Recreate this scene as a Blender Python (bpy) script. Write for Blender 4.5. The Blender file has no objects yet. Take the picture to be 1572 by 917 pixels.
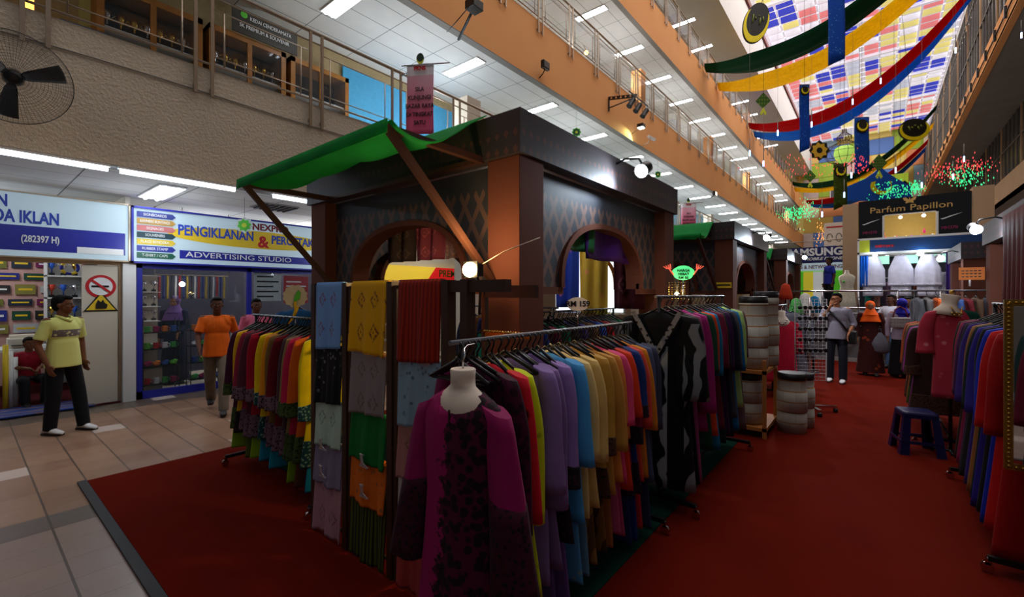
import bpy, bmesh, math, random
from mathutils import Vector, Matrix, noise
random.seed(7)
SC = bpy.context.scene
COL = SC.collection
PI = math.pi
# ------------------------------------------------------------------ camera
H0 = 1.68
F = 690.0
cam_d = bpy.data.cameras.new('camera')
cam = bpy.data.objects.new('camera', cam_d)
COL.objects.link(cam)
cam.location = (0, 0, H0)
cam.rotation_euler = (PI/2, 0, math.radians(39.0))
cam_d.sensor_width = 36.0
cam_d.lens = 36.0*F/1572.0
cam_d.shift_y = -6.5/1572.0
cam_d.clip_start = 0.02
cam_d.clip_end = 300
SC.camera = cam
# ------------------------------------------------------------------ world, view
SC.view_settings.view_transform = 'Standard'
SC.view_settings.look = 'None'
SC.view_settings.gamma = 1.0
SC.view_settings.use_curve_mapping = False
SC.view_settings.exposure = 0.0
SC.cycles.use_denoising = True
SC.cycles.max_bounces = 6
SC.cycles.diffuse_bounces = 3
SC.cycles.glossy_bounces = 3
SC.cycles.transmission_bounces = 4
SC.cycles.transparent_max_bounces = 12
SC.cycles.sample_clamp_indirect = 4.0
SC.cycles.caustics_reflective = False
SC.cycles.caustics_refractive = False
W = bpy.data.worlds.new('world')
SC.world = W
W.use_nodes = True
W.node_tree.nodes['Background'].inputs[0].default_value = (0.62, 0.62, 0.66, 1)
W.node_tree.nodes['Background'].inputs[1].default_value = 0.24

def area_light(name, loc, rot, sx, sy, energy, col):
    d = bpy.data.lights.new(name, 'AREA')
    d.shape = 'RECTANGLE'; d.size = sx; d.size_y = sy
    d.energy = energy; d.color = col
    o = bpy.data.objects.new(name, d); COL.objects.link(o)
    o.location = loc; o.rotation_euler = rot
    return o
# daylight falling through the coffered skylight of the hall (just under the roof, facing down)
area_light('skylight_daylight', (-1.3, 34, 19.9), (0, 0, 0), 10, 60, 3600, (1.0, 0.93, 0.85))
area_light('skylight_daylight', (-1.3, 0, 19.9), (0, 0, 0), 10, 12, 420, (1.0, 0.93, 0.85))

def spot(loc, target, energy, col, size=1.2, blend=0.6, r=0.04):
    d = bpy.data.lights.new('spot_light', 'SPOT')
    d.energy = energy; d.color = col; d.spot_size = size; d.spot_blend = blend; d.shadow_soft_size = r
    o = bpy.data.objects.new('spot_light', d); COL.objects.link(o)
    o.location = loc
    dv = Vector(target)-Vector(loc)
    o.rotation_euler = dv.to_track_quat('-Z', 'Y').to_euler()
    return o
def point(loc, energy, col, r=0.04):
    d = bpy.data.lights.new('point_light', 'POINT')
    d.energy = energy; d.color = col; d.shadow_soft_size = r
    o = bpy.data.objects.new('point_light', d); COL.objects.link(o)
    o.location = loc
    return o
# ------------------------------------------------------------------ helpers
CY, SY = math.cos(math.radians(39)), math.sin(math.radians(39))
def ray(u, v):
    k = u-786.0
    return Vector((-SY*F+CY*k, CY*F+SY*k, 452.0-v))
def PX(u, v, X):
    r = ray(u, v); t = X/r.x
    return Vector((X, r.y*t, H0+r.z*t))
def PY(u, v, Y):
    r = ray(u, v); t = Y/r.y
    return Vector((r.x*t, Y, H0+r.z*t))
def PD(u, v, D):
    r = ray(u, v); t = D/F
    return Vector((r.x*t, r.y*t, H0+r.z*t))

def S(r, g, b, k=1.0):
    def c(x):
        x = x/255.0
        x = x/12.92 if x <= 0.04045 else ((x+0.055)/1.055)**2.4
        return min(1.0, x*k)
    return (c(r), c(g), c(b), 1.0)

class NT:
    def __init__(s, name):
        s.m = bpy.data.materials.new(name); s.m.use_nodes = True
        s.n = s.m.node_tree.nodes; s.l = s.m.node_tree.links
        s.b = s.n['Principled BSDF']
    def node(s, t, **kw):
        nd = s.n.new(t)
        for k, v in kw.items(): setattr(nd, k, v)
        return nd
    def math(s, op, a, b=None, c=None):
        nd = s.n.new('ShaderNodeMath'); nd.operation = op
        for i, x in enumerate((a, b, c)):
            if x is None: continue
            if isinstance(x, (int, float)): nd.inputs[i].default_value = x
            else: s.l.new(x, nd.inputs[i])
        return nd.outputs[0]
    def mix(s, fac, a, b):
        nd = s.n.new('ShaderNodeMix'); nd.data_type = 'RGBA'
        for i, x in ((0, fac), (6, a), (7, b)):
            if isinstance(x, (int, float)): nd.inputs[i].default_value = x
            elif isinstance(x, tuple): nd.inputs[i].default_value = x
            else: s.l.new(x, nd.inputs[i])
        return nd.outputs[2]
    def coord(s, kind='Object'):
        return s.n.new('ShaderNodeTexCoord').outputs[kind]
    def xyz(s, src):
        nd = s.n.new('ShaderNodeSeparateXYZ'); s.l.new(src, nd.inputs[0]); return nd.outputs
    def noise(s, src, scale, detail=3, rough=0.5):
        nd = s.n.new('ShaderNodeTexNoise'); nd.inputs['Scale'].default_value = scale
        nd.inputs['Detail'].default_value = detail; nd.inputs['Roughness'].default_value = rough
        if src is not None: s.l.new(src, nd.inputs['Vector'])
        return nd.outputs['Fac']
    def ramp(s, fac, p0, p1, c0=(0, 0, 0, 1), c1=(1, 1, 1, 1)):
        nd = s.n.new('ShaderNodeValToRGB'); e = nd.color_ramp.elements
        e[0].position = p0; e[1].position = p1; e[0].color = c0; e[1].color = c1
        s.l.new(fac, nd.inputs[0]); return nd.outputs[0]
    def color(s, x):
        if isinstance(x, tuple): s.b.inputs['Base Color'].default_value = x
        else: s.l.new(x, s.b.inputs['Base Color'])
    def bump(s, h, strength=0.3, dist=0.01):
        nd = s.n.new('ShaderNodeBump'); nd.inputs['Strength'].default_value = strength
        nd.inputs['Distance'].default_value = dist
        s.l.new(h, nd.inputs['Height']); s.l.new(nd.outputs[0], s.b.inputs['Normal'])
    def set(s, rough=None, metal=None, spec=None, sheen=None, trans=None, alpha=None, emit=None, es=None):
        b = s.b.inputs
        if rough is not None: b['Roughness'].default_value = rough
        if metal is not None: b['Metallic'].default_value = metal
        if spec is not None: b['Specular IOR Level'].default_value = spec
        if sheen is not None: b['Sheen Weight'].default_value = sheen
        if trans is not None: b['Transmission Weight'].default_value = trans
        if alpha is not None: b['Alpha'].default_value = alpha
        if emit is not None: b['Emission Color'].default_value = emit
        if es is not None: b['Emission Strength'].default_value = es
        return s.m

_mc = {}
def plain(name, col, rough=0.6, metal=0.0, spec=0.4, noise_amt=0.12, scale=12):
    key = ('plain', name)
    if key in _mc: return _mc[key]
    t = NT(name)
    n = t.noise(t.coord(), scale)
    d = tuple(c*(1-noise_amt*1.5) for c in col[:3])+(1.0,)
    l = tuple(min(1, c*(1+noise_amt)) for c in col[:3])+(1.0,)
    t.color(t.mix(n, d, l))
    _mc[key] = t.set(rough=rough, metal=metal, spec=spec)
    return _mc[key]
def emis(name, col, strength):
    key = ('em', name)
    if key in _mc: return _mc[key]
    t = NT(name); t.color(col)
    _mc[key] = t.set(rough=0.5, emit=col, es=strength)
    return _mc[key]
def glass(name, col=(0.06, 0.08, 0.09, 1), alpha=0.16, rough=0.03):
    key = ('gl', name)
    if key in _mc: return _mc[key]
    t = NT(name); t.color(col)
    _mc[key] = t.set(rough=rough, spec=0.8, alpha=alpha)
    return _mc[key]

def translucent(m, f=.5):
    nt = m.node_tree; b = nt.nodes['Principled BSDF']; out = [n for n in nt.nodes if n.type == 'OUTPUT_MATERIAL'][0]
    tr = nt.nodes.new('ShaderNodeBsdfTranslucent'); mx = nt.nodes.new('ShaderNodeMixShader'); mx.inputs[0].default_value = f
    src = b.inputs['Base Color']
    if src.links: nt.links.new(src.links[0].from_socket, tr.inputs[0])
    else: tr.inputs[0].default_value = src.default_value
    nt.links.new(b.outputs[0], mx.inputs[1]); nt.links.new(tr.outputs[0], mx.inputs[2]); nt.links.new(mx.outputs[0], out.inputs['Surface'])
    return m
def fabric(name, col, col2=None, pattern='plain', scale=1.0, rough=0.75):
    key = ('fab', name)
    if key in _mc: return _mc[key]
    t = NT(name)
    co = t.coord()
    x = t.xyz(co)
    if col2 is None: col2 = tuple(c*0.7 for c in col[:3])+(1.0,)
    if pattern == 'plain':
        f = t.noise(co, 9*scale, 4); c = t.mix(t.ramp(f, .35, .7), tuple(c*.85 for c in col[:3])+(1.0,), col)
    elif pattern == 'floral':
        vo = t.node('ShaderNodeTexVoronoi'); vo.inputs['Scale'].default_value = 22*scale
        t.l.new(co, vo.inputs['Vector'])
        f = t.ramp(vo.outputs['Distance'], .18, .30)
        g = t.ramp(t.noise(co, 7*scale, 2), .45, .55)
        c = t.mix(t.math('MULTIPLY', t.math('SUBTRACT', 1.0, f), g), col, col2)
    elif pattern == 'lace':
        vo = t.node('ShaderNodeTexVoronoi'); vo.inputs['Scale'].default_value = 45*scale
        t.l.new(co, vo.inputs['Vector'])
        f = t.ramp(vo.outputs['Distance'], .25, .45)
        c = t.mix(f, col2, col)
    elif pattern == 'vine':
        n1 = t.noise(co, 14*scale, 5, .65)
        f = t.ramp(n1, .46, .50)
        d = t.math('ADD', x[0], t.math('MULTIPLY', t.math('SUBTRACT', t.noise(co, 26, 4, .7), .5), 0.22))
        d = t.math('SUBTRACT', d, t.math('MULTIPLY', x[2], .10))
        fx = t.ramp(d, -.005, .012)
        vo = t.node('ShaderNodeTexVoronoi'); vo.inputs['Scale'].default_value = 30
        t.l.new(co, vo.inputs['Vector'])
        pet = t.math('MULTIPLY', t.ramp(vo.outputs['Distance'], .45, .6), .22)
        c = t.mix(t.math('SUBTRACT', fx, t.math('MULTIPLY', fx, pet)), col, col2)
    elif pattern == 'stripe':
        w = t.node('ShaderNodeTexWave'); w.inputs['Scale'].default_value = 10*scale; w.inputs['Distortion'].default_value = .8
        t.l.new(co, w.inputs['Vector'])
        c = t.mix(t.ramp(w.outputs['Fac'], .35, .6), col, col2)
    elif pattern == 'batik':
        w = t.node('ShaderNodeTexWave'); w.inputs['Scale'].default_value = 3.0*scale
        w.inputs['Distortion'].default_value = 7; w.inputs['Detail'].default_value = 2; w.inputs['Detail Scale'].default_value = 1.2
        w.bands_direction = 'X'
        t.l.new(co, w.inputs['Vector'])
        if name == 'black and white batik':
            msk = t.math('MULTIPLY', t.math('LESS_THAN', t.math('ABSOLUTE', t.math('ADD', x[0], .03)), .11), t.math('LESS_THAN', x[2], -.38))
            lf = t.math('MULTIPLY', t.math('GREATER_THAN', t.math('ABSOLUTE', x[0]), .2), t.math('LESS_THAN', x[2], -.2))
            c = t.mix(t.math('MULTIPLY', t.math('MAXIMUM', msk, t.math('MULTIPLY', lf, .6)), t.ramp(w.outputs['Fac'], .55, .66)), col, col2)
        else:
            c = t.mix(t.ramp(w.outputs['Fac'], .62, .70), col, col2)
    elif pattern == 'songket':
        a = t.math('ABSOLUTE', t.math('SUBTRACT', t.math('FRACT', t.math('MULTIPLY', x[0], 7*scale)), .5))
        b = t.math('ABSOLUTE', t.math('SUBTRACT', t.math('FRACT', t.math('MULTIPLY', x[2], 5*scale)), .5))
        d = t.math('ADD', a, b)
        f = t.math('MULTIPLY', t.ramp(d, .16, .2), t.math('SUBTRACT', 1.0, t.ramp(d, .28, .33)))
        f2 = t.math('MAXIMUM', f, t.math('SUBTRACT', 1.0, t.ramp(d, .05, .09)))
        f3 = t.math('MULTIPLY', f2, t.ramp(t.noise(co, 60, 2), .35, .6))
        c = t.mix(f3, col, col2)
    t.color(c)
    mp = t.node('ShaderNodeMapping'); mp.inputs['Scale'].default_value = (16, 16, 3.2); t.l.new(co, mp.inputs['Vector'])
    wv = t.math('ADD', t.math('MULTIPLY', t.noise(co, 260, 2), .06), t.noise(mp.outputs[0], 1.0, 3, .55))
    t.bump(wv, .55, .012)
    _mc[key] = t.set(rough=rough, spec=.18, sheen=.02)
    return _mc[key]

# mesh builder ------------------------------------------------------
class MB:
    def __init__(s):
        s.v = []; s.f = []; s.mi = []; s.sm = []
    def add(s, vs, fs, mi=0, sm=False):
        o = len(s.v)
        s.v += [tuple(p) for p in vs]
        for f in fs:
            s.f.append([i+o for i in f]); s.mi.append(mi); s.sm.append(sm)
        return s
    def box(s, x0, y0, z0, x1, y1, z1, mi=0):
        x0, x1 = min(x0, x1), max(x0, x1); y0, y1 = min(y0, y1), max(y0, y1); z0, z1 = min(z0, z1), max(z0, z1)
        return s.add([(x0, y0, z0), (x1, y0, z0), (x1, y1, z0), (x0, y1, z0), (x0, y0, z1), (x1, y0, z1), (x1, y1, z1), (x0, y1, z1)],
                     [(0, 3, 2, 1), (4, 5, 6, 7), (0, 1, 5, 4), (1, 2, 6, 5), (2, 3, 7, 6), (3, 0, 4, 7)], mi)
    def xf(s, M, start=0):
        for i in range(start, len(s.v)): s.v[i] = tuple(M @ Vector(s.v[i]))
        return s
    def bar(s, a, b, w, h, mi=0):
        a = Vector(a); b = Vector(b); d = (b-a); L = d.length; d.normalize()
        up = Vector((0, 0, 1)) if abs(d.z) < .95 else Vector((0, 1, 0))
        r = d.cross(up).normalized(); u = r.cross(d).normalized()
        vs = []
        for p in (a, b):
            for i, j in ((-1, -1), (1, -1), (1, 1), (-1, 1)):
                vs.append(p+r*(w/2*i)+u*(h/2*j))
        return s.add(vs, [(0, 1, 2, 3), (7, 6, 5, 4), (0, 4, 5, 1), (1, 5, 6, 2), (2, 6, 7, 3), (3, 7, 4, 0)], mi)
    def tube(s, pts, r, n=8, mi=0, caps=True, sm=True):
        pts = [Vector(p) for p in pts]
        rs = r if isinstance(r, (list, tuple)) else [r]*len(pts)
        rings = []
        prev = None
        for i, p in enumerate(pts):
            if i == 0: d = pts[1]-pts[0]
            elif i == len(pts)-1: d = pts[-1]-pts[-2]
            else: d = pts[i+1]-pts[i-1]
            d = d.normalized() if d.length > 1e-9 else Vector((0, 0, 1))
            if prev is None:
                ref = Vector((0, 0, 1)) if abs(d.z) < .9 else Vector((1, 0, 0))
                a = d.cross(ref).normalized()
            else:
                a = (prev-d*prev.dot(d))
                a = a.normalized() if a.length > 1e-6 else d.orthogonal().normalized()
            prev = a; b = d.cross(a)
            rings.append([p+a*(rs[i]*math.cos(2*PI*k/n))+b*(rs[i]*math.sin(2*PI*k/n)) for k in range(n)])
        return s.loft(rings, caps=caps, mi=mi, sm=sm)
    def loft(s, rings, caps=True, mi=0, sm=True, closed=True):
        n = len(rings[0]); vs = [p for r in rings for p in r]; fs = []
        for i in range(len(rings)-1):
            for k in range(n if closed else n-1):
                k2 = (k+1) % n
                fs.append((i*n+k, i*n+k2, (i+1)*n+k2, (i+1)*n+k))
        s.add(vs, fs, mi, sm)
        if caps:
            o = len(s.v)-len(vs)
            s.f.append([o+k for k in range(n)][::-1]); s.mi.append(mi); s.sm.append(False)
            s.f.append([o+(len(rings)-1)*n+k for k in range(n)]); s.mi.append(mi); s.sm.append(False)
        return s
    def lathe(s, prof, n=20, c=(0, 0, 0), mi=0, sm=True):
        return s.loft([[(c[0]+r*math.cos(2*PI*k/n), c[1]+r*math.sin(2*PI*k/n), c[2]+z) for k in range(n)] for r, z in prof], mi=mi, sm=sm)
    def ball(s, c, r, n=10, mi=0, R=None):
        rx, ry, rz = (r, r, r) if isinstance(r, (int, float)) else r
        rings = []
        for i in range(n+1):
            a = PI*i/n; sr = max(math.sin(a), .02); z = -math.cos(a)
            ring = []
            for k in range(n*2):
                t = PI*k/n
                p = Vector((rx*sr*math.cos(t), ry*sr*math.sin(t), rz*z))
                if R is not None: p = R @ p
                ring.append(p+Vector(c))
            rings.append(ring)
        return s.loft(rings, mi=mi)
    def prism(s, poly, d, mi=0, M=None, sm=False):
        """poly in x,z plane extruded along y from 0 to d"""
        n = len(poly)
        vs = [Vector((x, 0, z)) for x, z in poly]+[Vector((x, d, z)) for x, z in poly]
        if M is not None: vs = [M @ p for p in vs]
        fs = [list(range(n)), list(range(n, 2*n))[::-1]]+[(i, i+n, (i+1) % n+n, (i+1) % n) for i in range(n)]
        return s.add(vs, fs, mi)
    def grid(s, fn, nu, nv, mi=0, sm=True):
        vs = [fn(i/nu, j/nv) for j in range(nv+1) for i in range(nu+1)]
        fs = [(j*(nu+1)+i, j*(nu+1)+i+1, (j+1)*(nu+1)+i+1, (j+1)*(nu+1)+i) for j in range(nv) for i in range(nu)]
        return s.add(vs, fs, mi, sm)
    def build(s, name, mats, parent=None, loc=None, rot=None, solid=0.0, bevel=0.0):
        me = bpy.data.meshes.new(name)
        me.from_pydata(s.v, [], s.f)
        if not isinstance(mats, (list, tuple)): mats = [mats]
        for m in mats: me.materials.append(m)
        me.polygons.foreach_set('material_index', s.mi)
        me.polygons.foreach_set('use_smooth', s.sm)
        me.update()
        o = bpy.data.objects.new(name, me); COL.objects.link(o)
        if parent is not None: o.parent = parent
        if loc is not None: o.location = loc
        if rot is not None: o.rotation_euler = rot
        if solid:
            md = o.modifiers.new('solid', 'SOLIDIFY'); md.thickness = solid; md.offset = 0
        if bevel:
            md = o.modifiers.new('bevel', 'BEVEL'); md.width = bevel; md.segments = 2; md.limit_method = 'ANGLE'
        return o

def tag(o, label=None, cat=None, group=None, kind=None):
    if label: o['label'] = label
    if cat: o['category'] = cat
    if group: o['group'] = group
    if kind: o['kind'] = kind
    return o
def thing(name, label, cat, loc=(0, 0, 0), rz=0.0, group=None):
    o = bpy.data.objects.new(name, None); COL.objects.link(o)
    o.empty_display_size = .1
    o.location = loc; o.rotation_euler = (0, 0, rz)
    return tag(o, label, cat, group)
def struct(o):
    o['kind'] = 'structure'; return o
def kids(o): return [c for c in ALLKIDS(o)]
def ALLKIDS(o):
    return [c for c in bpy.data.objects if c.parent == o]
def copy_tree(o, parent=None, _k=None):
    if _k is None:
        _k = {}
        for c in bpy.data.objects:
            if c.parent: _k.setdefault(c.parent.name, []).append(c)
    c = o.copy(); COL.objects.link(c)
    if parent is not None: c.parent = parent
    for ch in _k.get(o.name, []): copy_tree(ch, c, _k)
    return c
def text(body, size, mat, parent, loc, rot=(PI/2, 0, 0), ext=.003, name='lettering', align='LEFT', sx=1.0, shear=0.0, bold=0.0):
    cu = bpy.data.curves.new(name, 'FONT')
    cu.body = body; cu.size = size; cu.extrude = ext; cu.align_x = align; cu.align_y = 'BOTTOM_BASELINE' if False else 'CENTER'
    cu.shear = shear; cu.offset = bold
    cu.resolution_u = 3
    cu.materials.append(mat)
    o = bpy.data.objects.new(name, cu); COL.objects.link(o)
    dg = bpy.context.evaluated_depsgraph_get(); dg.update()
    me = bpy.data.meshes.new_from_object(o.evaluated_get(dg)); me.name = name
    bpy.data.objects.remove(o); bpy.data.curves.remove(cu)
    o = bpy.data.objects.new(name, me); COL.objects.link(o)
    o.parent = parent; o.location = loc; o.rotation_euler = rot; o.scale = (sx, 1, 1)
    return o
# ================================================================== SETTING
XP = -7.0          # left parapet plane
YA, YB = -3.0, 66.0
Z1, Z1T = 3.24, 4.72
Z2, Z2T = 7.39, 9.0
Z3, Z3T = 11.97, 13.55
Z4, ZR = 16.4, 20.0
# materials
def tile_floor():
    t = NT('floor tiles'); co = t.coord(); x = t.xyz(co)
    def line(src, period, off, w):
        f = t.math('FRACT', t.math('DIVIDE', t.math('ADD', src, off+100*period), period))
        a = t.math('MINIMUM', f, t.math('SUBTRACT', 1.0, f))
        return t.math('LESS_THAN', a, w/period)
    gy = line(x[1], .305, -.125, .007); gx = line(x[0], .305, .01, .003)
    cellx = t.math('FLOOR', t.math('DIVIDE', t.math('ADD', x[0], 30.51), .305))
    celly = t.math('FLOOR', t.math('DIVIDE', t.math('ADD', x[1], 30.375), .305))
    wn = t.node('ShaderNodeTexWhiteNoise', noise_dimensions='2D')
    cmb = t.node('ShaderNodeCombineXYZ'); t.l.new(cellx, cmb.inputs[0]); t.l.new(celly, cmb.inputs[1])
    t.l.new(cmb.outputs[0], wn.inputs['Vector'])
    c = t.mix(wn.outputs['Value'], S(138, 104, 82), S(156, 122, 98))
    zone = t.math('GREATER_THAN', x[0], -4.72)
    c = t.mix(t.math('MULTIPLY', zone, .8), c, S(150, 132, 126))
    band = t.math('MULTIPLY', t.math('LESS_THAN', x[0], -4.57), t.math('GREATER_THAN', x[0], -4.88))
    c = t.mix(band, c, S(98, 88, 82))
    b2 = t.math('MULTIPLY', t.math('LESS_THAN', x[0], -8.55), t.math('GREATER_THAN', x[0], -9.3))
    c = t.mix(b2, c, S(96, 82, 70))
    pale = t.math('GREATER_THAN', wn.outputs['Value'], .965)
    c = t.mix(pale, c, S(196, 178, 168))
    g = t.math('MAXIMUM', gy, gx)
    c = t.mix(t.math('ADD', t.math('MULTIPLY', gy, .8), t.math('MULTIPLY', gx, .35)), c, S(48, 40, 36))
    n = t.noise(co, 40, 3)
    c = t.mix(t.math('MULTIPLY', n, .25), c, S(90, 75, 65))
    t.color(c)
    t.l.new(t.ramp(t.noise(co, 3, 3), .3, .7, (.28, .28, .28, 1), (.42, .42, .42, 1)), t.b.inputs['Roughness'])
    return t.set(spec=.4)
M_TILE = tile_floor()
def carpet_mat(name, c0, c1):
    t = NT(name); co = t.coord()
    n = t.noise(co, 400, 2); n2 = t.noise(co, 2.2, 4)
    t.color(t.mix(t.math('MULTIPLY', t.math('ADD', n, n2), .5), c0, c1))
    t.bump(n, .6, .006)
    return t.set(rough=.95, spec=.05)
M_CARPET = carpet_mat('red carpet', S(80, 12, 5), S(110, 25, 8))
M_GCARPET = carpet_mat('green carpet', S(10, 42, 36), S(20, 62, 52))
def render_mat(name, c0, c1, sc=55, st=.5, dist=.012):
    t = NT(name); co = t.coord()
    n = t.noise(co, sc, 4, .6); n2 = t.noise(co, .9, 4)
    t.color(t.mix(n2, c0, c1)); t.bump(n, st, dist)
    return t.set(rough=.85, spec=.2)
M_BEIGE = render_mat('beige textured render', S(196, 182, 162), S(222, 208, 186), 28, .9, .02)
M_ORANGE = render_mat('orange painted wall', S(240, 166, 104), S(250, 184, 120), 30, .2, .005)
M_TAN = render_mat('tan painted beam', S(176, 144, 112), S(198, 164, 130), 30, .2, .005)
M_WHITE = plain('white paint', S(228, 226, 224), .6, noise_amt=.03, scale=2)
M_CREAM = plain('cream paint', S(214, 204, 186), .6, noise_amt=.05, scale=2)
M_SOFF = render_mat('grey soffit', S(128, 124, 120), S(150, 146, 142), 8, .1, .004)
def ceil_tiles():
    t = NT('ceiling tiles'); x = t.xyz(t.coord())
    def line(src, p, w):
        f = t.math('FRACT', t.math('DIVIDE', t.math('ADD', src, 60.0), p))
        return t.math('LESS_THAN', t.math('MINIMUM', f, t.math('SUBTRACT', 1.0, f)), w/p)
    g = t.math('MAXIMUM', line(x[0], .61, .007), line(x[1], 1.22, .007))
    n = t.noise(t.coord(), 3, 3)
    c = t.mix(n, S(214, 214, 214), S(228, 228, 226))
    c = t.mix(g, c, S(96, 98, 100))
    t.color(c); return t.set(rough=.8, spec=.2)
M_CEIL = ceil_tiles()
M_STEEL = plain('brushed steel rail', S(170, 152, 132), .35, metal=.6)
M_CHROME = plain('chrome', S(200, 200, 205), .15, metal=1.0, noise_amt=.02)
M_BLACK = plain('black plastic', S(22, 22, 24), .4)
M_DARK = plain('dark glazing', S(40, 42, 46), .25, spec=.6)
M_WOOD = plain('varnished oak frame', S(150, 98, 40), .4, scale=6, noise_amt=.25)
M_TUBE = emis('fluorescent tube', (0.86, 0.93, 1.0, 1), 18.0)
M_TUBEB = emis('blue white fluorescent tube', (0.66, 0.84, 1.0, 1), 12.0)
M_LED = emis('cold led lamp', (0.72, 0.88, 1.0, 1), 45.0)
M_WARM = emis('warm halogen lamp', (1.0, 0.72, 0.30, 1), 90.0)
M_GLASS = glass('clear glass')

# floors
struct(MB().box(-13, YA, -.12, 10, YB, 0).build('floor', M_TILE))
# carpets lie on the floor
tag(MB().box(-5.49, .735, 0, 3.0, 14.0, .012).build('carpet', M_CARPET),
    'wide red carpet covering the aisles around the brown booths', 'carpet')
cb = MB().bar((-5.5, .70, .009), (3.0, .70, .009), .06, .018)
tag(cb.build('carpet_edging', plain('black rubber edging', S(26, 26, 28), .6)), 'black rubber strip taped along the near edge of the red carpet', 'edging')
tag(MB().box(-5.0, 1.95, .012, -1.21, 5.6, .02).build('carpet', M_GCARPET), 'dark green carpet under the racks of the nearest booth', 'carpet')

# walkway ceilings + slabs, left side
struct(MB().box(-13, YA, Z1, XP-.15, YB, Z1+.1).build('ceiling', M_CEIL))
struct(MB().box(-13, YA, Z2, XP-.15, YB, Z2+.1).build('ceiling', M_CEIL))
struct(MB().box(-13, YA, Z3, XP-.15, YB, Z3+.1).build('ceiling', M_CEIL))
struct(MB().box(-13, YA, Z1+.1, XP-.15, YB, Z1T-.1).build('floor', M_CREAM))
struct(MB().box(-13, YA, Z2+.1, XP-.15, YB, Z2T-.1).build('floor', M_CREAM))
struct(MB().box(-13, YA, Z3+.1, XP-.15, YB, Z3T-.1).build('floor', M_CREAM))
struct(MB().box(XP-.15, YA, Z1-.03, XP, YB, Z1T).build('wall_parapet', M_BEIGE))
struct(MB().box(XP-.15, YA, Z2-.03, XP, YB, Z2T).build('wall_parapet', M_ORANGE))
struct(MB().box(XP-.15, YA, Z3-.03, XP, YB, Z3T).build('wall_parapet', M_ORANGE))
# grey metal edging under each slab edge
for z in (Z1, Z2, Z3):
    struct(MB().box(XP-.16, YA, z-.05, XP+.015, YB, z-.03).build('trim_1', M_SOFF))
# upper white soffit/wall leading to the roof
struct(MB().box(-13, YA, Z4, XP+.9, YB, Z4+.12).build('ceiling', M_WHITE))
struct(MB().box(XP+.75, YA, Z4+.12, XP+.9, YB, ZR+.3).build('wall_upper', M_WHITE))
struct(MB().box(XP+.9, YA, 19.3, XP+1.02, YB, 19.55).build('trim_2', plain('dark red trim', S(130, 52, 50), .6)))
struct(MB().box(-13, -4.1, 0, 10, -4, Z1).build('wall_added_rear', plain('dark added rear wall', S(90, 84, 80), .7)))  # unseen wall added so the gold mirror reflects something dark
# back walls of the walkways
struct(MB().box(-13.1, YA, 0, -13, YB, Z4).build('wall_left', M_CREAM))
struct(MB().box(-10.1, 12, Z1T-.1, -10.0, YB, Z2).build('wall_shops', plain('pale blue shop wall', S(120, 170, 190), .6)))
struct(MB().box(-10.1, YA, Z2T-.1, -10.0, YB, Z3).build('wall_shops', M_CREAM))
struct(MB().box(-10.1, YA, Z3T-.1, -10.0, YB, Z4).build('wall_shops', M_CREAM))
struct(MB().box(-9.3, 9.35, 0, -9.2, YB, Z1).build('wall_shops', M_CREAM))
# square pillars at the parapet line
for y in (7.5, 17.2, 26.9, 36.6, 46.3, 56.0):
    for z0, z1 in ((0, Z1), (Z1T-.1, 6.2), (Z2T-.1, 10.6), (Z3T-.1, 15.0)):
        struct(MB().box(-7.62, y-.22, z0, -7.2, y+.22, z1).build('wall_pillar', M_ORANGE if z0 > 5 else M_CREAM))

# railings: one run on each floor
def railing(z0, y0, y1, label, col):
    r = thing('railing', label, 'railing', (0, 0, 0), 0, 'walkway railings')
    x = XP+.03
    hr = MB(); hr.tube([(x, y0, z0+1.14), (x, y1, z0+1.14)], .03, 8); hr.build('handrail', col, r)
    b = MB()
    for dz, rr in ((.98, .012), (.06, .015)):
        b.tube([(x, y0, z0+dz), (x, y1, z0+dz)], rr, 6)
    b.build('long_rail', col, r)
    inf = MB(); y = .43; n = 0; post = None
    while y < y1:
        if y > y0:
            for q in (0, .19):
                if post is None:
                    m = MB(); m.box(-.014, -.02, -.38, .014, .02, 1.12); m.box(-.05, -.018, -.30, .0, .018, -.26)
                    post = m.build('post', col, r, (x+.02, y+q, z0)); n += 1
                elif n < 96:
                    c = post.copy(); COL.objects.link(c); c.location = (x+.02, y+q, z0); n += 1
            # inner frame between two pairs of posts
            a, b_ = y+.34, y+1.4
            for zz in (.82, .18):
                inf.tube([(x, y+.19, z0+zz), (x, y+1.55, z0+zz)], .009, 5)
            for yy in (a, b_):
                inf.tube([(x, yy, z0+.06), (x, yy, z0+.82)], .011, 5)
        y += 1.545
    inf.build('inner_frame', col, r)
    if z0 > 5:
        g = MB(); g.box(x-.006, y0, z0+.1, x-.002, y1, z0+.96); g.build('glass_panel', M_GLASS, r)
    return r
railing(Z1T, YA, 60, 'steel railing with paired posts on top of the beige parapet', M_STEEL)
railing(Z2T, YA, 60, 'steel railing with glass infill on top of the lower orange parapet', M_STEEL)
railing(Z3T, YA, 60, 'steel railing with glass infill on top of the upper orange parapet', M_STEEL)

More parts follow.
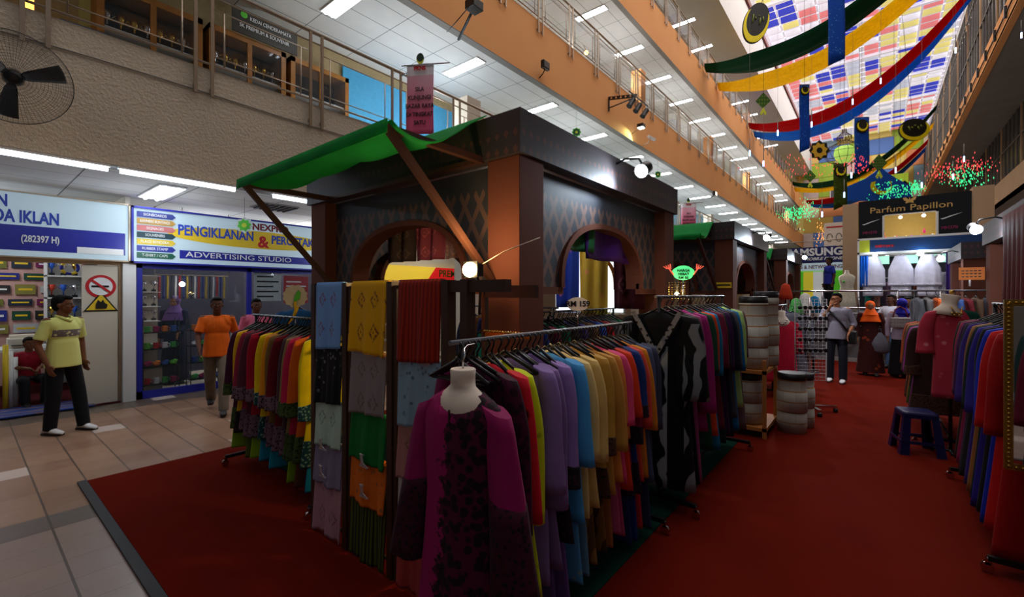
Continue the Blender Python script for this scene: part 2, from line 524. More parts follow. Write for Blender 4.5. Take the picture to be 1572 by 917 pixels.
# ---------------- right side of the hall
struct(MB().box(6.0, 4, Z2, 6.25, YB, 8.7).build('wall_beam', M_TAN))
struct(MB().box(6.0, 4, Z2, 10, YB, Z2+.1).build('ceiling', M_SOFF))
struct(MB().box(3.87, 4, Z3, 7.5, YB, Z3+.12).build('ceiling', M_SOFF))
struct(MB().box(3.87, 4, Z3-.02, 4.1, YB, 12.85).build('wall_beam', M_ORANGE))
struct(MB().box(4.3, 4, 16.9, 4.55, YB, 17.7).build('wall_beam', M_TAN))
struct(MB().box(10, -1, 0, 10.1, YB, Z2).build('wall_right', M_CREAM))
struct(MB().box(4.4, 4, ZR-.5, 4.7, YB, ZR+.3).build('wall_beam', M_WHITE))
def glazing(x, z0, z1, y0, y1, step, n):
    w = MB().box(x+.06, y0, z0, x+.08, y1, z1)
    o = struct(w.build('window_%d' % n, M_DARK))
    m = MB(); y = y0; k = 0
    while y < y1:
        wd = .10 if k % 5 == 0 else .035
        m.box(x, y-wd/2, z0, x+.07, y+wd/2, z1, 1 if k % 5 == 0 else 0)
        y += step; k += 1
    m.box(x, y0, z0, x+.07, y1, z0+.06); m.box(x, y0, (z0+z1)/2, x+.07, y1, (z0+z1)/2+.05)
    m.build('window_frame', [plain('grey mullions', S(110, 104, 98), .5), M_TAN], o)
glazing(6.05, 8.7, Z3, 6, YB, 1.0, 1)
glazing(4.0, 12.85, 16.9, 8, YB, .8, 2)
glazing(4.4, 17.7, 19.5, 8, YB, .8, 3)
# pipe brackets and lamps along the orange beam
pb = thing('cable_conduit', 'thin conduit with clips running along the right orange beam', 'conduit')
m = MB(); m.tube([(3.83, 8, 12.35), (3.83, 60, 12.35)], .025, 6); m.build('pipe', M_BLACK, pb)
clip = None
for k in range(26):
    if clip is None:
        m = MB().box(-.05, -.05, -.2, .03, .05, .25); clip = m.build('clip', M_BLACK, pb, (3.82, 9, 12.35))
    else:
        c = clip.copy(); COL.objects.link(c); c.location = (3.82, 9+2*k, 12.35)

# ---------------- coffered skylight roof
roofcols = [S(246, 244, 250), S(226, 214, 130), S(60, 70, 190), S(226, 130, 130), S(190, 196, 210)]
rm = []
for i, c in enumerate(roofcols):
    t = NT('translucent skylight pane '+str(i)); t.color(c)
    rm.append(t.set(rough=.5, emit=c, es=.62 if i else .5))
M_RIB = emis('white rib with painted glow', (0.93, 0.91, 1.0, 1), .38)  # solid ribs, brightness from the panes put in as emission
x0, x1 = XP+.9, 4.4
ncx = 10; cw = (x1-x0)/ncx
m = MB(); ribs = MB(); rnd = random.Random(3)
nr = int((YB-YA)/.98)
blk = {}
for j in range(nr):
    for i in range(ncx):
        key = (i//2, j//3)
        if key not in blk: blk[key] = rnd.choices([0, 1, 2, 3, 4], [2, 5, 3.2, 2.2, 2])[0]
        c = blk[key] if rnd.random() < .62 else rnd.choice([0, 1, 2, 3])
        ya = YA+j*.98; xa = x0+i*cw
        # coloured pane stands on the far slope of every coffer, pale pane over the rest
        m.add([(xa+.06, ya+.1, ZR+.42), (xa+cw-.06, ya+.1, ZR+.42), (xa+cw-.06, ya+.36, ZR+.45), (xa+.06, ya+.36, ZR+.45)], [(0, 1, 2, 3)], 4 if (i+j) % 2 else 0)
        m.add([(xa+.06, ya+.36, ZR+.45), (xa+cw-.06, ya+.36, ZR+.45), (xa+cw-.06, ya+.93, ZR+.0), (xa+.06, ya+.93, ZR+.0)], [(0, 1, 2, 3)], c)
    w = .30 if j % 6 == 0 else .11
    ribs.box(x0, YA+j*.98-w/2+.02, ZR-.12 if j % 6 == 0 else ZR, x1, YA+j*.98+w/2+.02, ZR+.46)
for i in range(ncx+1):
    w = .34 if i % 5 == 0 else .11
    ribs.box(x0+i*cw-w/2, YA, ZR-.05 if i % 4 == 0 else ZR, x0+i*cw+w/2, YB, ZR+.47)
rf = struct(ribs.build('ceiling', M_RIB))
m.build('skylight_panes', rm, rf)

# ---------------- far end wall with coloured panels
cols = [S(236, 214, 120), S(160, 196, 60), S(232, 150, 92), S(206, 190, 184), S(90, 130, 200), S(244, 226, 190), S(222, 186, 90), S(150, 180, 190)]
em = [plain('end wall panel %d' % i, c, .6, noise_amt=.03) for i, c in enumerate(cols)]
m = MB(); rnd = random.Random(11); z = 0
m.box(-13, YB, 0, 10, YB+.1, ZR+.5, 0)
z = 2.0
while z < 19.5:
    h = rnd.choice([1.2, 1.8, 2.4]); x = -7.0
    while x < 4.4:
        w = rnd.choice([1.0, 1.6, 2.4, 3.0])
        m.box(x+.03, YB-.06-rnd.random()*.08, z+.03, min(x+w, 4.4)-.03, YB, z+h-.03, rnd.randrange(len(cols)))
        x += w
    z += h
struct(m.build('wall_far', em))
for i, (x, w, z) in enumerate(((-1.2, 1.6, 8.3), (2.0, 1.5, 9.2), (-4.2, 1.5, 12.3))):
    o = struct(MB().box(x, YB-.2, z, x+w, YB-.16, z+2.4).build('window_%d' % (4+i), M_DARK))
    MB().box(x-.1, YB-.24, z-.1, x, YB-.14, z+2.5).box(x+w, YB-.24, z-.1, x+w+.1, YB-.14, z+2.5).box(x-.1, YB-.24, z+2.4, x+w+.1, YB-.14, z+2.5).box(x-.1, YB-.24, z-.1, x+w+.1, YB-.14, z).build('window_frame', M_WHITE, o)

# ---------------- ceiling lights: twin tube troffers
def troffer(loc, label, group):
    t = thing('ceiling_light', label, 'ceiling light', loc, 0, group)
    m = MB(); m.box(-.62, -.17, -.012, .62, .17, .0); m.box(-.62, -.17, -.03, .62, -.155, 0); m.box(-.62, .155, -.03, .62, .17, 0)
    m.box(-.62, -.155, -.03, -.605, .155, 0); m.box(.605, -.155, -.03, .62, .155, 0)
    m.build('housing', M_WHITE, t)
    for s in (-.075, .075):
        MB().tube([(-.58, s, -.035), (.58, s, -.035)], .024, 8).build('fluorescent_tube', M_TUBE, t)
    return t
pr = None
def spread(x, z, y0, dy, n, label, group):
    global pr
    for k in range(n):
        if pr is None:
            o = pr = troffer((x, y0, z), label, group)
        else:
            o = copy_tree(pr); o.location = (x, y0+dy*k, z)
            tag(o, label, 'ceiling light', group)
spread(-8.05, Z2, 4.75, 3.25, 17, 'white twin tube light in the ceiling under the lower orange parapet', 'lower walkway ceiling lights')
spread(-8.1, Z3, 8.1, 3.25, 16, 'white twin tube light in the ceiling under the upper orange parapet', 'middle walkway ceiling lights')
spread(-8.1, Z4, 15, 3.25, 12, 'white twin tube light in the ceiling of the top walkway', 'top walkway ceiling lights')
o = copy_tree(pr); o.location = (-8.42, 1.95, Z1)
tag(o, 'twin tube light in the ceiling in front of the left shop signs', 'ceiling light', 'ground walkway ceiling lights')
o = copy_tree(pr); o.location = (-8.42, 7.6, Z1)
tag(o, 'twin tube light in the ground walkway ceiling beyond the first booth', 'ceiling light', 'ground walkway ceiling lights')
# long bare tubes along the slab edge
for i, (ya, yb) in enumerate(((-1.6, -.1), (-.05, 1.13), (1.2, 2.47), (2.95, 4.2), (4.3, 5.6))):
    t = thing('tube_light', ['bare blue white tube light at the left end of the slab edge', 'long bare tube glowing below the fan on the slab edge', 'long bare tube glowing between the fan and the green awning', 'bare tube seen just past the corner of the green awning', 'bare tube hidden mostly behind the first booth'][i], 'tube light', (0, 0, 0), 0, 'bare tubes under the beige parapet')
    MB().box(XP-.01, ya, Z1-.07, XP+.05, yb, Z1-.045).build('batten', M_WHITE, t)
    MB().tube([(XP+.02, ya+.02, Z1-.095), (XP+.02, yb-.02, Z1-.095)], .028, 10).build('tube', M_TUBEB, t)

# added soft fill lamps below the fittings, to brighten the walkway ceilings
for k in range(8):
    point((-8.0, 6.4+6.5*k, Z2-1.9), 75, (.88, .94, 1.0), .15)
    point((-8.0, 9.7+6.5*k, Z3-2.0), 75, (.88, .94, 1.0), .15)
point((-8.4, 1.9, Z1-.8), 14, (.85, .93, 1.0), .15)
point((-8.2, 5.2, Z1-.8), 14, (.85, .93, 1.0), .15)
# ================================================================== BOOTHS
M_BROWN = render_mat('reddish brown board', S(92, 52, 40), S(112, 64, 48), 60, .15, .003)
M_BEAMB = plain('dark brown wood', S(70, 40, 28), .55, scale=5)
def lattice():
    t = NT('dark panel with diamond lattice'); co = t.coord(); x = t.xyz(co)
    s = t.math('ADD', x[0], x[1])
    wob = t.math('MULTIPLY', t.math('SINE', t.math('MULTIPLY', x[2], 2*PI/.3)), .0)
    p = t.math('DIVIDE', s, .165); q = t.math('DIVIDE', x[2], .30)
    a = t.math('FRACT', t.math('ADD', t.math('ADD', p, q), 50.0)); b = t.math('FRACT', t.math('ADD', t.math('SUBTRACT', p, q), 50.0))
    def ln(f): return t.math('GREATER_THAN', t.math('ABSOLUTE', t.math('SUBTRACT', f, .5)), .35)
    g = t.math('MAXIMUM', ln(a), ln(b))
    # zigzag upper limit of the print
    zz = t.math('MULTIPLY', t.math('ABSOLUTE', t.math('SUBTRACT', t.math('FRACT', t.math('ADD', p, 50.0)), .5)), .30)
    lim = t.math('LESS_THAN', x[2], t.math('ADD', zz, 2.44))
    g = t.math('MULTIPLY', g, lim)
    n = t.noise(co, 5, 3)
    base = t.mix(n, S(48, 50, 58), S(66, 68, 78))
    lat = t.mix(n, S(100, 76, 70), S(118, 92, 84))
    t.color(t.mix(g, base, lat)); return t.set(rough=.6, spec=.3)
def damask():
    t = NT('charcoal fascia with faint drop pattern'); co = t.coord(); x = t.xyz(co)
    s = t.math('ADD', x[0], x[1])
    a = t.math('ABSOLUTE', t.math('SUBTRACT', t.math('FRACT', t.math('ADD', t.math('DIVIDE', s, .085), 50)), .5))
    row = t.math('ABSOLUTE', t.math('SUBTRACT', t.math('FRACT', t.math('ADD', t.math('DIVIDE', x[2], .12), 50)), .5))
    d = t.math('LESS_THAN', t.math('ADD', a, row), .28)
    lim = t.math('LESS_THAN', x[2], t.math('ADD', 2.87, t.math('MULTIPLY', t.math('SINE', t.math('MULTIPLY', s, 5.0)), .04)))
    f = t.math('MULTIPLY', t.math('MULTIPLY', d, lim), .7)
    n = t.noise(co, 6, 3)
    t.color(t.mix(f, t.mix(n, S(50, 44, 46), S(66, 58, 62)), S(98, 62, 56))); return t.set(rough=.55, spec=.3)
M_LAT = lattice(); M_FASC = damask()
M_AWN = translucent(fabric('green awning cloth', S(40, 175, 86), S(30, 140, 66), 'plain', .5), .5)

def arch_mesh(L, zb, zt, a, za, zs, th, n=24):
    """panel from s=0..L, arch opening centred, thickness th in +y"""
    m = MB(); c = L/2
    def top(x):
        u = min(1, abs(x)/a)
        return zs+(za-zs)*(max(0, 1-u**2.3))**(1/2.3)
    m.box(0, 0, zb, c-a, th, zt, 0); m.box(c+a, 0, zb, L, th, zt, 0)
    xs = [-a*math.cos(PI*i/n) for i in range(n+1)]
    for i in range(n):
        xa, xb = xs[i], xs[i+1]; ta, tb = top(xa), top(xb)
        v = []
        for y in (0, th):
            v += [(c+xa, y, ta), (c+xb, y, tb), (c+xb, y, zt), (c+xa, y, zt)]
        m.add(v, [(0, 1, 2, 3), (7, 6, 5, 4)], 0)
    # brown band lining the opening, slightly proud
    rings = []
    pts = [(-a, zb)]+[(x, top(x)) for x in xs]+[(a, zb)]
    for (x, z) in pts:
        f = 1.0
        nx, nz = (x/a, max(0, (z-zs)/max(.01, za-zs)))
        l = math.hypot(nx, nz) or 1; ox, oz = nx/l*.05, nz/l*.05
        rings.append([(c+x, -.03, z), (c+x+ox, -.03, z+oz), (c+x+ox, th+.12, z+oz), (c+x, th+.12, z)])
    m.loft(rings, mi=1, sm=False)
    m.box(0, -.015, zb-.06, c-a, th+.01, zb, 1); m.box(c+a, -.015, zb-.06, L, th+.01, zb, 1)
    return m
def booth(x0, y0, x1, y1, H, label, awn=None, group='brown arched booths', zb=1.74):
    b = thing('booth', label, 'booth', (x1 if True else x0, y0, 0), 0, group)
    ox, oy = x1, y0
    w = .30; zf = H-.31
    def col(cx, cy):
        MB().box(cx-ox, cy-oy, 0, cx-ox+w, cy-oy+w, zf).build('column', M_BROWN, b, bevel=.006)
    col(x0, y0); col(x1-w, y0); col(x0, y1-w); col(x1-w, y1-w)
    m = MB(); e = .035; t = .12
    X0, X1, Y0, Y1 = x0-ox-e, x1-ox+e, y0-oy-e, y1-oy+e
    m.box(X0, Y0, zf, X1, Y0+t, H); m.box(X0, Y1-t, zf, X1, Y1, H)
    m.box(X0, Y0+t, zf, X0+t, Y1-t, H); m.box(X1-t, Y0+t, zf, X1, Y1-t, H)
    m.build('fascia', M_FASC, b)
    MB().box(X0+t, Y0+t, H-.06, X1-t, Y1-t, H-.02).build('roof_panel', M_BEAMB, b)
    Lx = x1-x0-2*w; Ly = y1-y0-2*w
    for (px, py, rz, L) in ((x0+w, y0+.13, 0, Lx), (x1-.13, y0+w, PI/2, Ly), (x1-w, y1-.13, PI, Lx), (x0+.13, y1-w, -PI/2, Ly)):
        a = min(.80, L/2-.25)
        arch_mesh(L, zb, zf, a, 2.31, 1.80, .035).build('arch_panel', [M_LAT, M_BROWN], b, (px-ox, py-oy, 0), (0, 0, rz))
    if awn:
        ax0, ax1, dep = awn
        az = zf+.01
        A = bpy.data.objects.new('awning', None)
        COL.objects.link(A); A.parent = b; A.location = (0, 0, 0)
        yo = -dep
        def fn(u, v):
            x = ax0-ox+(ax1+.04-ax0)*u
            y = yo+(dep-.03)*v
            sag = -.09*math.sin(PI*min(1, v*1.25))*(1-v)**.3
            z = az+.02+(H-az)*v**2.1+sag*(.7+.3*math.sin(u*9))+.012*math.sin(u*23+v*4)*math.sin(PI*v)
            if v == 0: z = az+.035
            return (x, y, z)
        g = MB().grid(fn, 40, 16)
        g.grid(lambda u, v: (ax0-ox+(ax1+.04-ax0)*u, yo-.03-.004*v, az+.035-.085*v), 40, 2)
        g.build('canopy_cloth', M_AWN, A, solid=.006)
        f = MB()
        f.bar((ax0-ox, yo, az), (ax1-ox, yo, az), .04, .04)
        f.bar((ax0-ox, -.03, az), (ax1-ox, -.03, az), .04, .04)
        for xx in (ax0-ox+.02, ax1-ox-.02):
            f.bar((xx, yo, az), (xx, -.03, az), .045, .045)
            f.bar((xx, yo+.02, az), (xx+(.1 if xx > -1 else .03), -.02, 1.78), .045, .045)
        f.build('awning_frame', M_BEAMB, A)
    return b
booth(-4.9, 2.49, -1.95, 5.6, 2.98, 'nearest brown booth with charcoal lattice arches and a green awning', (-4.48, -2.27, .87))
booth(-4.9, 8.56, -1.95, 11.7, 2.96, 'second brown booth along the left side of the red carpet aisle', (-4.4, -2.3, .8))
booth(-4.9, 14.56, -1.95, 17.7, 2.96, 'third brown booth, just left of the mobile phone shop sign', (-4.4, -2.3, .8))
booth(1.28, 6.5, 4.2, 9.7, 2.72, 'brown booth at the right edge behind the gowns and gold framed mirror')
booth(1.28, 11.95, 4.2, 13.9, 2.66, 'brown booth on the right beyond the rack with the orange notice')

# booth lamps: LED flood on a short arm pointing back at the fascia, real light beside the lens
def led(x, y, z, side, label, e=60, tgt=None):
    t = thing('spotlight', label, 'spotlight', (x, y, z), 0, 'booth spotlights')
    MB().tube([(0, 0, .12), (side*.08, 0, .15), (side*.22, 0, .13), (side*.26, 0, .05)], .011, 6).build('arm', M_BLACK, t)
    R = Matrix.Rotation(-.35*side, 4, 'Z') @ Matrix.Rotation(-1.0, 4, 'X')
    m = MB(); m.lathe([(.03, .10), (.055, .07), (.06, 0), (.055, -.02)], 14); m.xf(Matrix.Translation((side*.26, 0, .02)) @ R)
    m.build('lamp_head', M_BLACK, t)
    m = MB(); m.ball((0, 0, -.03), (.062, .062, .05), 8); m.xf(Matrix.Translation((side*.26, 0, .02)) @ R)
    m.build('lens', M_LED, t)
    p = Vector((x+side*.2, y, z-.05))
    spot(p, tgt or (x, y-.5, z-.05), e, (.75, .88, 1.0), 2.3, .9)
    return t
led(-1.915, 3.95, 2.80, 1, 'bright cold lamp on the fascia over the nearest booth', 42, (-1.95, 3.5, 2.65))
led(-1.915, 10.0, 2.78, 1, 'bright cold lamp on the fascia of the second booth', 42, (-1.95, 9.6, 2.6))
led(-1.915, 16.0, 2.78, 1, 'bright cold lamp on the fascia of the third booth', 42, (-1.95, 15.6, 2.6))
led(1.245, 8.2, 2.50, -1, 'bright cold lamp on the right booth beside the black perfume sign', 42, (1.28, 8.8, 2.4))
led(1.245, 12.25, 2.38, -1, 'bright cold lamp on the far right booth under the blue shop sign', 36, (1.28, 12.8, 2.3))
# the same lamps throw their main beam over the aisle
for (x, y, tx, ty, e) in ((-1.62, 9.9, -.6, 9.0, 110), (-1.62, 15.9, -.4, 13.0, 90), (.95, 8.2, -.2, 8.8, 70), (.95, 12.2, .1, 12.6, 90), (-1.62, 3.9, -.5, 5.6, 26)):
    spot((x, y, 2.7), (tx, ty, 0), e, (.95, .95, 1.0), 2.2, .9, .08)

# warm halogen flood beside the scarf stand
t = thing('floodlight', 'glaring warm yellow floodlight above the scarf stand', 'floodlight', (-2.1, 2.16, 1.84))
m = MB(); m.box(-.055, .0, -.04, .055, .06, .05); m.box(-.065, -.01, -.05, .065, .0, .06); m.build('housing', M_BLACK, t)
MB().ball((0, -.012, .004), (.062, .03, .05), 8).build('lens', M_WARM, t)
MB().tube([(0, .05, -.02), (.0, .09, -.12), (0, .08, -.3)], .01, 6).build('bracket', M_BLACK, t)
MB().tube([(.03, .05, .03), (.2, .1, .12), (.35, .3, .22)], .004, 5).build('cable', plain('pale cable', S(190, 170, 150)), t)
spot((-2.1, 2.12, 1.85), (-2.3, 1.5, 1.75), 48, (1.0, .70, .34), 2.9, .8, .05)
point((-2.08, 2.10, 1.98), 14, (1.0, .66, .3), .05)
spot((-1.62, 4.4, 1.75), (-1.7, 4.4, 1.2), 6, (1.0, .75, .4), 2.6, .8)
# ================================================================== GARMENTS AND RACKS
M_HANG = plain('black plastic hanger', S(16, 16, 18), .35)
_hm = {}
def hanger_mesh(drop=.10, w=.19):
    m = MB()
    pts = [(0+.022*math.sin(a), 0, .0+.022*math.cos(a)-.018) for a in [(-1.4+i*.55) for i in range(8)]]
    m.tube(pts+[(0, 0, -.055), (0, 0, -drop+.02)], .005, 5)
    m.tube([(-w, 0, -drop-.075), (-.03, 0, -drop), (0, 0, -drop+.02), (.03, 0, -drop), (w, 0, -drop-.075)], .009, 6)
    m.tube([(-w+.01, 0, -drop-.08), (w-.01, 0, -drop-.08)], .005, 5)
    return m
def body_rings(L, w, hem, th, seed, n=28, z0=-.115, waist=.92, off=0.0, zfrom=0.0, zto=1.0):
    rnd = random.Random(seed); k1 = rnd.choice([3, 4, 5]); k2 = rnd.choice([7, 9]); p1 = rnd.random()*6; p2 = rnd.random()*6
    rings = []; N = 18
    for i in range(N+1):
        f = zfrom+(zto-zfrom)*i/N
        z = z0-f*L
        if f < .05: a = f/.05; hw = .055+(.85*w-.055)*a**.9; t = .02+.018*a
        elif f < .12: a = (f-.05)/.07; hw = w*(.85+.15*a**.6); t = .038+(th*.9-.038)*a
        elif f < .4: a = (f-.12)/.28; hw = w*(1-(1-waist)*a); t = th*(.9+.1*a)
        else: a = (f-.4)/.6; hw = w*waist+(hem-w*waist)*a; t = th*(1+.35*a)
        if f < .12: z = z0-f*L*(1.0)
        ring = []
        amp = .02+.10*f
        for k in range(n):
            an = 2*PI*k/n
            c, s_ = math.cos(an), math.sin(an)
            fo = 1+amp*math.sin(k1*an+p1+f*1.5)+amp*.6*math.sin(k2*an+p2)
            ring.append((c*(hw+off)*(1+.25*amp*math.sin(k1*an+p1)), s_*(t+off)*fo+.01*math.sin(f*5+p1), z))
        rings.append(ring)
    return rings
def sleeve_rings(side, w, L, r, seed, off=0.0, f0=0.0, zs=-.155):
    rnd = random.Random(seed+side*7); ph = rnd.random()*6; N = 11; rings = []; n = 14
    lean = rnd.uniform(-.015, .03)
    for i in range(N+1):
        f = f0+(1-f0)*i/N
        x = side*(w*.86+.035*math.sin(min(1, f*2.5)*PI/2)+lean*f)
        z = zs-f*L
        rr = r*(.85+.35*f)+off
        tt = rr*(.62+.12*math.sin(f*7+ph))
        yo = .012*math.sin(f*4+ph)
        rings.append([(x+rr*math.cos(2*PI*k/n)*(1+.05*math.sin(3*2*PI*k/n+ph)), yo+tt*math.sin(2*PI*k/n)*(1+.12*math.sin(4*2*PI*k/n+f*3)), z+(.0 if i else .015)*math.cos(2*PI*k/n)*side*-1) for k in range(n)])
    return rings
gcount = 0
def garment(loc, rz, label, body, trim=None, skirt=None, L=1.0, w=.205, hem=.25, th=.032, sl=.55, sr=.062, drop=.10, group=None, cat='dress', name='tunic_dress', skL=.22, hanger=True, sleeves=True, tilt=0.0, cuff=None):
    global gcount
    gcount += 1; seed = gcount*13
    t = thing(name, label, cat, loc, rz, group)
    t.rotation_euler = (0, tilt, rz)
    z0 = -drop-.012
    m = MB(); m.loft(body_rings(L, w, hem, th, seed, z0=z0))
    m.build('bodice', body, t)
    if sleeves:
        for s in (-1, 1):
            m = MB(); m.loft(sleeve_rings(s, w, sl, sr, seed, zs=z0-.035)); sv = m.build('sleeve', body, t)
            if trim:
                m = MB(); m.loft(sleeve_rings(s, w, sl, sr, seed, .003, .80, zs=z0-.035)); m.build('cuff', cuff or trim, sv)
    if trim:
        m = MB(); m.loft(body_rings(L, w, hem, th, seed, z0=z0, off=.004, zfrom=.80, zto=1.005)); m.build('lace_hem', trim, t)
    if skirt:
        m = MB(); m.loft(body_rings(L+skL, w*.9, hem*.93, th*.8, seed+3, z0=z0, zfrom=.7, zto=1.0)); m.build('skirt', skirt, t)
    if hanger:
        if drop not in _hm:
            h = hanger_mesh(drop, .17).build('hanger', M_HANG, t); _hm[drop] = h
        else:
            h = _hm[drop].copy(); COL.objects.link(h); h.parent = t
    return t

M_RAIL = plain('worn white metal rail', S(120, 120, 126), .35, metal=.6)
M_RACK = plain('black rack steel', S(26, 26, 30), .4, metal=.4)
def rack(label, p0, p1, z, foot=.28, group='clothes racks'):
    """garment rack from p0 to p1 (x,y), rail at height z"""
    a = Vector((p0[0], p0[1], 0)); b = Vector((p1[0], p1[1], 0)); d = (b-a); L = d.length; d.normalize(); n = Vector((-d.y, d.x, 0))
    t = thing('clothes_rack', label, 'rack', a, 0, group)
    up = Vector((0, 0, z))
    MB().tube([up-d*.03, up+d*(L+.03)], .012, 8).build('rail', M_RAIL, t)
    for q in (.04, L-.04):
        m = MB(); m.tube([d*q+Vector((0, 0, .1)), d*q+up], .014, 8); m.build('upright', M_RACK, t)
        m = MB(); m.bar(d*q-n*foot+Vector((0, 0, .10)), d*q+n*foot+Vector((0, 0, .10)), .03, .03); f = m.build('foot_bar', M_RACK, t)
        for s in (-1, 1):
            c = d*q+n*(s*foot)
            m = MB(); m.tube([c+d*-.012+Vector((0, 0, .045)), c+d*.012+Vector((0, 0, .045))], .032, 12); m.box(c.x-.012, c.y-.012, .06, c.x+.012, c.y+.012, .1)
            m.build('caster', M_CHROME, f)
    m = MB(); m.tube([d*.04+Vector((0, 0, .12)), d*(L-.04)+Vector((0, 0, .12))], .011, 8); m.build('lower_bar', M_RACK, t)
    return t

def fb(n, r, g, b, pat='plain', r2=None, sc=1.0):
    return fabric(n, S(r, g, b), S(*r2) if r2 else None, pat, sc)
LACE_T = fb('teal and gold sequin lace', 20, 60, 66, 'lace', (120, 150, 130))
LACE_G = fb('olive green lace', 66, 84, 40, 'lace', (24, 34, 20))
LACE_P = fb('plum grey lace', 110, 84, 96, 'lace', (40, 26, 34))
LACE_B = fb('black lace', 26, 18, 26, 'lace', (60, 30, 50))
LACE_K = fb('dark brown lace', 70, 44, 34, 'lace', (26, 18, 16))

# ---------------- front right rack: rail along the aisle
rack('black rack of kurung dresses closest to the camera, along the aisle', (-1.42, 1.36), (-1.42, 3.14), 1.47)
G1 = 'kurung dresses on the front aisle rack'
front = [  # y, colour word, fabric, trim, skirt, L, sl
 (1.50, 'plum magenta', fb('plum magenta', 118, 14, 74, 'vine', (34, 4, 24)), None, None, 1.1, .66),
 (1.56, 'cherry red black-flowered', fb('cherry red', 196, 18, 38, 'floral', (40, 4, 12), .4), None, fb('bright red', 178, 14, 34), 1.12, .64),
 (1.65, 'lime yellow', fb('lime yellow', 190, 204, 10, 'floral', (150, 164, 20), .8), None, fb('lime green', 130, 170, 20), 1.02, .66),
 (1.75, 'dusty lilac', fb('dusty lilac', 132, 104, 166), None, None, 1.05, .56),
 (1.82, 'pale grape', fb('pale grape', 116, 90, 144, 'floral', (150, 128, 170), .7), None, fb('grape', 86, 62, 120), 1.0, .66),
 (1.93, 'lavender', fb('lavender', 146, 116, 184, 'plain'), LACE_B, fb('violet', 104, 74, 140), .92, .60),
 (2.05, 'sky blue', fb('sky blue', 66, 146, 206, 'floral', (96, 150, 186), .8), None, fb('light blue brocade', 70, 134, 184, 'floral', (120, 140, 150)), .86, .52),
 (2.15, 'cream', fb('cream silk', 224, 196, 128), None, fb('blue print', 90, 130, 160), .88, .52),
 (2.23, 'vanilla', fb('vanilla', 218, 184, 110, 'plain'), None, fb('brown batik', 92, 62, 34, 'batik', (140, 100, 50)), .86, .56),
 (2.32, 'antique gold', fb('antique gold', 190, 144, 58), LACE_K, fb('bronze batik', 110, 74, 30, 'batik', (60, 36, 16)), .84, .55),
 (2.40, 'mustard tan', fb('mustard tan', 196, 140, 60), None, fb('copper', 146, 84, 40), .85, .55),
 (2.48, 'apricot', fb('apricot', 222, 136, 60), None, fb('rose', 176, 70, 110), .8, .5),
 (2.55, 'candy pink', fb('candy pink', 226, 70, 120), None, fb('mauve rose', 168, 60, 96), .82, .42),
 (2.62, 'tomato orange', fb('tomato orange', 224, 62, 24), None, None, .9, .4),
 (2.70, 'burgundy magenta', fb('burgundy magenta', 132, 14, 60), LACE_B, fb('navy skirt', 26, 36, 90), .95, .58),
 (2.78, 'royal navy', fb('royal navy', 24, 52, 120), LACE_B, fb('royal blue', 22, 40, 110), .95, .42),
 (2.85, 'coral red', fb('coral red', 216, 70, 56), None, fb('scarlet', 188, 28, 40), .9, .5),
 (2.91, 'amber orange', fb('amber orange', 214, 130, 24), None, None, .9, .54),
 (2.98, 'slate blue', fb('slate blue', 74, 84, 116), None, fb('indigo', 40, 44, 80), .95, .52),
 (3.05, 'charcoal blue', fb('charcoal blue', 58, 62, 84), None, None, .95, .56),
]
rnd = random.Random(5)
for i, (y, nm, fab, tr, sk, L, sl) in enumerate(front):
    prev = 'the mannequin bust' if i == 0 else 'the '+front[i-1][1]+' one'
    lab = nm+' kurung dress on the front aisle rack, just behind '+prev
    garment((-1.42, y, 1.47), rnd.uniform(-.10, .12), lab, fab, tr, sk, L, sl=sl, w=.20+rnd.uniform(-.01, .012), hem=.25+rnd.uniform(-.02, .02), skL=.32, group=G1, th=.026)
# spare empty hangers on the front rail
hp = None
for k, y in enumerate((1.38, 1.43, 1.47, 1.60, 1.70, 1.79, 1.88, 1.98, 2.1, 2.19, 2.27, 2.36, 2.44, 2.52, 2.58, 2.66, 2.74, 2.82)):
    lab = 'empty black hanger hooked between the dresses on the front aisle rack'
    if hp is None:
        hp = hanger_mesh(.09, .18).build('clothes_hanger', M_HANG, None, (-1.42, y, 1.47)); tag(hp, lab, 'hanger', 'empty hangers on the front aisle rack')
    else:
        c = hp.copy(); COL.objects.link(c); c.location = (-1.42, y, 1.47); c.rotation_euler = (0, 0, rnd.uniform(-.3, .3))

# mannequin bust with the magenta dress at the near end
M_BUST = plain('off white jersey bust', S(214, 200, 184), .7, noise_amt=.04)
bx, by = -1.30, 1.29
t = thing('mannequin_bust', 'off white neck bust wearing the black laced magenta dress', 'mannequin', (bx, by, 1.38))
m = MB(); prof = [(.048, 0), (.052, -.004), (.05, -.03), (.05, -.05), (.06, -.07), (.085, -.092), (.112, -.115), (.125, -.15), (.12, -.20), (.10, -.24)]
m.loft([[(r*math.cos(2*PI*k/24)*(1.0 if r < .06 else 1.05), r*math.sin(2*PI*k/24)*(1.0 if r < .06 else .62)-.0, z) for k in range(24)] for r, z in prof])
m.build('bust_form', M_BUST, t)
MB().tube([(0, 0, 0), (0, 0, .03), (.012, .0, .055), (-.015, .02, .075), (-.035, .06, .085), (-.02, .09, .09)], .004, 6).build('hook', M_CHROME, t)
MAG = fb('magenta with black lace vines', 140, 10, 84, 'vine', (22, 3, 16))
MAGP = fb('magenta satin', 134, 10, 82)
t = thing('tunic_dress', 'magenta kurung dress with black lace vines, worn by the neck bust', 'dress', (bx, by, 1.285), .12)
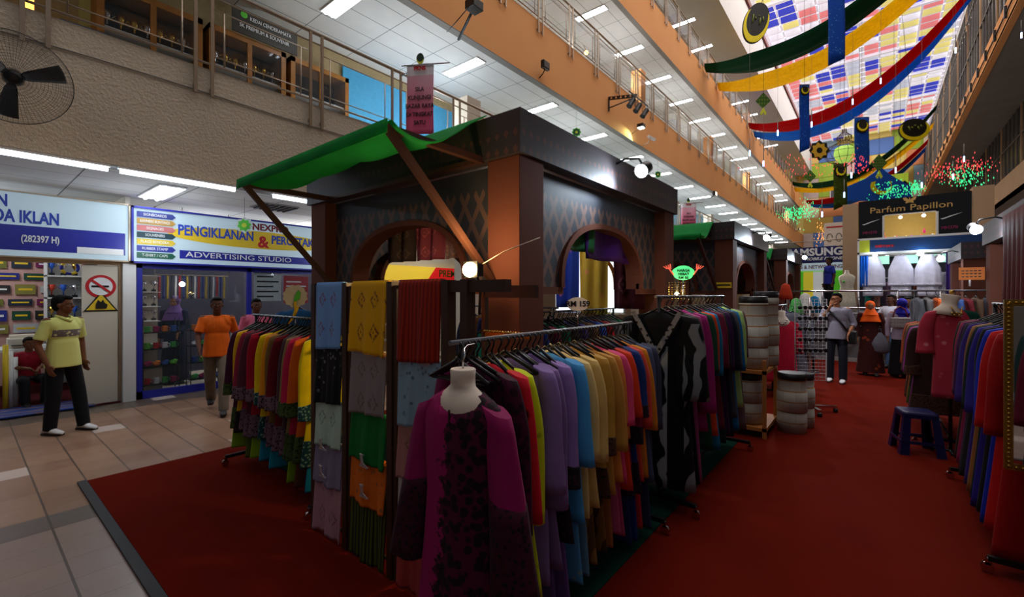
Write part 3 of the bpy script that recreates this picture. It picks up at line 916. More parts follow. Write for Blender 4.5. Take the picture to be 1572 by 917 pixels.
def bigdress():
    m = MB(); rings = []; n = 40
    prof = [(0.0, .098, .066), (-.010, .112, .070), (-.03, .15, .072), (-.052, .178, .072), (-.085, .195, .082), (-.14, .185, .095), (-.25, .178, .10), (-.40, .17, .095), (-.6, .185, .10), (-.85, .21, .115), (-1.08, .235, .125)]
    for z, w_, t_ in prof:
        f = -z/1.08; ring = []
        for k in range(n):
            a = 2*PI*k/n
            dz = 0
            if z > -.04: dz = -.060*max(0, -math.sin(a))**3*(1 if z > -.02 else .6)
            fo = 1+(.02+.09*f)*math.sin(5*a+1.2+f)+.04*f*math.sin(9*a)
            ring.append((w_*math.cos(a)*(1+.02*f*math.sin(7*a)), t_*math.sin(a)*fo, z+dz))
        rings.append(ring)
    return m.loft(rings)
bigdress().build('bodice', MAG, t)
m = MB(); m.box(-.003, -.060, -.13, .003, -.054, -.055); m.xf(Matrix.Translation((0, -.03, 0))); m.build('neck_slit', plain('dark slit', S(40, 4, 24)), t)
for s in (-1, 1):
    m = MB(); rings = []
    N = 12
    for i in range(N+1):
        f = i/N
        x = s*(.165+.075*f**.7+.03*f); z = -.05-.66*f; y = -.005-.03*f*(1 if s > 0 else .6)
        r = .062+.03*f
        rings.append([(x+r*math.cos(2*PI*k/16)*(1+.05*math.sin(3*k+f*4)), y+r*.75*math.sin(2*PI*k/16)*(1+.1*math.sin(2*k+f*6)), z+r*.5*math.cos(2*PI*k/16)*-s*(1-f)*.8) for k in range(16)])
    m.loft(rings); sv = m.build('sleeve', MAGP, t)
    m = MB()
    m.loft([[(p[0]+math.copysign(.003, p[0]-s*.24), p[1]*1.05, p[2]) for p in rg] for rg in rings[6:]]); m.build('lace_cuff', fb('black vine lace over magenta', 52, 3, 30, 'lace', (10, 1, 8)), sv)

# ---------------- second aisle rack (batik kaftan first)
rack('taller black rack behind the batik kaftan, along the aisle', (-1.32, 3.42), (-1.32, 5.35), 1.66)
G2 = 'gowns on the second aisle rack'
BAT = fb('black and white batik', 12, 12, 16, 'batik', (150, 156, 160), .9)
t = garment((-1.32, 3.46, 1.66), .05, 'black kaftan with white batik swirls facing the camera mid aisle', BAT, None, None, 1.35, w=.235, hem=.27, sl=.62, sr=.10, group=G2, cat='kaftan', name='kaftan', th=.05)
m = MB()
for s in (-1, 1):
    m.add([(s*.20, -.075, -.12), (s*.165, -.075, -.11), (0, -.082, -.40), (0, -.082, -.48)], [(0, 1, 2, 3)])
m.build('neck_trim', fb('white scroll trim', 140, 140, 144, 'lace', (20, 20, 24), .7), t, solid=.004)
second = [
 (3.62, 'plain black', fb('black crepe', 14, 14, 18), 1.35, .5), (3.74, 'dusty pink', fb('dusty pink', 150, 62, 112), 1.36, .62),
 (3.88, 'fuchsia', fb('fuchsia', 156, 30, 110), 1.0, .8), (4.02, 'dark green', fb('dark green', 26, 70, 50), 1.2, .5),
 (4.14, 'flame orange', fb('flame orange', 220, 70, 20), 1.1, .5), (4.26, 'teal blue', fb('teal blue', 16, 120, 166), 1.25, .55),
 (4.38, 'wine red', fb('wine red', 104, 20, 50), 1.1, .5), (4.50, 'deep forest', fb('deep forest', 16, 40, 30), 1.25, .5),
 (4.62, 'aubergine', fb('aubergine', 54, 20, 66), 1.2, .55), (4.74, 'midnight', fb('midnight', 18, 22, 42), 1.25, .55),
 (4.86, 'steel grey', fb('steel grey', 70, 74, 84), 1.1, .55), (4.98, 'azure', fb('azure', 16, 110, 170), 1.25, .6),
 (5.14, 'pale green', fb('pale green', 168, 204, 120), 1.05, .6), (5.26, 'grey rose', fb('grey rose', 120, 92, 96), 1.3, .5)]
for i, (y, nm, fab, L, sl) in enumerate(second):
    prev = 'the batik kaftan' if i == 0 else 'the '+second[i-1][1]+' one'
    garment((-1.32, y, 1.66), rnd.uniform(-.08, .12), nm+' gown on the second aisle rack, just behind '+prev, fab, None, None, L, sl=sl, group=G2, cat='gown', name='gown', w=.205, th=.03)

# ---------------- left rack, rail facing the tiles
rack('black rack of bright kurung dresses beside the scarf stand, facing the tiles', (-4.95, 1.92), (-3.22, 1.92), 1.47)
G3 = 'kurung dresses on the left rack'
left = [
 (-4.86, 'dark plum', fb('dark plum', 74, 22, 56), LACE_G, fb('leaf green', 130, 170, 24), .98),
 (-4.74, 'amber yellow', fb('amber yellow', 238, 180, 14), LACE_B, None, 1.0),
 (-4.63, 'rosewood', fb('rosewood', 160, 44, 70), LACE_P, None, .95),
 (-4.52, 'purple brown', fb('purple brown', 96, 44, 62), LACE_P, fb('moss', 80, 90, 30), 1.0),
 (-4.41, 'crimson', fb('crimson', 176, 20, 50), LACE_P, fb('leaf green', 130, 170, 24), .98),
 (-4.24, 'golden yellow', fb('golden yellow', 248, 210, 8), LACE_T, fb('turquoise', 20, 140, 170), .96),
 (-4.13, 'marigold', fb('marigold', 240, 150, 10), LACE_P, None, .92),
 (-4.02, 'khaki brown', fb('khaki brown', 130, 98, 50), LACE_P, fb('turquoise', 20, 140, 170), .98),
 (-3.92, 'maroon', fb('maroon', 112, 16, 30), LACE_P, None, 1.0),
 (-3.82, 'taupe purple', fb('taupe purple', 88, 64, 74), LACE_P, None, 1.0),
 (-3.73, 'olive tan', fb('olive tan', 152, 122, 74), LACE_G, fb('leaf green', 130, 170, 24), 1.02),
 (-3.66, 'raspberry', fb('raspberry', 204, 34, 80), LACE_G, None, 1.02),
 (-3.57, 'tangerine', fb('tangerine', 232, 104, 20), LACE_G, fb('chestnut', 90, 50, 30), 1.02),
 (-3.43, 'lemon yellow', fb('lemon yellow', 246, 218, 8), LACE_T, fb('turquoise', 20, 140, 170), 1.02)]
for i, (x, nm, fab, tr, sk, L) in enumerate(left):
    prev = 'the far left end' if i == 0 else 'the '+left[i-1][1]+' one'
    lab = nm+' kurung dress with dark lace hem, left rack, right of '+prev
    garment((x, 1.92, 1.47), PI/2+rnd.uniform(-.2, .05), lab, fab, tr, sk, L, group=G3, skL=.2, sl=.62, th=.032, w=.2)
hp2 = None
for k in range(20):
    x = -4.9+k*.085
    c = hp.copy(); COL.objects.link(c); c.location = (x, 1.92, 1.47); c.rotation_euler = (0, 0, PI/2+rnd.uniform(-.25, .25))
    tag(c, 'empty black hanger hooked between the dresses on the left rack', 'hanger', 'empty hangers on the left rack')

# ---------------- inner racks of the nearest booth: crowded hangers with shirts
rack('rack inside the nearest booth seen through its right arch', (-2.6, 2.9), (-2.6, 5.3), 1.50)
inn = [('teal', 20, 130, 130), ('purple', 90, 50, 150), ('deep blue', 30, 60, 140), ('wine', 120, 30, 60), ('sea green', 30, 120, 90), ('charcoal', 40, 40, 50), ('violet blue', 60, 50, 130), ('cocoa', 100, 70, 50), ('cobalt', 20, 70, 170), ('crimson', 150, 20, 40), ('grey', 90, 90, 100), ('emerald', 20, 110, 70)]
for i, (nm, r, g, b) in enumerate(inn):
    garment((-2.6, 3.05+i*.19, 1.50), rnd.uniform(-.1, .1), nm+' blouse on the rack inside the nearest booth', fb('blouse '+nm, r, g, b), None, None, .75, sl=.5, group='blouses inside the nearest booth', cat='blouse', name='blouse')
rack('rack across the inside of the nearest booth seen past the scarf stand', (-4.4, 4.4), (-2.9, 4.4), 1.52)
inn2 = [('slate', 50, 60, 90), ('walnut', 110, 70, 40), ('navy', 20, 30, 80), ('brick', 140, 50, 30), ('sand', 170, 140, 90), ('ink', 20, 22, 40), ('coffee', 90, 56, 36), ('plum', 80, 30, 70)]
for i, (nm, r, g, b) in enumerate(inn2):
    garment((-4.25+i*.18, 4.4, 1.52), PI/2+rnd.uniform(-.1, .1), nm+' blouse on the cross rack inside the nearest booth', fb('blouse '+nm, r, g, b), None, None, .75, sl=.5, group='blouses on the cross rack', cat='blouse', name='blouse')
for k in range(26):
    c = hp.copy(); COL.objects.link(c); c.location = (-2.6, 2.98+k*.09, 1.50); c.rotation_euler = (0, 0, rnd.uniform(-.3, .3))
    tag(c, 'empty black hanger on the rack inside the nearest booth', 'hanger', 'empty hangers inside the nearest booth')

# ---------------- scarf stand with three bays
M_STAND = plain('dark walnut stand', S(60, 36, 22), .5, scale=4, noise_amt=.2)
sx = [-3.11, -2.70, -2.215, -1.74]
st = thing('scarf_stand', 'dark wooden three bay stand hung with folded songket scarves', 'stand', (-2.44, 1.62, 0))
for x in sx+[-1.60]:
    MB().box(x+2.44-.025, -.03, 0.01, x+2.44+.025, .03, 1.755).build('post', M_STAND, st)
for x in sx[1:3]:
    MB().box(x+2.44+.03, -.02, 0.01, x+2.44+.06, .02, 1.73).build('post', M_STAND, st)
for k, z in enumerate((1.725, 1.30, .92, .66, .44, .10)):
    MB().tube([(-.67, 0, z), (.70, 0, z)], .010, 8).build('crossbar', M_STAND, st)
MB().box(.70, -.02, 1.69, 1.10, .03, 1.75).build('top_beam', M_STAND, st)
def scarf(x0, x1, zt, zb, label, fab, yo=-.045, fold=.012, seed=0):
    t = thing('folded_scarf', label, 'scarf', ((x0+x1)/2, 1.62, zt), 0, 'folded songket scarves on the stand')
    w = x1-x0; h = zt-zb; r = random.Random(seed)
    p1, p2 = r.random()*6, r.random()*6
    def fn(u, v):
        # up the back, over the bar, down the front
        if v < .18: y = .018; z = -(.18-v)/.18*.25*h
        elif v < .26: a = (v-.18)/.08*PI; y = .018*math.cos(a); z = .018*math.sin(a)
        else: f = (v-.26)/.74; y = -.018-.02*f-fold*math.sin(u*11+p1)*f-.006*math.sin(u*27+p2)*f; z = -f*h
        nar = 1-.06*max(0, (v-.26))*(1+.3*math.sin(p1))
        return ((u-.5)*w*nar, y, z+.01*math.sin(u*3+p2)*(v > .26)*v)
    MB().grid(fn, 26, 30).build('cloth', fab, t, solid=.007)
    return t
cols3 = [[(-3.08, -2.735, 'pale blue diamond-motif', (120, 164, 222), (130, 80, 110), 'songket'),
  (0, 0, 'black silver-flecked', (22, 22, 26), (120, 120, 126), 'floral'), (0, 0, 'pale mint paisley', (176, 200, 184), (120, 140, 130), 'songket'),
  (0, 0, 'lilac grey silk', (140, 128, 158), None, 'plain'), (0, 0, 'long blush pink', (178, 132, 146), (140, 96, 112), 'songket')],
 [(-2.625, -2.245, 'golden yellow striped', (228, 168, 10), (120, 60, 40), 'songket'), (0, 0, 'warm grey patterned', (138, 128, 128), (110, 90, 90), 'songket'),
  (0, 0, 'emerald green', (8, 112, 44), (10, 80, 30), 'plain'), (0, 0, 'burnt orange brocade', (214, 104, 20), (150, 90, 60), 'floral'), (0, 0, 'long black and olive', (30, 30, 16), (74, 84, 20), 'stripe')],
 [(-2.135, -1.775, 'brick red songket', (156, 36, 12), (120, 24, 10), 'stripe'), (0, 0, 'powder blue brocade', (130, 160, 178), (84, 104, 120), 'floral'),
  (0, 0, 'dusty rose', (170, 116, 110), (120, 80, 80), 'songket'), (0, 0, 'silver white', (176, 172, 170), (140, 136, 134), 'floral'), (0, 0, 'long terracotta', (168, 60, 56), (130, 40, 40), 'plain')]]
rows = [(1.745, 1.31), (1.315, .935), (.935, .64), (.655, .38), (.42, -.0)]
for ci, colm in enumerate(cols3):
    xa, xb = colm[0][0], colm[0][1]
    for ri, it in enumerate(colm):
        zt, zb = rows[ri]
        if ri == 4: zt, zb = .47, .035
        lab = it[2]+' scarf folded over bar in the '+['left', 'middle', 'right'][ci]+' bay, '+['top row', 'second row', 'third row', 'fourth row', 'bottom row'][ri]
        scarf(xa, xb, zt, zb, lab, fabric('scarf '+it[2], S(*it[3]), S(*it[4]) if it[4] else None, it[5], 1.0), seed=ci*7+ri)
M_CLIP = plain('nickel clip', S(210, 210, 214), .3, metal=.4)
# metal bulldog clips holding the lower scarves
for (x, z, l) in ((-2.92, .655, 'fourth row, left bay'), (-2.92, .47, 'bottom row, left bay'), (-2.43, .655, 'fourth row, middle bay'), (-2.43, .47, 'bottom row, middle bay'), (-1.95, .655, 'fourth row, right bay')):
    t = thing('bulldog_clip', 'shiny bulldog clip on the scarf in the '+l, 'clip', (x, 1.575, z-.0), 0, 'bulldog clips on the scarves')
    m = MB(); m.add([(-.04, -.014, -.03), (.04, -.014, -.03), (.03, -.02, -.012), (.012, -.024, .0), (.014, -.03, .045), (-.014, -.03, .045), (-.012, -.024, 0), (-.03, -.02, -.012)], [(0, 1, 2, 3, 4, 5, 6, 7)])
    m.build('jaw', M_CLIP, t, solid=.003)
    m = MB(); m.tube([(-.04, -.012, -.028), (.04, -.012, -.028)], .006, 8); m.tube([(-.016, -.02, .045), (-.006, -.035, .055), (.006, -.035, .055), (.016, -.02, .045)], .004, 6); m.build('spring', M_CLIP, t)

# gold sequin frame seen between stand and column
t = thing('mirror', 'dark framed opening with gold beaded lower edge behind the stand', 'mirror', (-1.78, 1.98, 0))  # open frame of top bar and gold rail, no mirror glass
G_GOLD = plain('gilded moulding', S(176, 138, 60), .3, metal=.9, scale=90, noise_amt=.5)
m = MB(); m.box(-.04, 0, 1.66, .34, .03, 1.73); m.build('top_bar', M_STAND, t)
m = MB(); m.box(-.04, 0, 1.43, .30, .03, 1.46)
for k in range(17): m.ball((-.03+k*.02, -.004, 1.462), .007, 4)
m.build('beaded_edge', G_GOLD, t)
MB().box(-.06, 0, .02, -.03, .03, 1.75).build('post', M_STAND, t)

# ---------------- right side racks
rack('rack of long gowns at the right edge beside the gold framed mirror', (.80, 3.85), (.80, 5.7), 1.60)
G4 = 'long gowns on the right rack'
right = [
 (3.95, 'scarlet', fb('deep scarlet', 150, 8, 12), 1.38), (4.12, 'poppy red', fb('poppy red', 176, 14, 14), 1.3),
 (4.30, 'cobalt blue', fb('cobalt gown', 20, 40, 170), 1.32), (4.44, 'near black', fb('near black', 18, 18, 22), 1.3), (4.58, 'violet navy', fb('violet navy', 40, 32, 130), 1.32),
 (4.72, 'black green', fb('black green', 16, 36, 32), 1.3), (4.86, 'bronze', fb('bronze', 136, 90, 48), 1.3), (5.0, 'indigo', fb('indigo gown', 50, 34, 120), 1.3),
 (5.14, 'charcoal', fb('charcoal gown', 36, 34, 38), 1.28), (5.28, 'dark aubergine', fb('dark aubergine', 60, 22, 70), 1.28), (5.42, 'rose plum', fb('rose plum', 130, 26, 66), 1.25), (5.56, 'dark brown', fb('dark brown gown', 48, 30, 24), 1.25)]
for i, (y, nm, fab, L) in enumerate(right):
    prev = 'the gold framed mirror' if i == 0 else 'the '+right[i-1][1]+' one'
    garment((.80, y, 1.60), PI+rnd.uniform(-.15, .1), nm+' long gown on the right rack, just behind '+prev, fab, None, None, L, group=G4, cat='gown', name='gown', sl=.62, w=.21, hem=.27, th=.05)
# gold framed mirror
t = thing('mirror', 'tall gold framed mirror hanging at the right edge of the photo', 'mirror', (.56, 3.70, .70))
m = MB()
for (a, b, c, d) in ((0, 0, .035, .95), (.48, 0, .515, .95), (.035, 0, .48, .035), (.035, .915, .48, .95)): m.box(a, 0, b, c, .03, d)
for k in range(38):
    m.ball((.017, -.004, .02+k*.0245), .0085, 4)
for k in range(20): m.ball((.02+k*.025, -.004, .017), .0085, 4); m.ball((.02+k*.025, -.004, .933), .0085, 4)
m.build('gilded_frame', G_GOLD, t)
tm = NT('mirror glass'); tm.color((.7, .7, .72, 1)); tm.set(rough=.03, metal=1.0)
MB().box(.035, .008, .035, .48, .012, .915).build('mirror_glass', tm.m, t)
MB().box(.03, .014, .03, .49, .028, .92).build('backing', M_STAND, t)
# dark clothes in front of the mirror at the very edge
rack('rack at the very right edge in front of the gold framed mirror', (1.02, 2.35), (1.02, 3.5), 1.55)
for i, (y, nm, c) in enumerate(((2.75, 'dark teal', (16, 48, 50)), (2.95, 'dark magenta', (96, 12, 40)), (3.12, 'black', (16, 16, 20)), (3.28, 'bottle green', (14, 44, 30)), (3.42, 'dark rose', (110, 20, 44)))):
    garment((1.02, y, 1.55), PI+rnd.uniform(-.15, .1), nm+' dress cut by the right edge of the photo, before the gold mirror', fb('edge '+nm, *c), None, None, 1.2, group='dresses at the right edge', sl=.6)

# rack with the ruby dress bust, and ochre/brown dresses behind it
rack('rack of brown and ochre dresses behind the blue stool', (.62, 6.7), (.62, 8.4), 1.45)
b2 = [(6.95, 'chocolate', (50, 30, 26), LACE_K), (7.1, 'purple pink', (160, 50, 150), None), (7.26, 'olive black', (30, 34, 24), LACE_K), (7.42, 'dark moss', (50, 54, 34), LACE_G), (7.58, 'rust', (150, 66, 28), None), (7.74, 'ochre', (170, 100, 40), None), (7.9, 'black brown', (26, 20, 20), LACE_K), (8.06, 'copper orange', (190, 84, 30), None), (8.22, 'dark wine', (70, 20, 30), None)]
for i, (y, nm, c, tr) in enumerate(b2):
    garment((.55, y, 1.45), PI+rnd.uniform(-.15, .15), nm+' dress on the rack behind the blue stool', fb('b2 '+nm, *c), tr, None, 1.0, group='dresses behind the blue stool', sl=.55)
p = PD(1460, 456, 4.75)
t = thing('mannequin_bust', 'off white neck bust tilted above the ruby and green dress', 'mannequin', (p.x, p.y, p.z+.02), .5)
t.rotation_euler = (0, .18, .5)
m = MB(); m.loft([[(r*math.cos(2*PI*k/20), r*math.sin(2*PI*k/20)*(1 if r < .08 else .7), z) for k in range(20)] for r, z in ((.085, .0), (.088, -.01), (.07, -.05), (.062, -.09), (.07, -.12), (.12, -.17), (.13, -.22))])
m.build('bust_form', M_BUST, t)
m = MB(); m.tube([(0, 0, 0), (0, 0, .04), (.02, 0, .05)], .012, 8); m.ball((0, 0, .03), .022, 6); m.build('gold_knob', G_GOLD, t)
RUBY = fb('ruby flowered satin', 168, 46, 66, 'floral', (196, 110, 120), .5)
dr = garment((p.x, p.y, p.z+.0), .42, 'ruby flowered dress with dark green sleeve worn by the tilted bust', RUBY, None, None, .95, w=.17, hem=.17, th=.075, sleeves=False, hanger=False)
for s, mt in ((-1, RUBY), (1, fb('dark green satin', 10, 70, 56))):
    m = MB(); m.loft(sleeve_rings(s, .19, .45, .07, 5, zs=-.15)); m.build('sleeve', mt, dr)
tag(MB().tube([(p.x, p.y+.02, .02), (p.x, p.y+.02, p.z-.15)], .014, 8).tube([(p.x-.18, p.y+.02, .02), (p.x+.18, p.y+.02, .02)], .014, 8).tube([(p.x, p.y-.16, .02), (p.x, p.y+.2, .02)], .014, 8).build('mannequin_stand', M_RACK), 'thin black stand under the tilted neck bust', 'stand')
m = MB(); m.tube([(-.05, -.085, -.10), (-.02, -.10, -.17), (.03, -.10, -.17), (.05, -.085, -.10)], .006, 5)
for k in range(5): m.ball((-.05+k*.02, -.105, -.17-.02*(k % 2)), .013, 5)
m.xf(Matrix.Translation(p) @ Matrix.Rotation(.42, 4, 'Z'))
tag(m.build('necklace', G_GOLD), 'gold beaded necklace on the ruby flowered dress', 'necklace')

# high rack under the orange notice
rack('high rack of blouses below the orange notice on the right', (.45, 9.75), (1.75, 9.75), 1.74)
hr = [('grey', (90, 92, 100)), ('stone', (110, 108, 110)), ('orange', (216, 96, 30)), ('purple', (84, 50, 120)), ('blue', (60, 90, 150)), ('maroon', (110, 30, 40)), ('brown', (90, 66, 50)), ('slate', (60, 66, 80)), ('green', (60, 110, 50)), ('olive', (100, 110, 40)), ('yellow', (200, 180, 40))]
for i, (nm, c) in enumerate(hr):
    garment((.52+i*.11, 9.75, 1.74), PI/2+.2, nm+' blouse on the high rack below the orange notice', fb('hr '+nm, *c), None, None, .62, w=.19, group='blouses on the high rack', cat='blouse', name='blouse', sl=.45, th=.03)
# maroon drapery at the right booth
m = MB(); m.grid(lambda u, v: (1.17+.03*math.sin(u*40)*v, 6.5+u*1.3, 2.6-1.5*v), 60, 10)
tag(m.build('hanging_cloth', fb('dark maroon velvet', 84, 10, 10), solid=.01), 'dark maroon cloth hanging on the right booth above the gowns', 'cloth')
# ================================================================== SHOPS ON THE LEFT
M_BLUE = plain('deep blue paint', S(34, 40, 150), .4, noise_amt=.05)
M_BLUET = plain('blue lettering', S(36, 66, 176), .4, noise_amt=.02)
M_SIGNW = emis('backlit white sign face', S(176, 196, 206), .32)
M_RED = plain('red print', S(190, 20, 30), .5)
M_WHT = plain('white print', S(236, 236, 236), .5, noise_amt=.02)
M_YEL = plain('yellow print', S(232, 196, 40), .5, noise_amt=.03)
M_PINK = plain('pink slat wall', S(208, 160, 150), .6)
RS = (PI/2, 0, PI/2)    # text facing +X
XS = -9.2
# sign A
t = thing('shop_sign', 'white and blue shop sign at the far left ending in IKLAN', 'sign', (XS, -1.5, 2.2), 0, None)
MB().box(0, 0, 0, .16, 3.18, .86).build('sign_box', M_SIGNW, t)
MB().box(.16, 0, .08, .165, 3.14, .42).build('blue_stripe', M_BLUE, t)
MB().box(.166, 2.6, .08, .17, 3.12, .17).build('white_strip', M_WHT, t)
m = MB()
for z in (-.02, .86): m.box(-.01, -.02, z, .18, 3.20, z+.02)
m.box(-.01, 3.18, -.02, .18, 3.2, .88); m.build('edge_frame', M_STEEL, t)
text('N', .22, M_BLUET, t, (.166, 1.93, .73), RS, bold=.008, align='RIGHT', sx=.6)
text('DA IKLAN', .23, M_BLUET, t, (.166, 2.42, .53), RS, bold=.008, align='RIGHT', sx=.6)
text('(282397 H)', .13, M_WHT, t, (.168, 2.42, .24), RS, bold=.003, align='RIGHT', sx=.62)
# sign B
t = thing('shop_sign', 'white shop sign reading PENGIKLANAN & PERCETAKAN with stacked arrows', 'sign', (XS, 1.74, 2.2))
MB().box(0, 0, 0, .16, 4.6, .84).build('sign_box', M_SIGNW, t)
m = MB(); m.box(-.01, -.03, -.03, .19, 4.6, 0); m.box(-.01, -.03, .84, .19, 4.6, .87); m.box(-.01, -.03, -.03, .19, 0, .87); m.build('edge_frame', M_BLUE, t)
arr = [('SIGNBOARDS', (50, 60, 130)), ('BANNERS BUNTINGS', (180, 140, 70)), ('SIGNAGES', (190, 110, 110)), ('SOUVENIRS', (30, 60, 70)), ('FLAGS BENDERA', (220, 190, 60)), ('RUBBER STAMP', (40, 50, 150)), ('T-SHIRT / CAPS', (20, 90, 70))]
for i, (s, c) in enumerate(arr):
    z = .75-i*.108
    m = MB(); m.prism([(.04, -.045), (.50, -.045), (.545, 0), (.50, .045), (.04, .045)], .006, M=Matrix.Translation((.172, 0, z)) @ Matrix.Rotation(PI/2, 4, 'Z'))
    a = m.build('arrow_plate', plain('arrow '+s, S(*c), .5), t)
    text(s, .062, M_WHT, t, (.175, .27, z), RS, align='CENTER', sx=.8 if len(s) < 15 else .66)
m = MB(); n = 40
m.prism([(1.85+1.42*math.cos(2*PI*k/n), .50+.165*math.sin(2*PI*k/n)) for k in range(n)], .006, M=Matrix.Translation((.168, 0, 0)) @ Matrix.Rotation(PI/2, 4, 'Z'))
m.build('yellow_swoosh', M_YEL, t)
text('PENGIKLANAN', .24, M_BLUET, t, (.17, .57, .55), RS, bold=.006, sx=.72)
text('&', .30, M_RED, t, (.172, 1.82, .46), RS, bold=.008)
text('PERCETAKAN', .22, M_BLUET, t, (.17, 2.06, .52), RS, bold=.006, sx=.8)
text('NEXPRO', .17, plain('dark red print', S(120, 20, 30)), t, (.17, 1.72, .74), RS, bold=.006)
MB().box(.16, .60, .08, .166, 4.4, .22).build('blue_bar', M_BLUE, t)
text('ADVERTISING STUDIO', .13, M_WHT, t, (.17, .68, .15), RS, sx=1.35)
# pillar between shops and door frames
struct(MB().box(XS-.05, 1.62, 0, XS+.12, 1.78, 2.2).build('wall_pier', M_WHITE))
tag(MB().box(XS-.02, 1.58, 0, XS+.04, 1.62, 2.2).box(XS-.02, -3, 2.13, XS+.04, 1.58, 2.2).build('shop_door_frame', M_STEEL), 'grey metal shutter frame of the left shop opening', 'frame')
# white door leaf/panel with notices, right of the standing man
t = thing('white_partition', 'white panel with a no smoking sign and a flammable warning sign', 'panel', (XS-.02, 1.0, 0))
MB().box(0, .17, .02, .05, .575, 2.12).build('panel_board', M_CREAM, t)
def disc(m, y, z, r, x, mi=0, n=28):
    m.prism([(y+r*math.cos(2*PI*k/n), z+r*math.sin(2*PI*k/n)) for k in range(n)], .004, mi, M=Matrix.Translation((x, 0, 0)) @ Matrix.Rotation(PI/2, 4, 'Z'))
m = MB(); disc(m, .38, 1.80, .175, .056, 0); disc(m, .38, 1.80, .135, .061, 1)
m.box(.062, .27, 1.785, .066, .47, 1.815, 2); m.bar((.068, .28, 1.89), (.068, .48, 1.71), .006, .03, 0)
m.build('no_smoking_sign', [M_RED, M_WHT, M_BLACK], t)
m = MB(); Mx = Matrix.Translation((.058, 0, 0)) @ Matrix.Rotation(PI/2, 4, 'Z')
m.prism([(.18, 1.42), (.58, 1.42), (.38, 1.72)], .004, 0, M=Mx)
m.prism([(.215, 1.442), (.545, 1.442), (.38, 1.685)], .008, 1, M=Matrix.Translation((.059, 0, 0)) @ Matrix.Rotation(PI/2, 4, 'Z'))
m.prism([(.32, 1.46), (.44, 1.46), (.455, 1.52), (.42, 1.55), (.40, 1.60), (.375, 1.56), (.345, 1.60), (.32, 1.53)], .006, 0, M=Matrix.Translation((.069, 0, 0)) @ Matrix.Rotation(PI/2, 4, 'Z'))
m.build('flammable_sign', [M_BLACK, M_YEL], t)
# shop A interior
struct(MB().box(-12.4, -4, 0, -12.3, 2.0, Z1).build('wall_back_shop', M_PINK))
struct(MB().box(-12.4, 1.68, 0, XS-.06, 1.74, Z1).build('wall_side_shop', M_CREAM))
struct(MB().box(-12.4, -4, .001, XS+.1, 1.60, .02).build('floor_shop', carpet_mat('maroon shop mat', S(60, 20, 24), S(84, 30, 34))))
tag(MB().box(XS-.5, -3, .02, XS+.18, 1.3, .035).build('door_mat', fb('blue swirl mat', 30, 60, 130, 'batik', (110, 90, 96), .5)), 'blue swirled mat in the doorway behind the standing man', 'mat')
point((-10.8, -.2, 2.9), 55, (.85, .93, 1.0), .3)
rnd = random.Random(8)
pc = [(110, 110, 40), (30, 40, 60), (120, 20, 80), (30, 40, 130), (20, 70, 50), (40, 34, 34), (140, 130, 60), (190, 190, 190)]
k = 0
for r_ in range(6):
    y = .30
    while y < 1.15:
        w = rnd.uniform(.22, .42); h = rnd.uniform(.10, .2)
        if r_ in (1, 3): h = .12
        c = pc[k % len(pc)]; k += 1
        t = thing('sample_plaque', 'small sample plaque on the pink wall of the left shop', 'plaque', (-12.28, y, 2.25-r_*.24), 0, 'sample plaques on the pink wall')
        MB().box(0, 0, -h/2, .03, w, h/2).build('plaque_board', plain('plaque %d' % (k % 8), S(*c)), t)
        MB().box(.03, .04, -h*.1, .034, w-.04, h*.1).build('plaque_print', M_YEL if k % 3 else M_WHT, t)
        y += w+.06
# shelf unit with trophies
t = thing('display_shelf', 'white shelf unit with small trophies behind the standing man', 'shelf', (-11.7, 1.05, 0))
for z in (.4, .8, 1.2, 1.6, 2.0): MB().box(-.15, -.05, z, .15, .6, z+.025).build('shelf', M_WHITE, t)
for y in (-.05, .58): MB().box(-.15, y, .02, .15, y+.02, 2.4).build('side_panel', M_WHITE, t)
MB().box(-.17, -.05, .02, -.15, .6, 2.4).build('back_panel', M_WHITE, t)
tcol = [S(220, 220, 225), S(200, 60, 40), S(40, 90, 190), S(220, 180, 60), S(60, 160, 80)]
def trophy(loc, c, label, group, s=1.0):
    m = MB(); m.box(-.04*s, -.04*s, 0, .04*s, .04*s, .05*s, 1)
    m.lathe([(.012*s, .05*s), (.01*s, .12*s), (.04*s, .17*s), (.05*s, .26*s), (.045*s, .26*s)], 10)
    for q in (-1, 1): m.tube([(0, q*.045*s, .24*s), (0, q*.075*s, .21*s), (0, q*.045*s, .17*s)], .006*s, 5)
    o = m.build('trophy', [c, M_BLACK], None, loc); tag(o, label, 'trophy', group); return o
M_SILV = plain('silver cup', S(220, 220, 226), .15, metal=1.0); M_GOLDC = plain('gold cup', S(220, 180, 80), .2, metal=1.0)
for i, z in enumerate((.825, 1.225, 1.625, 2.025)):
    for j in range(4):
        trophy((-11.6, 1.08+j*.15, z), [M_SILV, M_GOLDC, plain('red plastic cup', tcol[1]), plain('blue plastic cup', tcol[2])][(i+j) % 4], 'small trophy on the white shelf behind the standing man', 'trophies on the white shelf', .9)
t = thing('paper_wreath', 'blue and yellow looped ribbon hanging in the left shop', 'decoration', (-10.4, 1.18, 2.12))
m = MB()
for q in range(9):
    a0 = q*2*PI/9
    m.tube([(0, .10*math.cos(a0+i*.14), .10*math.sin(a0+i*.14)) for i in range(6)], .022, 7, mi=q % 2)
m.build('loop', [M_BLUE, M_YEL], t); MB().tube([(0, 0, .1), (0, 0, Z1-2.12)], .003, 4).build('string', M_BLACK, t)
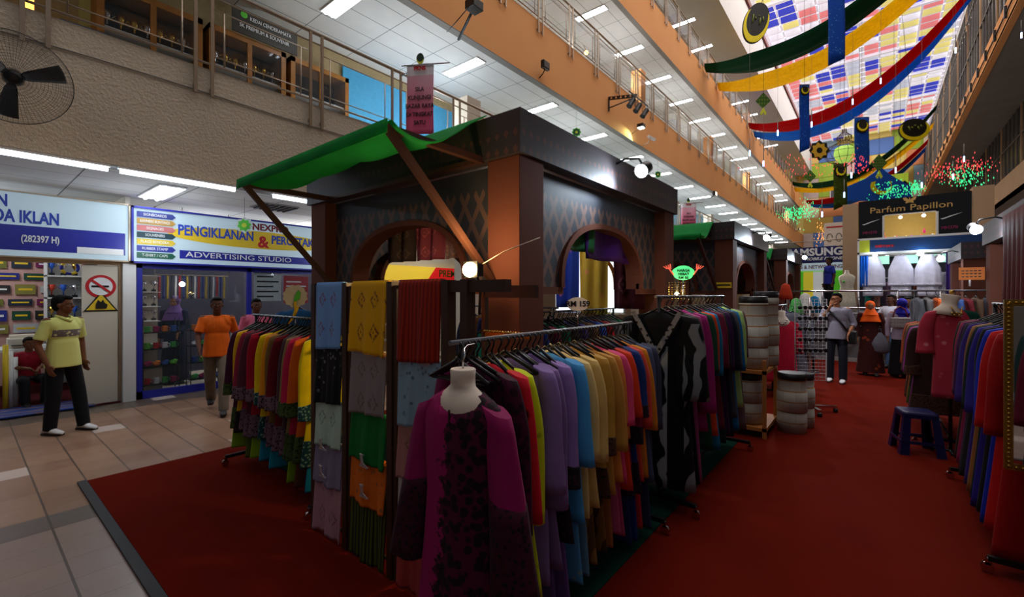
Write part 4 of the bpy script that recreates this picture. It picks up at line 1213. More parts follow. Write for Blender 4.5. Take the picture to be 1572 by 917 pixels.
# counter with machine
t = thing('work_table', 'grey work table with machines at the left edge of the photo', 'table', (-11.3, .55, 0))
MB().box(-.4, -1.2, .74, .4, .8, .78).build('table_top', M_WHITE, t)
for a, b in ((-.36, -1.16), (.36, -1.16), (-.36, .76), (.36, .76)): MB().box(a-.02, b-.02, .02, a+.02, b+.02, .74).build('leg', M_STEEL, t)
for i, (y, w, h, l) in enumerate(((-1.4, .5, .28, 'white printer on the grey work table'), (-.8, .36, .22, 'beige machine on the grey work table right of the printer'), (-.35, .26, .16, 'small blue scanner on the grey work table'))):
    t = thing('printer', l, 'printer', (-11.2, y+1.5, .78))
    m = MB(); m.box(-.18, -w/2, 0, .18, w/2, h*.75); m.box(-.15, -w/2+.03, h*.75, .08, w/2-.03, h)
    m.build('casing', [M_WHITE, M_CREAM, M_BLUE][i], t, bevel=.01); MB().box(.18, -w/2+.04, h*.25, .26, w/2-.04, h*.29).build('paper_tray', M_BLACK, t)
for i in range(3):
    tag(MB().tube([(-9.75-.07*i, .44+.05*i, .02), (-9.75-.07*i, .44+.05*i, .95-.1*i)], .03, 10).build('paper_roll', [M_YEL, M_WHT, M_WHITE][i]), ['yellow', 'white', 'short white'][i]+' paper roll standing on the shop floor at the far left', 'roll')

# shop B front: blue frames and glass
t = thing('glazed_facade', 'blue framed glass front of the second shop on the left', 'shop front', (XS, 1.80, 0))
m = MB()
for y in (0, 1.62, 3.35, 5.1): m.box(0, y, 0, .07, y+.07, 2.17)
m.box(0, 0, 2.10, .07, 5.1, 2.17); m.box(0, 0, 0, .07, 5.1, .12)
m.build('blue_frame', M_BLUE, t)
for y in (.07, 1.69, 3.42): MB().box(.03, y, .12, .036, y+1.5, 2.1).build('glass_pane', M_GLASS, t)
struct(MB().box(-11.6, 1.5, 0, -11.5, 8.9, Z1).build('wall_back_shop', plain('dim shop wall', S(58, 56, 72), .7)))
struct(MB().box(-11.5, 1.5, .001, XS, 8.9, .02).build('floor_shop', M_CREAM))
point((-10.3, 3.0, 2.6), 20, (.9, .92, 1.0), .2); point((-10.3, 5.2, 2.6), 60, (1, .96, .9), .2)
t = thing('pendant_bulb', 'round glowing bulb behind the glass of the second shop', 'bulb', (-9.7, 2.55, 1.86)); MB().ball((0, 0, 0), .045, 8).build('bulb', emis('white bulb', (1, .95, .85, 1), 15), t); MB().tube([(0, 0, .04), (0, 0, Z1-1.86)], .005, 5).build('cord', M_BLACK, t)
tag(MB().tube([(-9.9, 2.2, 2.03), (-9.9, 3.36, 2.03)], .01, 6).tube([(-9.9, 2.2, 2.03), (-9.9, 2.2, Z1)], .008, 5).tube([(-9.9, 3.36, 2.03), (-9.9, 3.36, Z1)], .008, 5).build('hanging_rail', M_STEEL), 'thin rail holding the medal ribbons in the shop window', 'rail')
# medal ribbons hanging
for i in range(18):
    c = [(180, 30, 40), (30, 50, 130), (200, 170, 60), (40, 40, 50), (210, 210, 215)][i % 5]
    o = MB(); y = 2.25+i*.06; o.grid(lambda u, v: (-9.9+.01*math.sin(v*6), y+u*.03, 2.02-.42*v), 2, 8)
    tag(o.build('medal_ribbon', plain('ribbon %d' % (i % 5), S(*c)), solid=.003), 'hanging medal ribbon behind the glass of the second shop', 'ribbon', 'medal ribbons in the window')
# black wire shelves with colourful goods
for s_, (y0, nm) in enumerate(((1.95, 'left'), (2.62, 'right'))):
    t = thing('wire_shelf', 'black wire display shelf in the shop window, '+nm+' of two', 'shelf', (-9.6, y0, .02))
    for a in (0, .5):
        for b in (-.12, .12): MB().tube([(b, a, 0), (b, a, 1.25)], .008, 6).build('post', M_BLACK, t)
    for z in (.12, .42, .72, 1.0):
        MB().box(-.12, 0, z, .12, .5, z+.012).build('shelf', M_BLACK, t)
    gc = [(210, 30, 40), (220, 220, 225), (60, 170, 70), (160, 20, 90), (220, 120, 40), (50, 90, 170), (110, 200, 60)]
    for zi, z in enumerate((.155, .455, .755, 1.035)):
        for q in range(4):
            c = gc[(zi*3+q+s_*2) % 7]
            if zi == 3 or (zi+s_) % 2 == 0:
                m = MB(); m.lathe([(.04, 0), (.045, .01), (.042, .09), (.047, .1), (.04, .1)], 12); m.tube([(0, .04, .08), (0, .07, .07), (0, .07, .03), (0, .04, .02)], .006, 5)
                o = m.build('mug', plain('mug %d' % ((zi*3+q+s_*2) % 7), S(*c)), None, (-9.55, y0+.07+q*.12, z)); tag(o, 'coloured mug on the '+nm+' wire shelf in the shop window', 'mug', 'mugs on the wire shelves')
            else:
                m = MB(); m.ball((0, 0, .04), (.07, .055, .045), 6); m.ball((.03, .02, .07), (.04, .04, .03), 5)
                o = m.build('soft_toy', plain('toy %d' % ((zi*3+q+s_*2) % 7), S(*c)), None, (-9.55, y0+.07+q*.12, z)); tag(o, 'folded soft souvenir on the '+nm+' wire shelf in the shop window', 'souvenir', 'soft souvenirs on the wire shelves')
for i, z in enumerate((1.25, 1.5, 1.75)):
    for j in range(3): trophy((-9.8, 1.9+j*.13, z-.02), M_SILV, 'silver cup in the glass cabinet at the left of the window', 'silver cups in the window cabinet', .7)
t = thing('glass_cabinet', 'narrow cabinet of silver cups at the left of the shop window', 'cabinet', (-9.8, 2.03, .02))
for z in (.4, .8, 1.2, 1.45, 1.7, 1.98): MB().box(-.15, -.2, z-.01, .15, .2, z).build('shelf', M_WHITE, t)
MB().box(-.15, -.22, 0, .15, .22, .4).build('base_box', M_CREAM, t); MB().box(-.16, -.22, 0, -.15, .22, 2.0).build('back_panel', M_CREAM, t)
# posters and goods seen right of the door frame
pl = [(3.55, 1.55, .5, .6, (200, 210, 215), 'pale notice poster with text lines in the shop window'), (4.1, 1.5, .5, .55, (180, 40, 50), 'red poster of a person in red behind the passers by'),
      (5.8, 1.25, .34, .85, (230, 210, 50), 'yellow price list banner in the second shop'), (4.75, 1.35, .8, .7, (150, 150, 190), 'lilac poster of dresses in the second shop')]
for (y, z, w, h, c, l) in pl:
    t = thing('poster', l, 'poster', (-9.19, y, z)); MB().box(0, 0, 0, .012, w, h).build('sheet', plain('sheet '+l[:9], S(*c)), t)
    m = MB()
    for q in range(5): m.box(.013, .05, h*.12+q*h*.16, .016, w*(.9 if q % 2 else .7), h*.12+q*h*.16+h*.05)
    m.build('print', M_BLACK if c[0] > 190 else M_WHT, t)
t = thing('shop_counter', 'white counter in the second shop behind the passers by', 'counter', (-10.2, 3.6, .02))
MB().box(-.3, 0, 0, .3, 2.6, .95).build('counter_body', M_WHITE, t); MB().box(-.34, -.04, .95, .34, 2.64, 1.0).build('counter_top', M_BLUE, t)

# AC diffuser and hanging star
t = thing('air_vent', 'slatted air vent in the ceiling above the hanging star', 'vent', (-8.3, 3.55, Z1-.02))
MB().box(-.3, -.3, 0, .3, .3, .02).build('frame', M_SOFF, t)
m = MB()
for k in range(6): m.box(-.27, -.25+k*.1, -.02, .27, -.22+k*.1, 0)
m.build('slat', M_DARK, t)
def star(loc, r, rz, label, c1, c2, c3, hang=None, n=8, group=None, rim=None):
    t = thing('star_ornament', label, 'ornament', loc, rz, group)
    def pts(R, q, ph=0): return [((R if k % 2 == 0 else R*q)*math.cos(PI*k/n+ph), (R if k % 2 == 0 else R*q)*math.sin(PI*k/n+ph)) for k in range(2*n)]
    m = MB(); m.prism(pts(r, .8), .012); m.build('outer_star', c1, t)
    m = MB(); m.prism(pts(r*.8, .75, .2), .02, M=Matrix.Translation((0, -.004, 0))); m.build('middle_star', c2, t)
    m = MB(); m.prism([(r*.28*math.cos(2*PI*k/20), r*.28*math.sin(2*PI*k/20)) for k in range(20)], .028, M=Matrix.Translation((0, -.008, 0))); m.build('centre_disc', c3, t)
    if hang == 8: hang = ZR-.2-r-loc[2]
    if hang: MB().tube([(0, .005, r), (0, .005, r+hang)], .002+.0006*r*10, 4).build('string', M_BLACK, t)
    return t
M_GREENP = plain('bright green paper', S(90, 200, 60)); M_YGR = plain('yellow green paper', S(210, 220, 60)); M_PALE = plain('pale paper', S(220, 230, 225))
p = PY(375, 346, 2.9)
star(p, .13, .9, 'green and white paper star hanging before the second shop sign', M_PALE, M_GREENP, M_YGR, .6)

# ================================================================== FIRST FLOOR BEHIND THE RAILING
XF = -9.3
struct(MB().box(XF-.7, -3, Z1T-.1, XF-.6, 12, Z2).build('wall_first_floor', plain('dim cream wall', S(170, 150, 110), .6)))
for i, (y0, y1) in enumerate(((1.35, 2.75), (2.85, 4.2), (4.3, 5.6))):
    t = thing('display_cabinet', ['oak framed trophy cabinet above the fan on the first floor', 'oak framed trophy cabinet under the souvenir shop lettering', 'oak framed glass door and cabinet left of the blue wall'][i], 'cabinet', (XF, y0, Z1T-.1), 0, 'first floor trophy cabinets')
    m = MB(); w = y1-y0
    m.box(-.5, 0, 0, 0, .09, 1.95); m.box(-.5, w-.09, 0, 0, w, 1.95); m.box(-.5, 0, 1.85, 0, w, 1.95); m.box(-.5, 0, 0, 0, w, .35); m.box(-.04, w/2-.04, .35, .0, w/2+.04, 1.85)
    m.build('oak_frame', M_WOOD, t)
    MB().box(-.5, .09, .35, -.47, w-.09, 1.85).build('back_panel', plain('dark cabinet interior', S(40, 32, 34), .5), t)
    MB().box(-.02, .09, .35, -.012, w-.09, 1.85).build('glass_door', M_GLASS, t)
    MB().box(-.46, .09, .82, -.05, w-.09, .84).box(-.46, .09, 1.25, -.05, w-.09, 1.27).build('shelf', M_WHITE, t)
    if i < 2:
        for q in range(7):
            trophy((XF-.25, y0+.2+q*.17, Z1T-.1+(.35 if q % 2 else .84)), M_SILV if q % 3 else M_GOLDC, 'shiny cup in the oak trophy cabinets on the first floor', 'cups in the first floor cabinets', 1.15)
            trophy((XF-.2, y0+.15+q*.17, Z1T-.1+1.27), M_GOLDC if q % 3 else M_SILV, 'shiny cup in the oak trophy cabinets on the first floor', 'cups in the first floor cabinets', 1.15)
tag(MB().box(XF-.55, 5.75, Z1T-.1, XF-.5, 9.5, Z2-.3).build('wall_board', plain('sky blue board', S(70, 160, 205), .5)), 'bright blue wall board on the first floor behind the railing', 'board')
point((XF+.6, 8.0, 6.2), 30, (.8, .9, 1.0), .2)
t = thing('shop_sign', 'souvenir shop lettering on a dark board behind the first floor railing', 'sign', (XF+.03, 3.2, 6.58))
MB().box(0, 0, 0, .03, 1.2, .46).build('sign_board', plain('dark olive board', S(60, 56, 50)), t)
text('KEDAI CENDERAMATA', .10, M_WHT, t, (.034, .30, .33), RS, sx=.75); text('SK PREMIUM & SOUVENIR', .10, M_WHT, t, (.034, .12, .15), RS, sx=.8)
m = MB(); disc(m, .2, .36, .06, .036); m.build('green_leaf', M_GREENP, t)
t = thing('poster', 'movie style poster on the first floor wall at the top left', 'poster', (XF+.01, .95, Z1T+.0)); MB().box(0, 0, 0, .02, .5, 1.0).build('sheet', plain('blue red poster', S(70, 100, 130)), t); MB().box(.021, .05, .1, .024, .45, .3).build('print', M_RED, t)
t = thing('wall_lamp', 'orange glowing lamp on the first floor at the top left', 'lamp', (XF+.05, .62, Z1T+1.0)); MB().box(0, -.06, -.25, .08, .06, .25).build('lamp_shade', emis('orange lamp', (1, .45, .08, 1), 3), t); MB().box(-.03, -.03, -.3, .03, .03, .3).build('bracket', M_BLACK, t)
t = thing('wall_board', 'pale yellow board on the first floor left of the trophy cabinets', 'board', (XF+.01, .62+.9, Z1T-.1)); MB().box(-.6, -.3, 0, -.5, .1, 2.2).build('panel_board', plain('pale yellow', S(190, 190, 120)), t)

# ---------------- stray cable and stains on the beige parapet
m = MB(); m.tube([(XP+.012, y, 4.38+.02*math.sin(y*1.3)) for y in [YA+i*.5 for i in range(30)]], .008, 5)
tag(m.build('cable', M_SOFF), 'thin cable running along the upper part of the beige parapet', 'cable')

# ---------------- big industrial fan
p = PD(20, 119, 4.35)
t = thing('wall_fan', 'large dark industrial fan with a wire guard at the upper left', 'fan', p)
fd = Vector((-p.x, -p.y, H0-p.z)).normalized()
Rf = fd.to_track_quat('Z', 'Y').to_matrix().to_4x4() 
t.rotation_euler = Rf.to_euler()
R_ = .48
m = MB()
for k in range(72):
    a = 2*PI*k/72
    m.tube([(.06*math.cos(a), .06*math.sin(a), .10), (.3*math.cos(a), .3*math.sin(a), .10), (.44*math.cos(a), .44*math.sin(a), .05), (R_*math.cos(a), R_*math.sin(a), 0), (.42*math.cos(a), .42*math.sin(a), -.08), (.1*math.cos(a), .1*math.sin(a), -.11)], .0016, 3)
for rr, z in ((R_, 0), (.465, .02), (.45, .035), (.43, .052), (.41, .062), (.39, .07), (.37, .078), (.35, .083), (.33, .09), (.30, .096), (.27, .1), (.24, .1), (.21, .1), (.18, .1), (.15, .10), (.12, .1), (.09, .1), (.06, .10)):
    m.tube([(rr*math.cos(2*PI*k/48), rr*math.sin(2*PI*k/48), z) for k in range(49)], .006 if rr == R_ else .0018, 3, caps=False)
m.build('wire_guard', M_BLACK, t)
def blade(a0):
    m = MB()
    def fn(u, v):
        r = .07+.36*u; wd = .04+.05*u; a = a0+(v-.5)*wd*2.4/ max(r, .12)*.9
        return (r*math.cos(a), r*math.sin(a), .045*(v-.5)*2)
    m.grid(fn, 8, 5); return m
for q in range(3): blade(q*2*PI/3+.4).build('blade', plain('dark grey blade', S(58, 62, 66), .4), t, solid=.004)
MB().lathe([(.02, .085), (.07, .07), (.08, 0), (.09, -.1), (.07, -.22), (.02, -.24)], 18).build('motor_hub', M_BLACK, t)
m = MB(); back = Rf.inverted() @ (Vector((XP, p.y-.1, p.z-.25))-p)
t.scale = (.88, .88, .88)
m.tube([(0, 0, -.2), back*.5+Vector((0, 0, -.1)), back], .025, 8); m.build('wall_bracket', M_BLACK, t)

# ---------------- lamps and fittings on the lower orange parapet
def par_can(loc, label, emit=None):
    t = thing('stage_lamp', label, 'lamp', loc, 0, 'stage lamps on the truss bracket')
    R = Matrix.Rotation(-.5, 4, 'X') @ Matrix.Rotation(.35, 4, 'Y')
    m = MB(); m.lathe([(.03, .16), (.07, .13), (.085, .10), (.085, -.16), (.095, -.17), (.095, -.19), (.08, -.19)], 14); m.xf(R); m.build('can', M_BLACK, t)
    m = MB(); m.lathe([(.078, -.172), (.01, -.175)], 12); m.xf(R); m.build('lens', M_DARK, t)
    MB().tube([(-.1, 0, 0), (-.1, 0, .16), (0, 0, .24), (.1, 0, .16), (.1, 0, 0)], .009, 6).build('yoke', M_BLACK, t)
    return t
zt = 8.05
a = PX(938, 163, XP+.1)
t = thing('lamp_bracket', 'black perforated truss bracket on the lower orange parapet', 'bracket', (XP, a.y, a.z))
m = MB(); m.bar((0, 0, .28), (1.0, 0, .10), .03, .11); m.bar((0, 0, -.05), (1.0, 0, .06), .03, .03); m.bar((.02, 0, .3), (.02, 0, -.15), .05, .04)
m.bar((1.0, -.55, .05), (1.0, .9, .05), .035, .035)
m.build('truss', M_BLACK, t)
m = MB()
for k in range(5): m.tube([(.12+k*.17, -.017, .26-k*.03), (.12+k*.17, .017, .26-k*.03)], .03, 12)
m.build('truss_hole', M_ORANGE, t)
for k, dy in enumerate((-.35, .15, .7)):
    par_can((XP+1.0, a.y+dy, a.z-.22), ['left black stage lamp under the truss bracket', 'middle black stage lamp under the truss bracket', 'right black stage lamp under the truss bracket'][k])
p = PX(984, 196, XP+.35)
t = thing('floodlight', 'glowing greenish floodlight below the black stage lamps', 'floodlight', p)
MB().box(-.10, -.12, -.0, .12, .12, .12).build('housing', M_BLACK, t); MB().box(-.085, -.1, -.03, .1, .1, -.001).build('lens', emis('green white lamp', (.75, 1.0, .8, 1), 14), t)
MB().tube([(-.05, 0, .0), (-.35, 0, -.15)], .015, 6).build('arm', M_STEEL, t)
spot(p+Vector((0, 0, -.08)), (XP, p.y-.6, p.z-.9), 60, (.7, 1, .6), 2.0)
p = PX(1000, 212, XP+.3)
t = thing('security_camera', 'small white camera below the greenish floodlight', 'camera', p)
m = MB(); m.bar((-.05, -.2, .03), (.05, .2, -.03), .1, .08); m.build('camera_body', M_WHITE, t); MB().tube([(0, -.1, -.03), (-.1, -.1, -.2), (-.3, -.1, -.25)], .015, 6).build('arm', M_WHITE, t)
p = PX(838, 100, XP+.22)
t = thing('floodlight', 'unlit black floodlight on the lower orange parapet', 'floodlight', p)
m = MB(); m.bar((-.02, -.14, .0), (-.02, .14, .0), .1, .2); m.build('housing', M_BLACK, t, bevel=.01)
MB().box(.03, -.12, -.08, .04, .12, .08).build('lens', plain('lamp glass', S(90, 84, 80), .2), t); MB().tube([(-.03, 0, -.1), (-.1, 0, -.2), (-.22, 0, -.28)], .014, 6).build('bracket', M_BLACK, t)
p = PX(728, 12, XP+.9)
t = thing('floodlight', 'black floodlight on a long arm at the top edge of the photo', 'floodlight', p)
m = MB(); m.box(-.12, -.14, -.05, .12, .14, .12); m.build('housing', M_BLACK, t, bevel=.01)
MB().tube([(-.9, .45, -.1), (.1, -.0, .12)], .03, 8).build('arm', M_BLACK, t); MB().tube([(-.02, -.1, 0), (-.1, -.3, -.3), (-.4, -.2, -.3), (-.88, .1, -.1)], .01, 6).build('cable', M_BLACK, t)
for i, (u, v) in enumerate(((1096, 318), (1226, 372))):
    q = PX(u, v-20, XP+.25)
    t = thing('floodlight', ['small brown floodlight low on the lower orange parapet', 'tiny floodlight at the far end of the lower orange parapet'][i], 'floodlight', q)
    m = MB(); m.box(-.02, -.2, -.12, .12, .2, .12); m.build('housing', M_BLACK, t, bevel=.01); MB().tube([(0, 0, -.1), (-.25, 0, -.2)], .02, 6).build('bracket', M_BLACK, t)
    MB().box(.121, -.17, -.1, .125, .17, .1).build('lens', emis('far flood glass', (1, .9, .7, 1), 1.5), t)
t = thing('wall_lamp', 'glowing orange lamp behind the glass railing above the black stage lamps', 'lamp', PX(900, 81, -7.8))
MB().ball((0, 0, 0), .07, 8).build('bulb', emis('orange bulb', (1, .42, .1, 1), 12), t); MB().tube([(0, 0, .06), (-.1, 0, .3)], .012, 6).build('bracket', M_STEEL, t)

# ---------------- hanging banners over the walkway
def pole_banner(yc, x0, z0, z1, w, label, big=True):
    t = thing('hanging_banner', label, 'banner', (x0, yc, z1), .55, 'parapet banners')
    tt = NT('banner print'+str(yc)); x = tt.xyz(tt.coord())
    n = tt.noise(tt.coord(), 3, 3)
    c = tt.mix(tt.ramp(tt.math('ADD', tt.math('MULTIPLY', x[2], -.9), tt.math('MULTIPLY', n, .5)), .25, 1.0), S(236, 200, 214), S(226, 90, 130))
    c = tt.mix(tt.math('GREATER_THAN', x[2], -.18), c, S(238, 232, 238)); tt.color(c); tt.set(rough=.7)
    MB().grid(lambda u, v: ((u-.5)*w, .015*math.sin(v*5+u*2), -(z1-z0)*v), 6, 14).build('banner_cloth', tt.m, t, solid=.004)
    MB().tube([(-w/2-.1, 0, .01), (w/2+.3, 0, .01)], .014, 8).build('pole', M_CHROME, t)
    for i, s in enumerate(('SILA', 'KUNJUNGI', 'BAZAR RAYA', 'DI TINGKAT', 'SATU')):
        text(s, .105, plain('banner black', S(40, 30, 36)), t, (0, -.03, -.45-i*.15), (PI/2, 0, 0), align='CENTER', bold=.002, sx=.85)
    R_ = Matrix.Rotation(-.55, 4, 'Z'); e_ = R_ @ Vector((XP+.05-x0, 0, -.03)); MB().tube([(0, .02, .0), tuple(e_)], .012, 6).build('arm', M_CHROME, t)
    text('PKNS', .09, M_RED, t, (0, -.025, -.07), (PI/2, 0, 0), align='CENTER', bold=.006)
    m = MB(); m.prism([(.07*math.cos(2*PI*k/20), .10*math.sin(2*PI*k/20)+.12) for k in range(20)], .01); m.build('emblem_disc', plain('dark green disc', S(30, 60, 40)), t)
    m = MB(); m.prism([(.07*math.cos(-PI*.9+PI*.8*k/12)*1.0, .10*math.sin(-PI*.9+PI*.8*k/12)+.12) for k in range(13)]+[(.06*math.cos(-PI*.1-PI*.8*k/12), .07*math.sin(-PI*.1-PI*.8*k/12)+.13) for k in range(13)], .014, M=Matrix.Translation((0, -.003, 0))); m.build('emblem_crescent', M_YGR, t)
p = PX(645, 100, -6.4)
pole_banner(p.y, -6.4, p.z-1.25, p.z, .50, 'pink banner reading SILA KUNJUNGI BAZAR RAYA beside the railing above the awning')
p = PX(1057, 312, -6.4)
pole_banner(p.y, -6.4, p.z-.95, p.z, .62, 'second pink banner far behind, seen above the second booth awning')
for (u, v, l) in ((885, 203, 'small green round ornament hanging above the first booth fascia'), (1010, 268, 'tiny green round ornament hanging past the bright booth lamp')):
    q_ = PX(u, v, -7.25); star(q_, .15, .7, l, M_GREENP, plain('dark green', S(30, 80, 50)), M_YGR, Z2-q_.z-.15)

# third shop seen through the front arch: yellow and red sign, shelves of bright goods
t = thing('shop_sign', 'yellow and red PREMIUM sign seen through the front arch of the nearest booth', 'sign', (XS, 6.40, 2.03))
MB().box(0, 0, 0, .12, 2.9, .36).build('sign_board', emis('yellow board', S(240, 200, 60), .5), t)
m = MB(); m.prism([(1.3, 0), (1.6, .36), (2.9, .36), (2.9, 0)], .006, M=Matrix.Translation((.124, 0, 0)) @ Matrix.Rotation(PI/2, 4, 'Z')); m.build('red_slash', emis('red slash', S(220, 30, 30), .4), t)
text('PREMIUM', .26, plain('green letters', S(60, 90, 20)), t, (.13, 1.7, .2), RS, bold=.006)
struct(MB().box(-10.6, 6.45, 0, -10.5, 9.35, Z1).build('wall_back_shop', plain('warm shop back', S(190, 150, 90), .6)))
struct(MB().box(-10.5, 9.25, 0, XS, 9.35, Z1).build('wall_side_shop', M_CREAM)); struct(MB().box(XS-.1, 6.4, 2.4, XS, 9.35, Z1).build('wall_lintel', M_CREAM))
t = thing('display_shelf', 'shelf of bright small goods under the PREMIUM sign', 'shelf', (-9.75, 6.6, 0))
for z in (.5, .9, 1.3, 1.65): MB().box(-.2, 0, z, .15, 2.6, z+.02).build('shelf', M_WHITE, t)
for y in (0, 1.3, 2.58): MB().box(-.2, y, .0, .15, y+.02, 1.9).build('side_panel', M_WHITE, t)
for k in range(44):
    c = [(240, 60, 60), (60, 200, 90), (250, 210, 60), (240, 240, 240), (60, 140, 230), (250, 130, 40)][k % 6]
    z = (1.32, 1.67)[k % 2]; y = 6.68+(k//2)*.115
    o = MB().lathe([(.03, 0), (.04, .01), (.035, .12), (.02, .15), (.02, .18)], 8).build('jar', plain('jar %d' % (k % 6), S(*c)), None, (-9.68, y, z)); tag(o, 'bright jar on the shelf under the PREMIUM sign', 'jar', 'jars under the PREMIUM sign')
point((-9.5, 7.9, 2.0), 14, (1, .9, .75), .1)
# ================================================================== FAR END: PLATFORM, KIOSK, SIGNS
t = thing('stage_platform', 'raised grey platform across the end of the red carpet', 'platform', (-1.85, 14.0, 0))
MB().box(0, 0, 0, 3.05, 14, 1.2).build('platform_body', plain('grey stage skirt', S(92, 88, 90), .7), t)
MB().box(0, -.08, 0, 3.05, 0, .10).build('kerb', M_SOFF, t)
t = thing('guard_rail', 'steel two bar guard rail along the front of the grey platform', 'railing', (-1.85, 14.06, 1.2))
for z in (.14, .56): MB().tube([(0, 0, z), (3.05, 0, z)], .022, 8).build('long_rail', M_CHROME, t)
for k in range(5): MB().tube([(.03+k*.74, 0, 0), (.03+k*.74, 0, .56)], .02, 8).build('post', M_CHROME, t)
# white dress form on the platform
p = PD(1300, 415, 12.2)
M_IVORY = fb('ivory lace gown', 214, 204, 184, 'lace', (190, 178, 150), .6)
t = thing('dress_form', 'headless ivory gown form behind the guard rail', 'mannequin', (p.x, p.y, 1.2), .3)
m = MB(); m.loft([[(rx*math.cos(2*PI*k/24)*(1+.04*math.sin(6*k*2*PI/24)*(z < .5)), ry*math.sin(2*PI*k/24), z) for k in range(24)] for z, rx, ry in ((0, .22, .18), (.3, .20, .16), (.55, .17, .12), (.68, .14, .10), (.82, .17, .12), (.95, .19, .10), (1.0, .14, .08), (1.04, .06, .05), (1.10, .045, .045))])
m.build('gown_body', M_IVORY, t); MB().lathe([(.045, 1.09), (.048, 1.12), (.03, 1.13)], 16).build('neck_cap', M_BUST, t)
MB().ball((-.1, -.11, .82), .03, 6).build('green_brooch', M_GREENP, t)

# kiosk with prayer clothes
KY = 16.4
t = thing('clothes_kiosk', 'white framed kiosk hung with white prayer clothes', 'kiosk', (-.42, KY, 1.2))
wk = 2.6
m = MB()
for x in (0, wk-.05): m.box(x, 0, 0, x+.05, .05, 2.05)
m.box(0, 0, 1.62, wk, .04, 1.68); m.box(0, 0, 2.02, wk, .05, 2.08)
m.build('white_frame', M_WHITE, t)
MB().box(0, 1.2, 1.62, wk, 1.24, 2.08).build('rear_beam', M_WHITE, t)
tt = NT('sea view sign print'); x = tt.xyz(tt.coord()); n = tt.noise(tt.coord(), 3, 4)
tt.color(tt.mix(tt.ramp(tt.math('ADD', tt.math('MULTIPLY', x[2], 2.2), tt.math('MULTIPLY', n, .4)), 3.9-3.2, 1.0), S(10, 44, 52), S(10, 52, 100))); tt.set(rough=.4)
MB().box(.28, -.02, 1.68, wk-.05, .0, 2.02).build('blue_sign', tt.m, t); MB().box(.05, -.02, 1.68, .28, .0, 2.02).build('lime_square', plain('lime square', S(190, 200, 50)), t)
text('mirrors', .13, M_RED, t, (.4, -.03, 1.84), (PI/2, 0, 0), bold=.004)
MB().box(0, 1.3, 0, wk, 1.35, 2.02).build('back_wall', plain('dark kiosk wall', S(46, 40, 54)), t)
m = MB()
for k in range(4): m.box(.25+k*.62, .6, 1.36, .72+k*.62, .64, 1.62)
m.build('mint_panel', emis('mint light panel', (.45, .9, .7, 1), .7), t)
MB().tube([(0, .2, 1.58), (wk, .2, 1.58)], .015, 8).build('hanging_rail', M_CHROME, t); MB().tube([(0, .5, .95), (wk, .5, .95)], .015, 8).build('low_rail', M_CHROME, t)
WHF = fb('white prayer cloth', 226, 220, 236); WHT2 = fb('white cloth with lace border', 210, 204, 220, 'lace', (150, 140, 150))
for i, x in enumerate((.35, .95, 1.5)):
    g = thing('prayer_garment', ['left', 'middle', 'right'][i]+' of the three large white prayer clothes hanging in the kiosk', 'prayer garment', (-.42+x, KY-.08+.25, 2.78), 0, 'large prayer clothes')
    m = MB(); rings = []
    for q in range(12):
        f = q/11; w_ = .12+.13*min(1, f*2.2)+.03*f
        rings.append([(w_*math.cos(2*PI*k/28)*(1+.05*math.sin(5*2*PI*k/28+i)), (.05+.05*f)*math.sin(2*PI*k/28)*(1+.25*f*math.sin(7*2*PI*k/28+i)), -.02-.85*f) for k in range(28)])
    m.loft(rings); m.build('cape', WHF, g)
    m = MB(); m.loft([[(p_[0]*1.01, p_[1]*1.05, p_[2]-.0) for p_ in r] for r in rings[10:]]); m.build('lace_border', WHT2, g)
    m = MB(); m.loft([[(p_[0]*.8, p_[1]*.8, p_[2]-.28) for p_ in r] for r in rings[6:]]); m.build('under_skirt', WHF, g)
    MB().tube([(-.10, 0, -.06), (0, 0, 0), (.10, 0, -.06)], .008, 5).build('hanger', M_BLACK, g)
lowc = [('turquoise', (40, 150, 140)), ('peach', (200, 130, 110)), ('mauve', (120, 90, 120)), ('salmon', (200, 110, 90)), ('sage', (120, 140, 120)), ('rust', (160, 80, 50)), ('white', (220, 214, 226)), ('pale lilac', (190, 180, 210)), ('snow white', (230, 226, 236)), ('ivory white', (214, 206, 200)), ('grey white', (190, 190, 200))]
for i, (nm, c) in enumerate(lowc):
    garment((-.2+i*.22, KY+.5, 2.15 if i < 6 else 2.42), rnd.uniform(-.2, .2) if i > 5 else PI/2+.3, nm+' garment on the low rail of the white kiosk', fb('kiosk '+nm, *c), None, None, .72, w=.16, group='garments on the low rail of the kiosk', cat='garment', name='hanging_garment', sl=.4)
tag(MB().grid(lambda u, v: (1.45+.62*u*(1-.1*v), KY+.15+.03*math.sin(u*20), 2.84-1.3*v-.1*math.sin(u*PI)*v), 30, 8).build('hanging_cloth', fb('deep violet cloth', 60, 34, 110), solid=.01), 'deep violet cloth hanging at the right of the white kiosk', 'cloth')
tag(MB().grid(lambda u, v: (-.38+.2*u, KY+.1+.02*math.sin(u*20), 2.8-.9*v), 16, 8).build('hanging_cloth', fb('bright blue cloth', 20, 100, 210), solid=.01), 'bright blue cloth hanging at the left of the white kiosk', 'cloth')
for i, x in enumerate((.1, 1.05)):
    q = thing('spotlight', ['small white lamp left under the kiosk sign', 'white lamp in the middle under the kiosk sign'][i], 'spotlight', (-.42+x+.3, KY-.1, 2.78), 0, 'kiosk lamps'); MB().ball((0, 0, 0), .05+.02*i, 8).build('bulb', M_LED, q); MB().tube([(0, 0, .04), (0, .08, .08)], .01, 5).build('stem', M_BLACK, q)
point((.2, KY-.6, 2.7), 5, (.85, .9, 1), .1); point((1.1, KY-.5, 2.6), 5, (.85, .9, 1), .1)

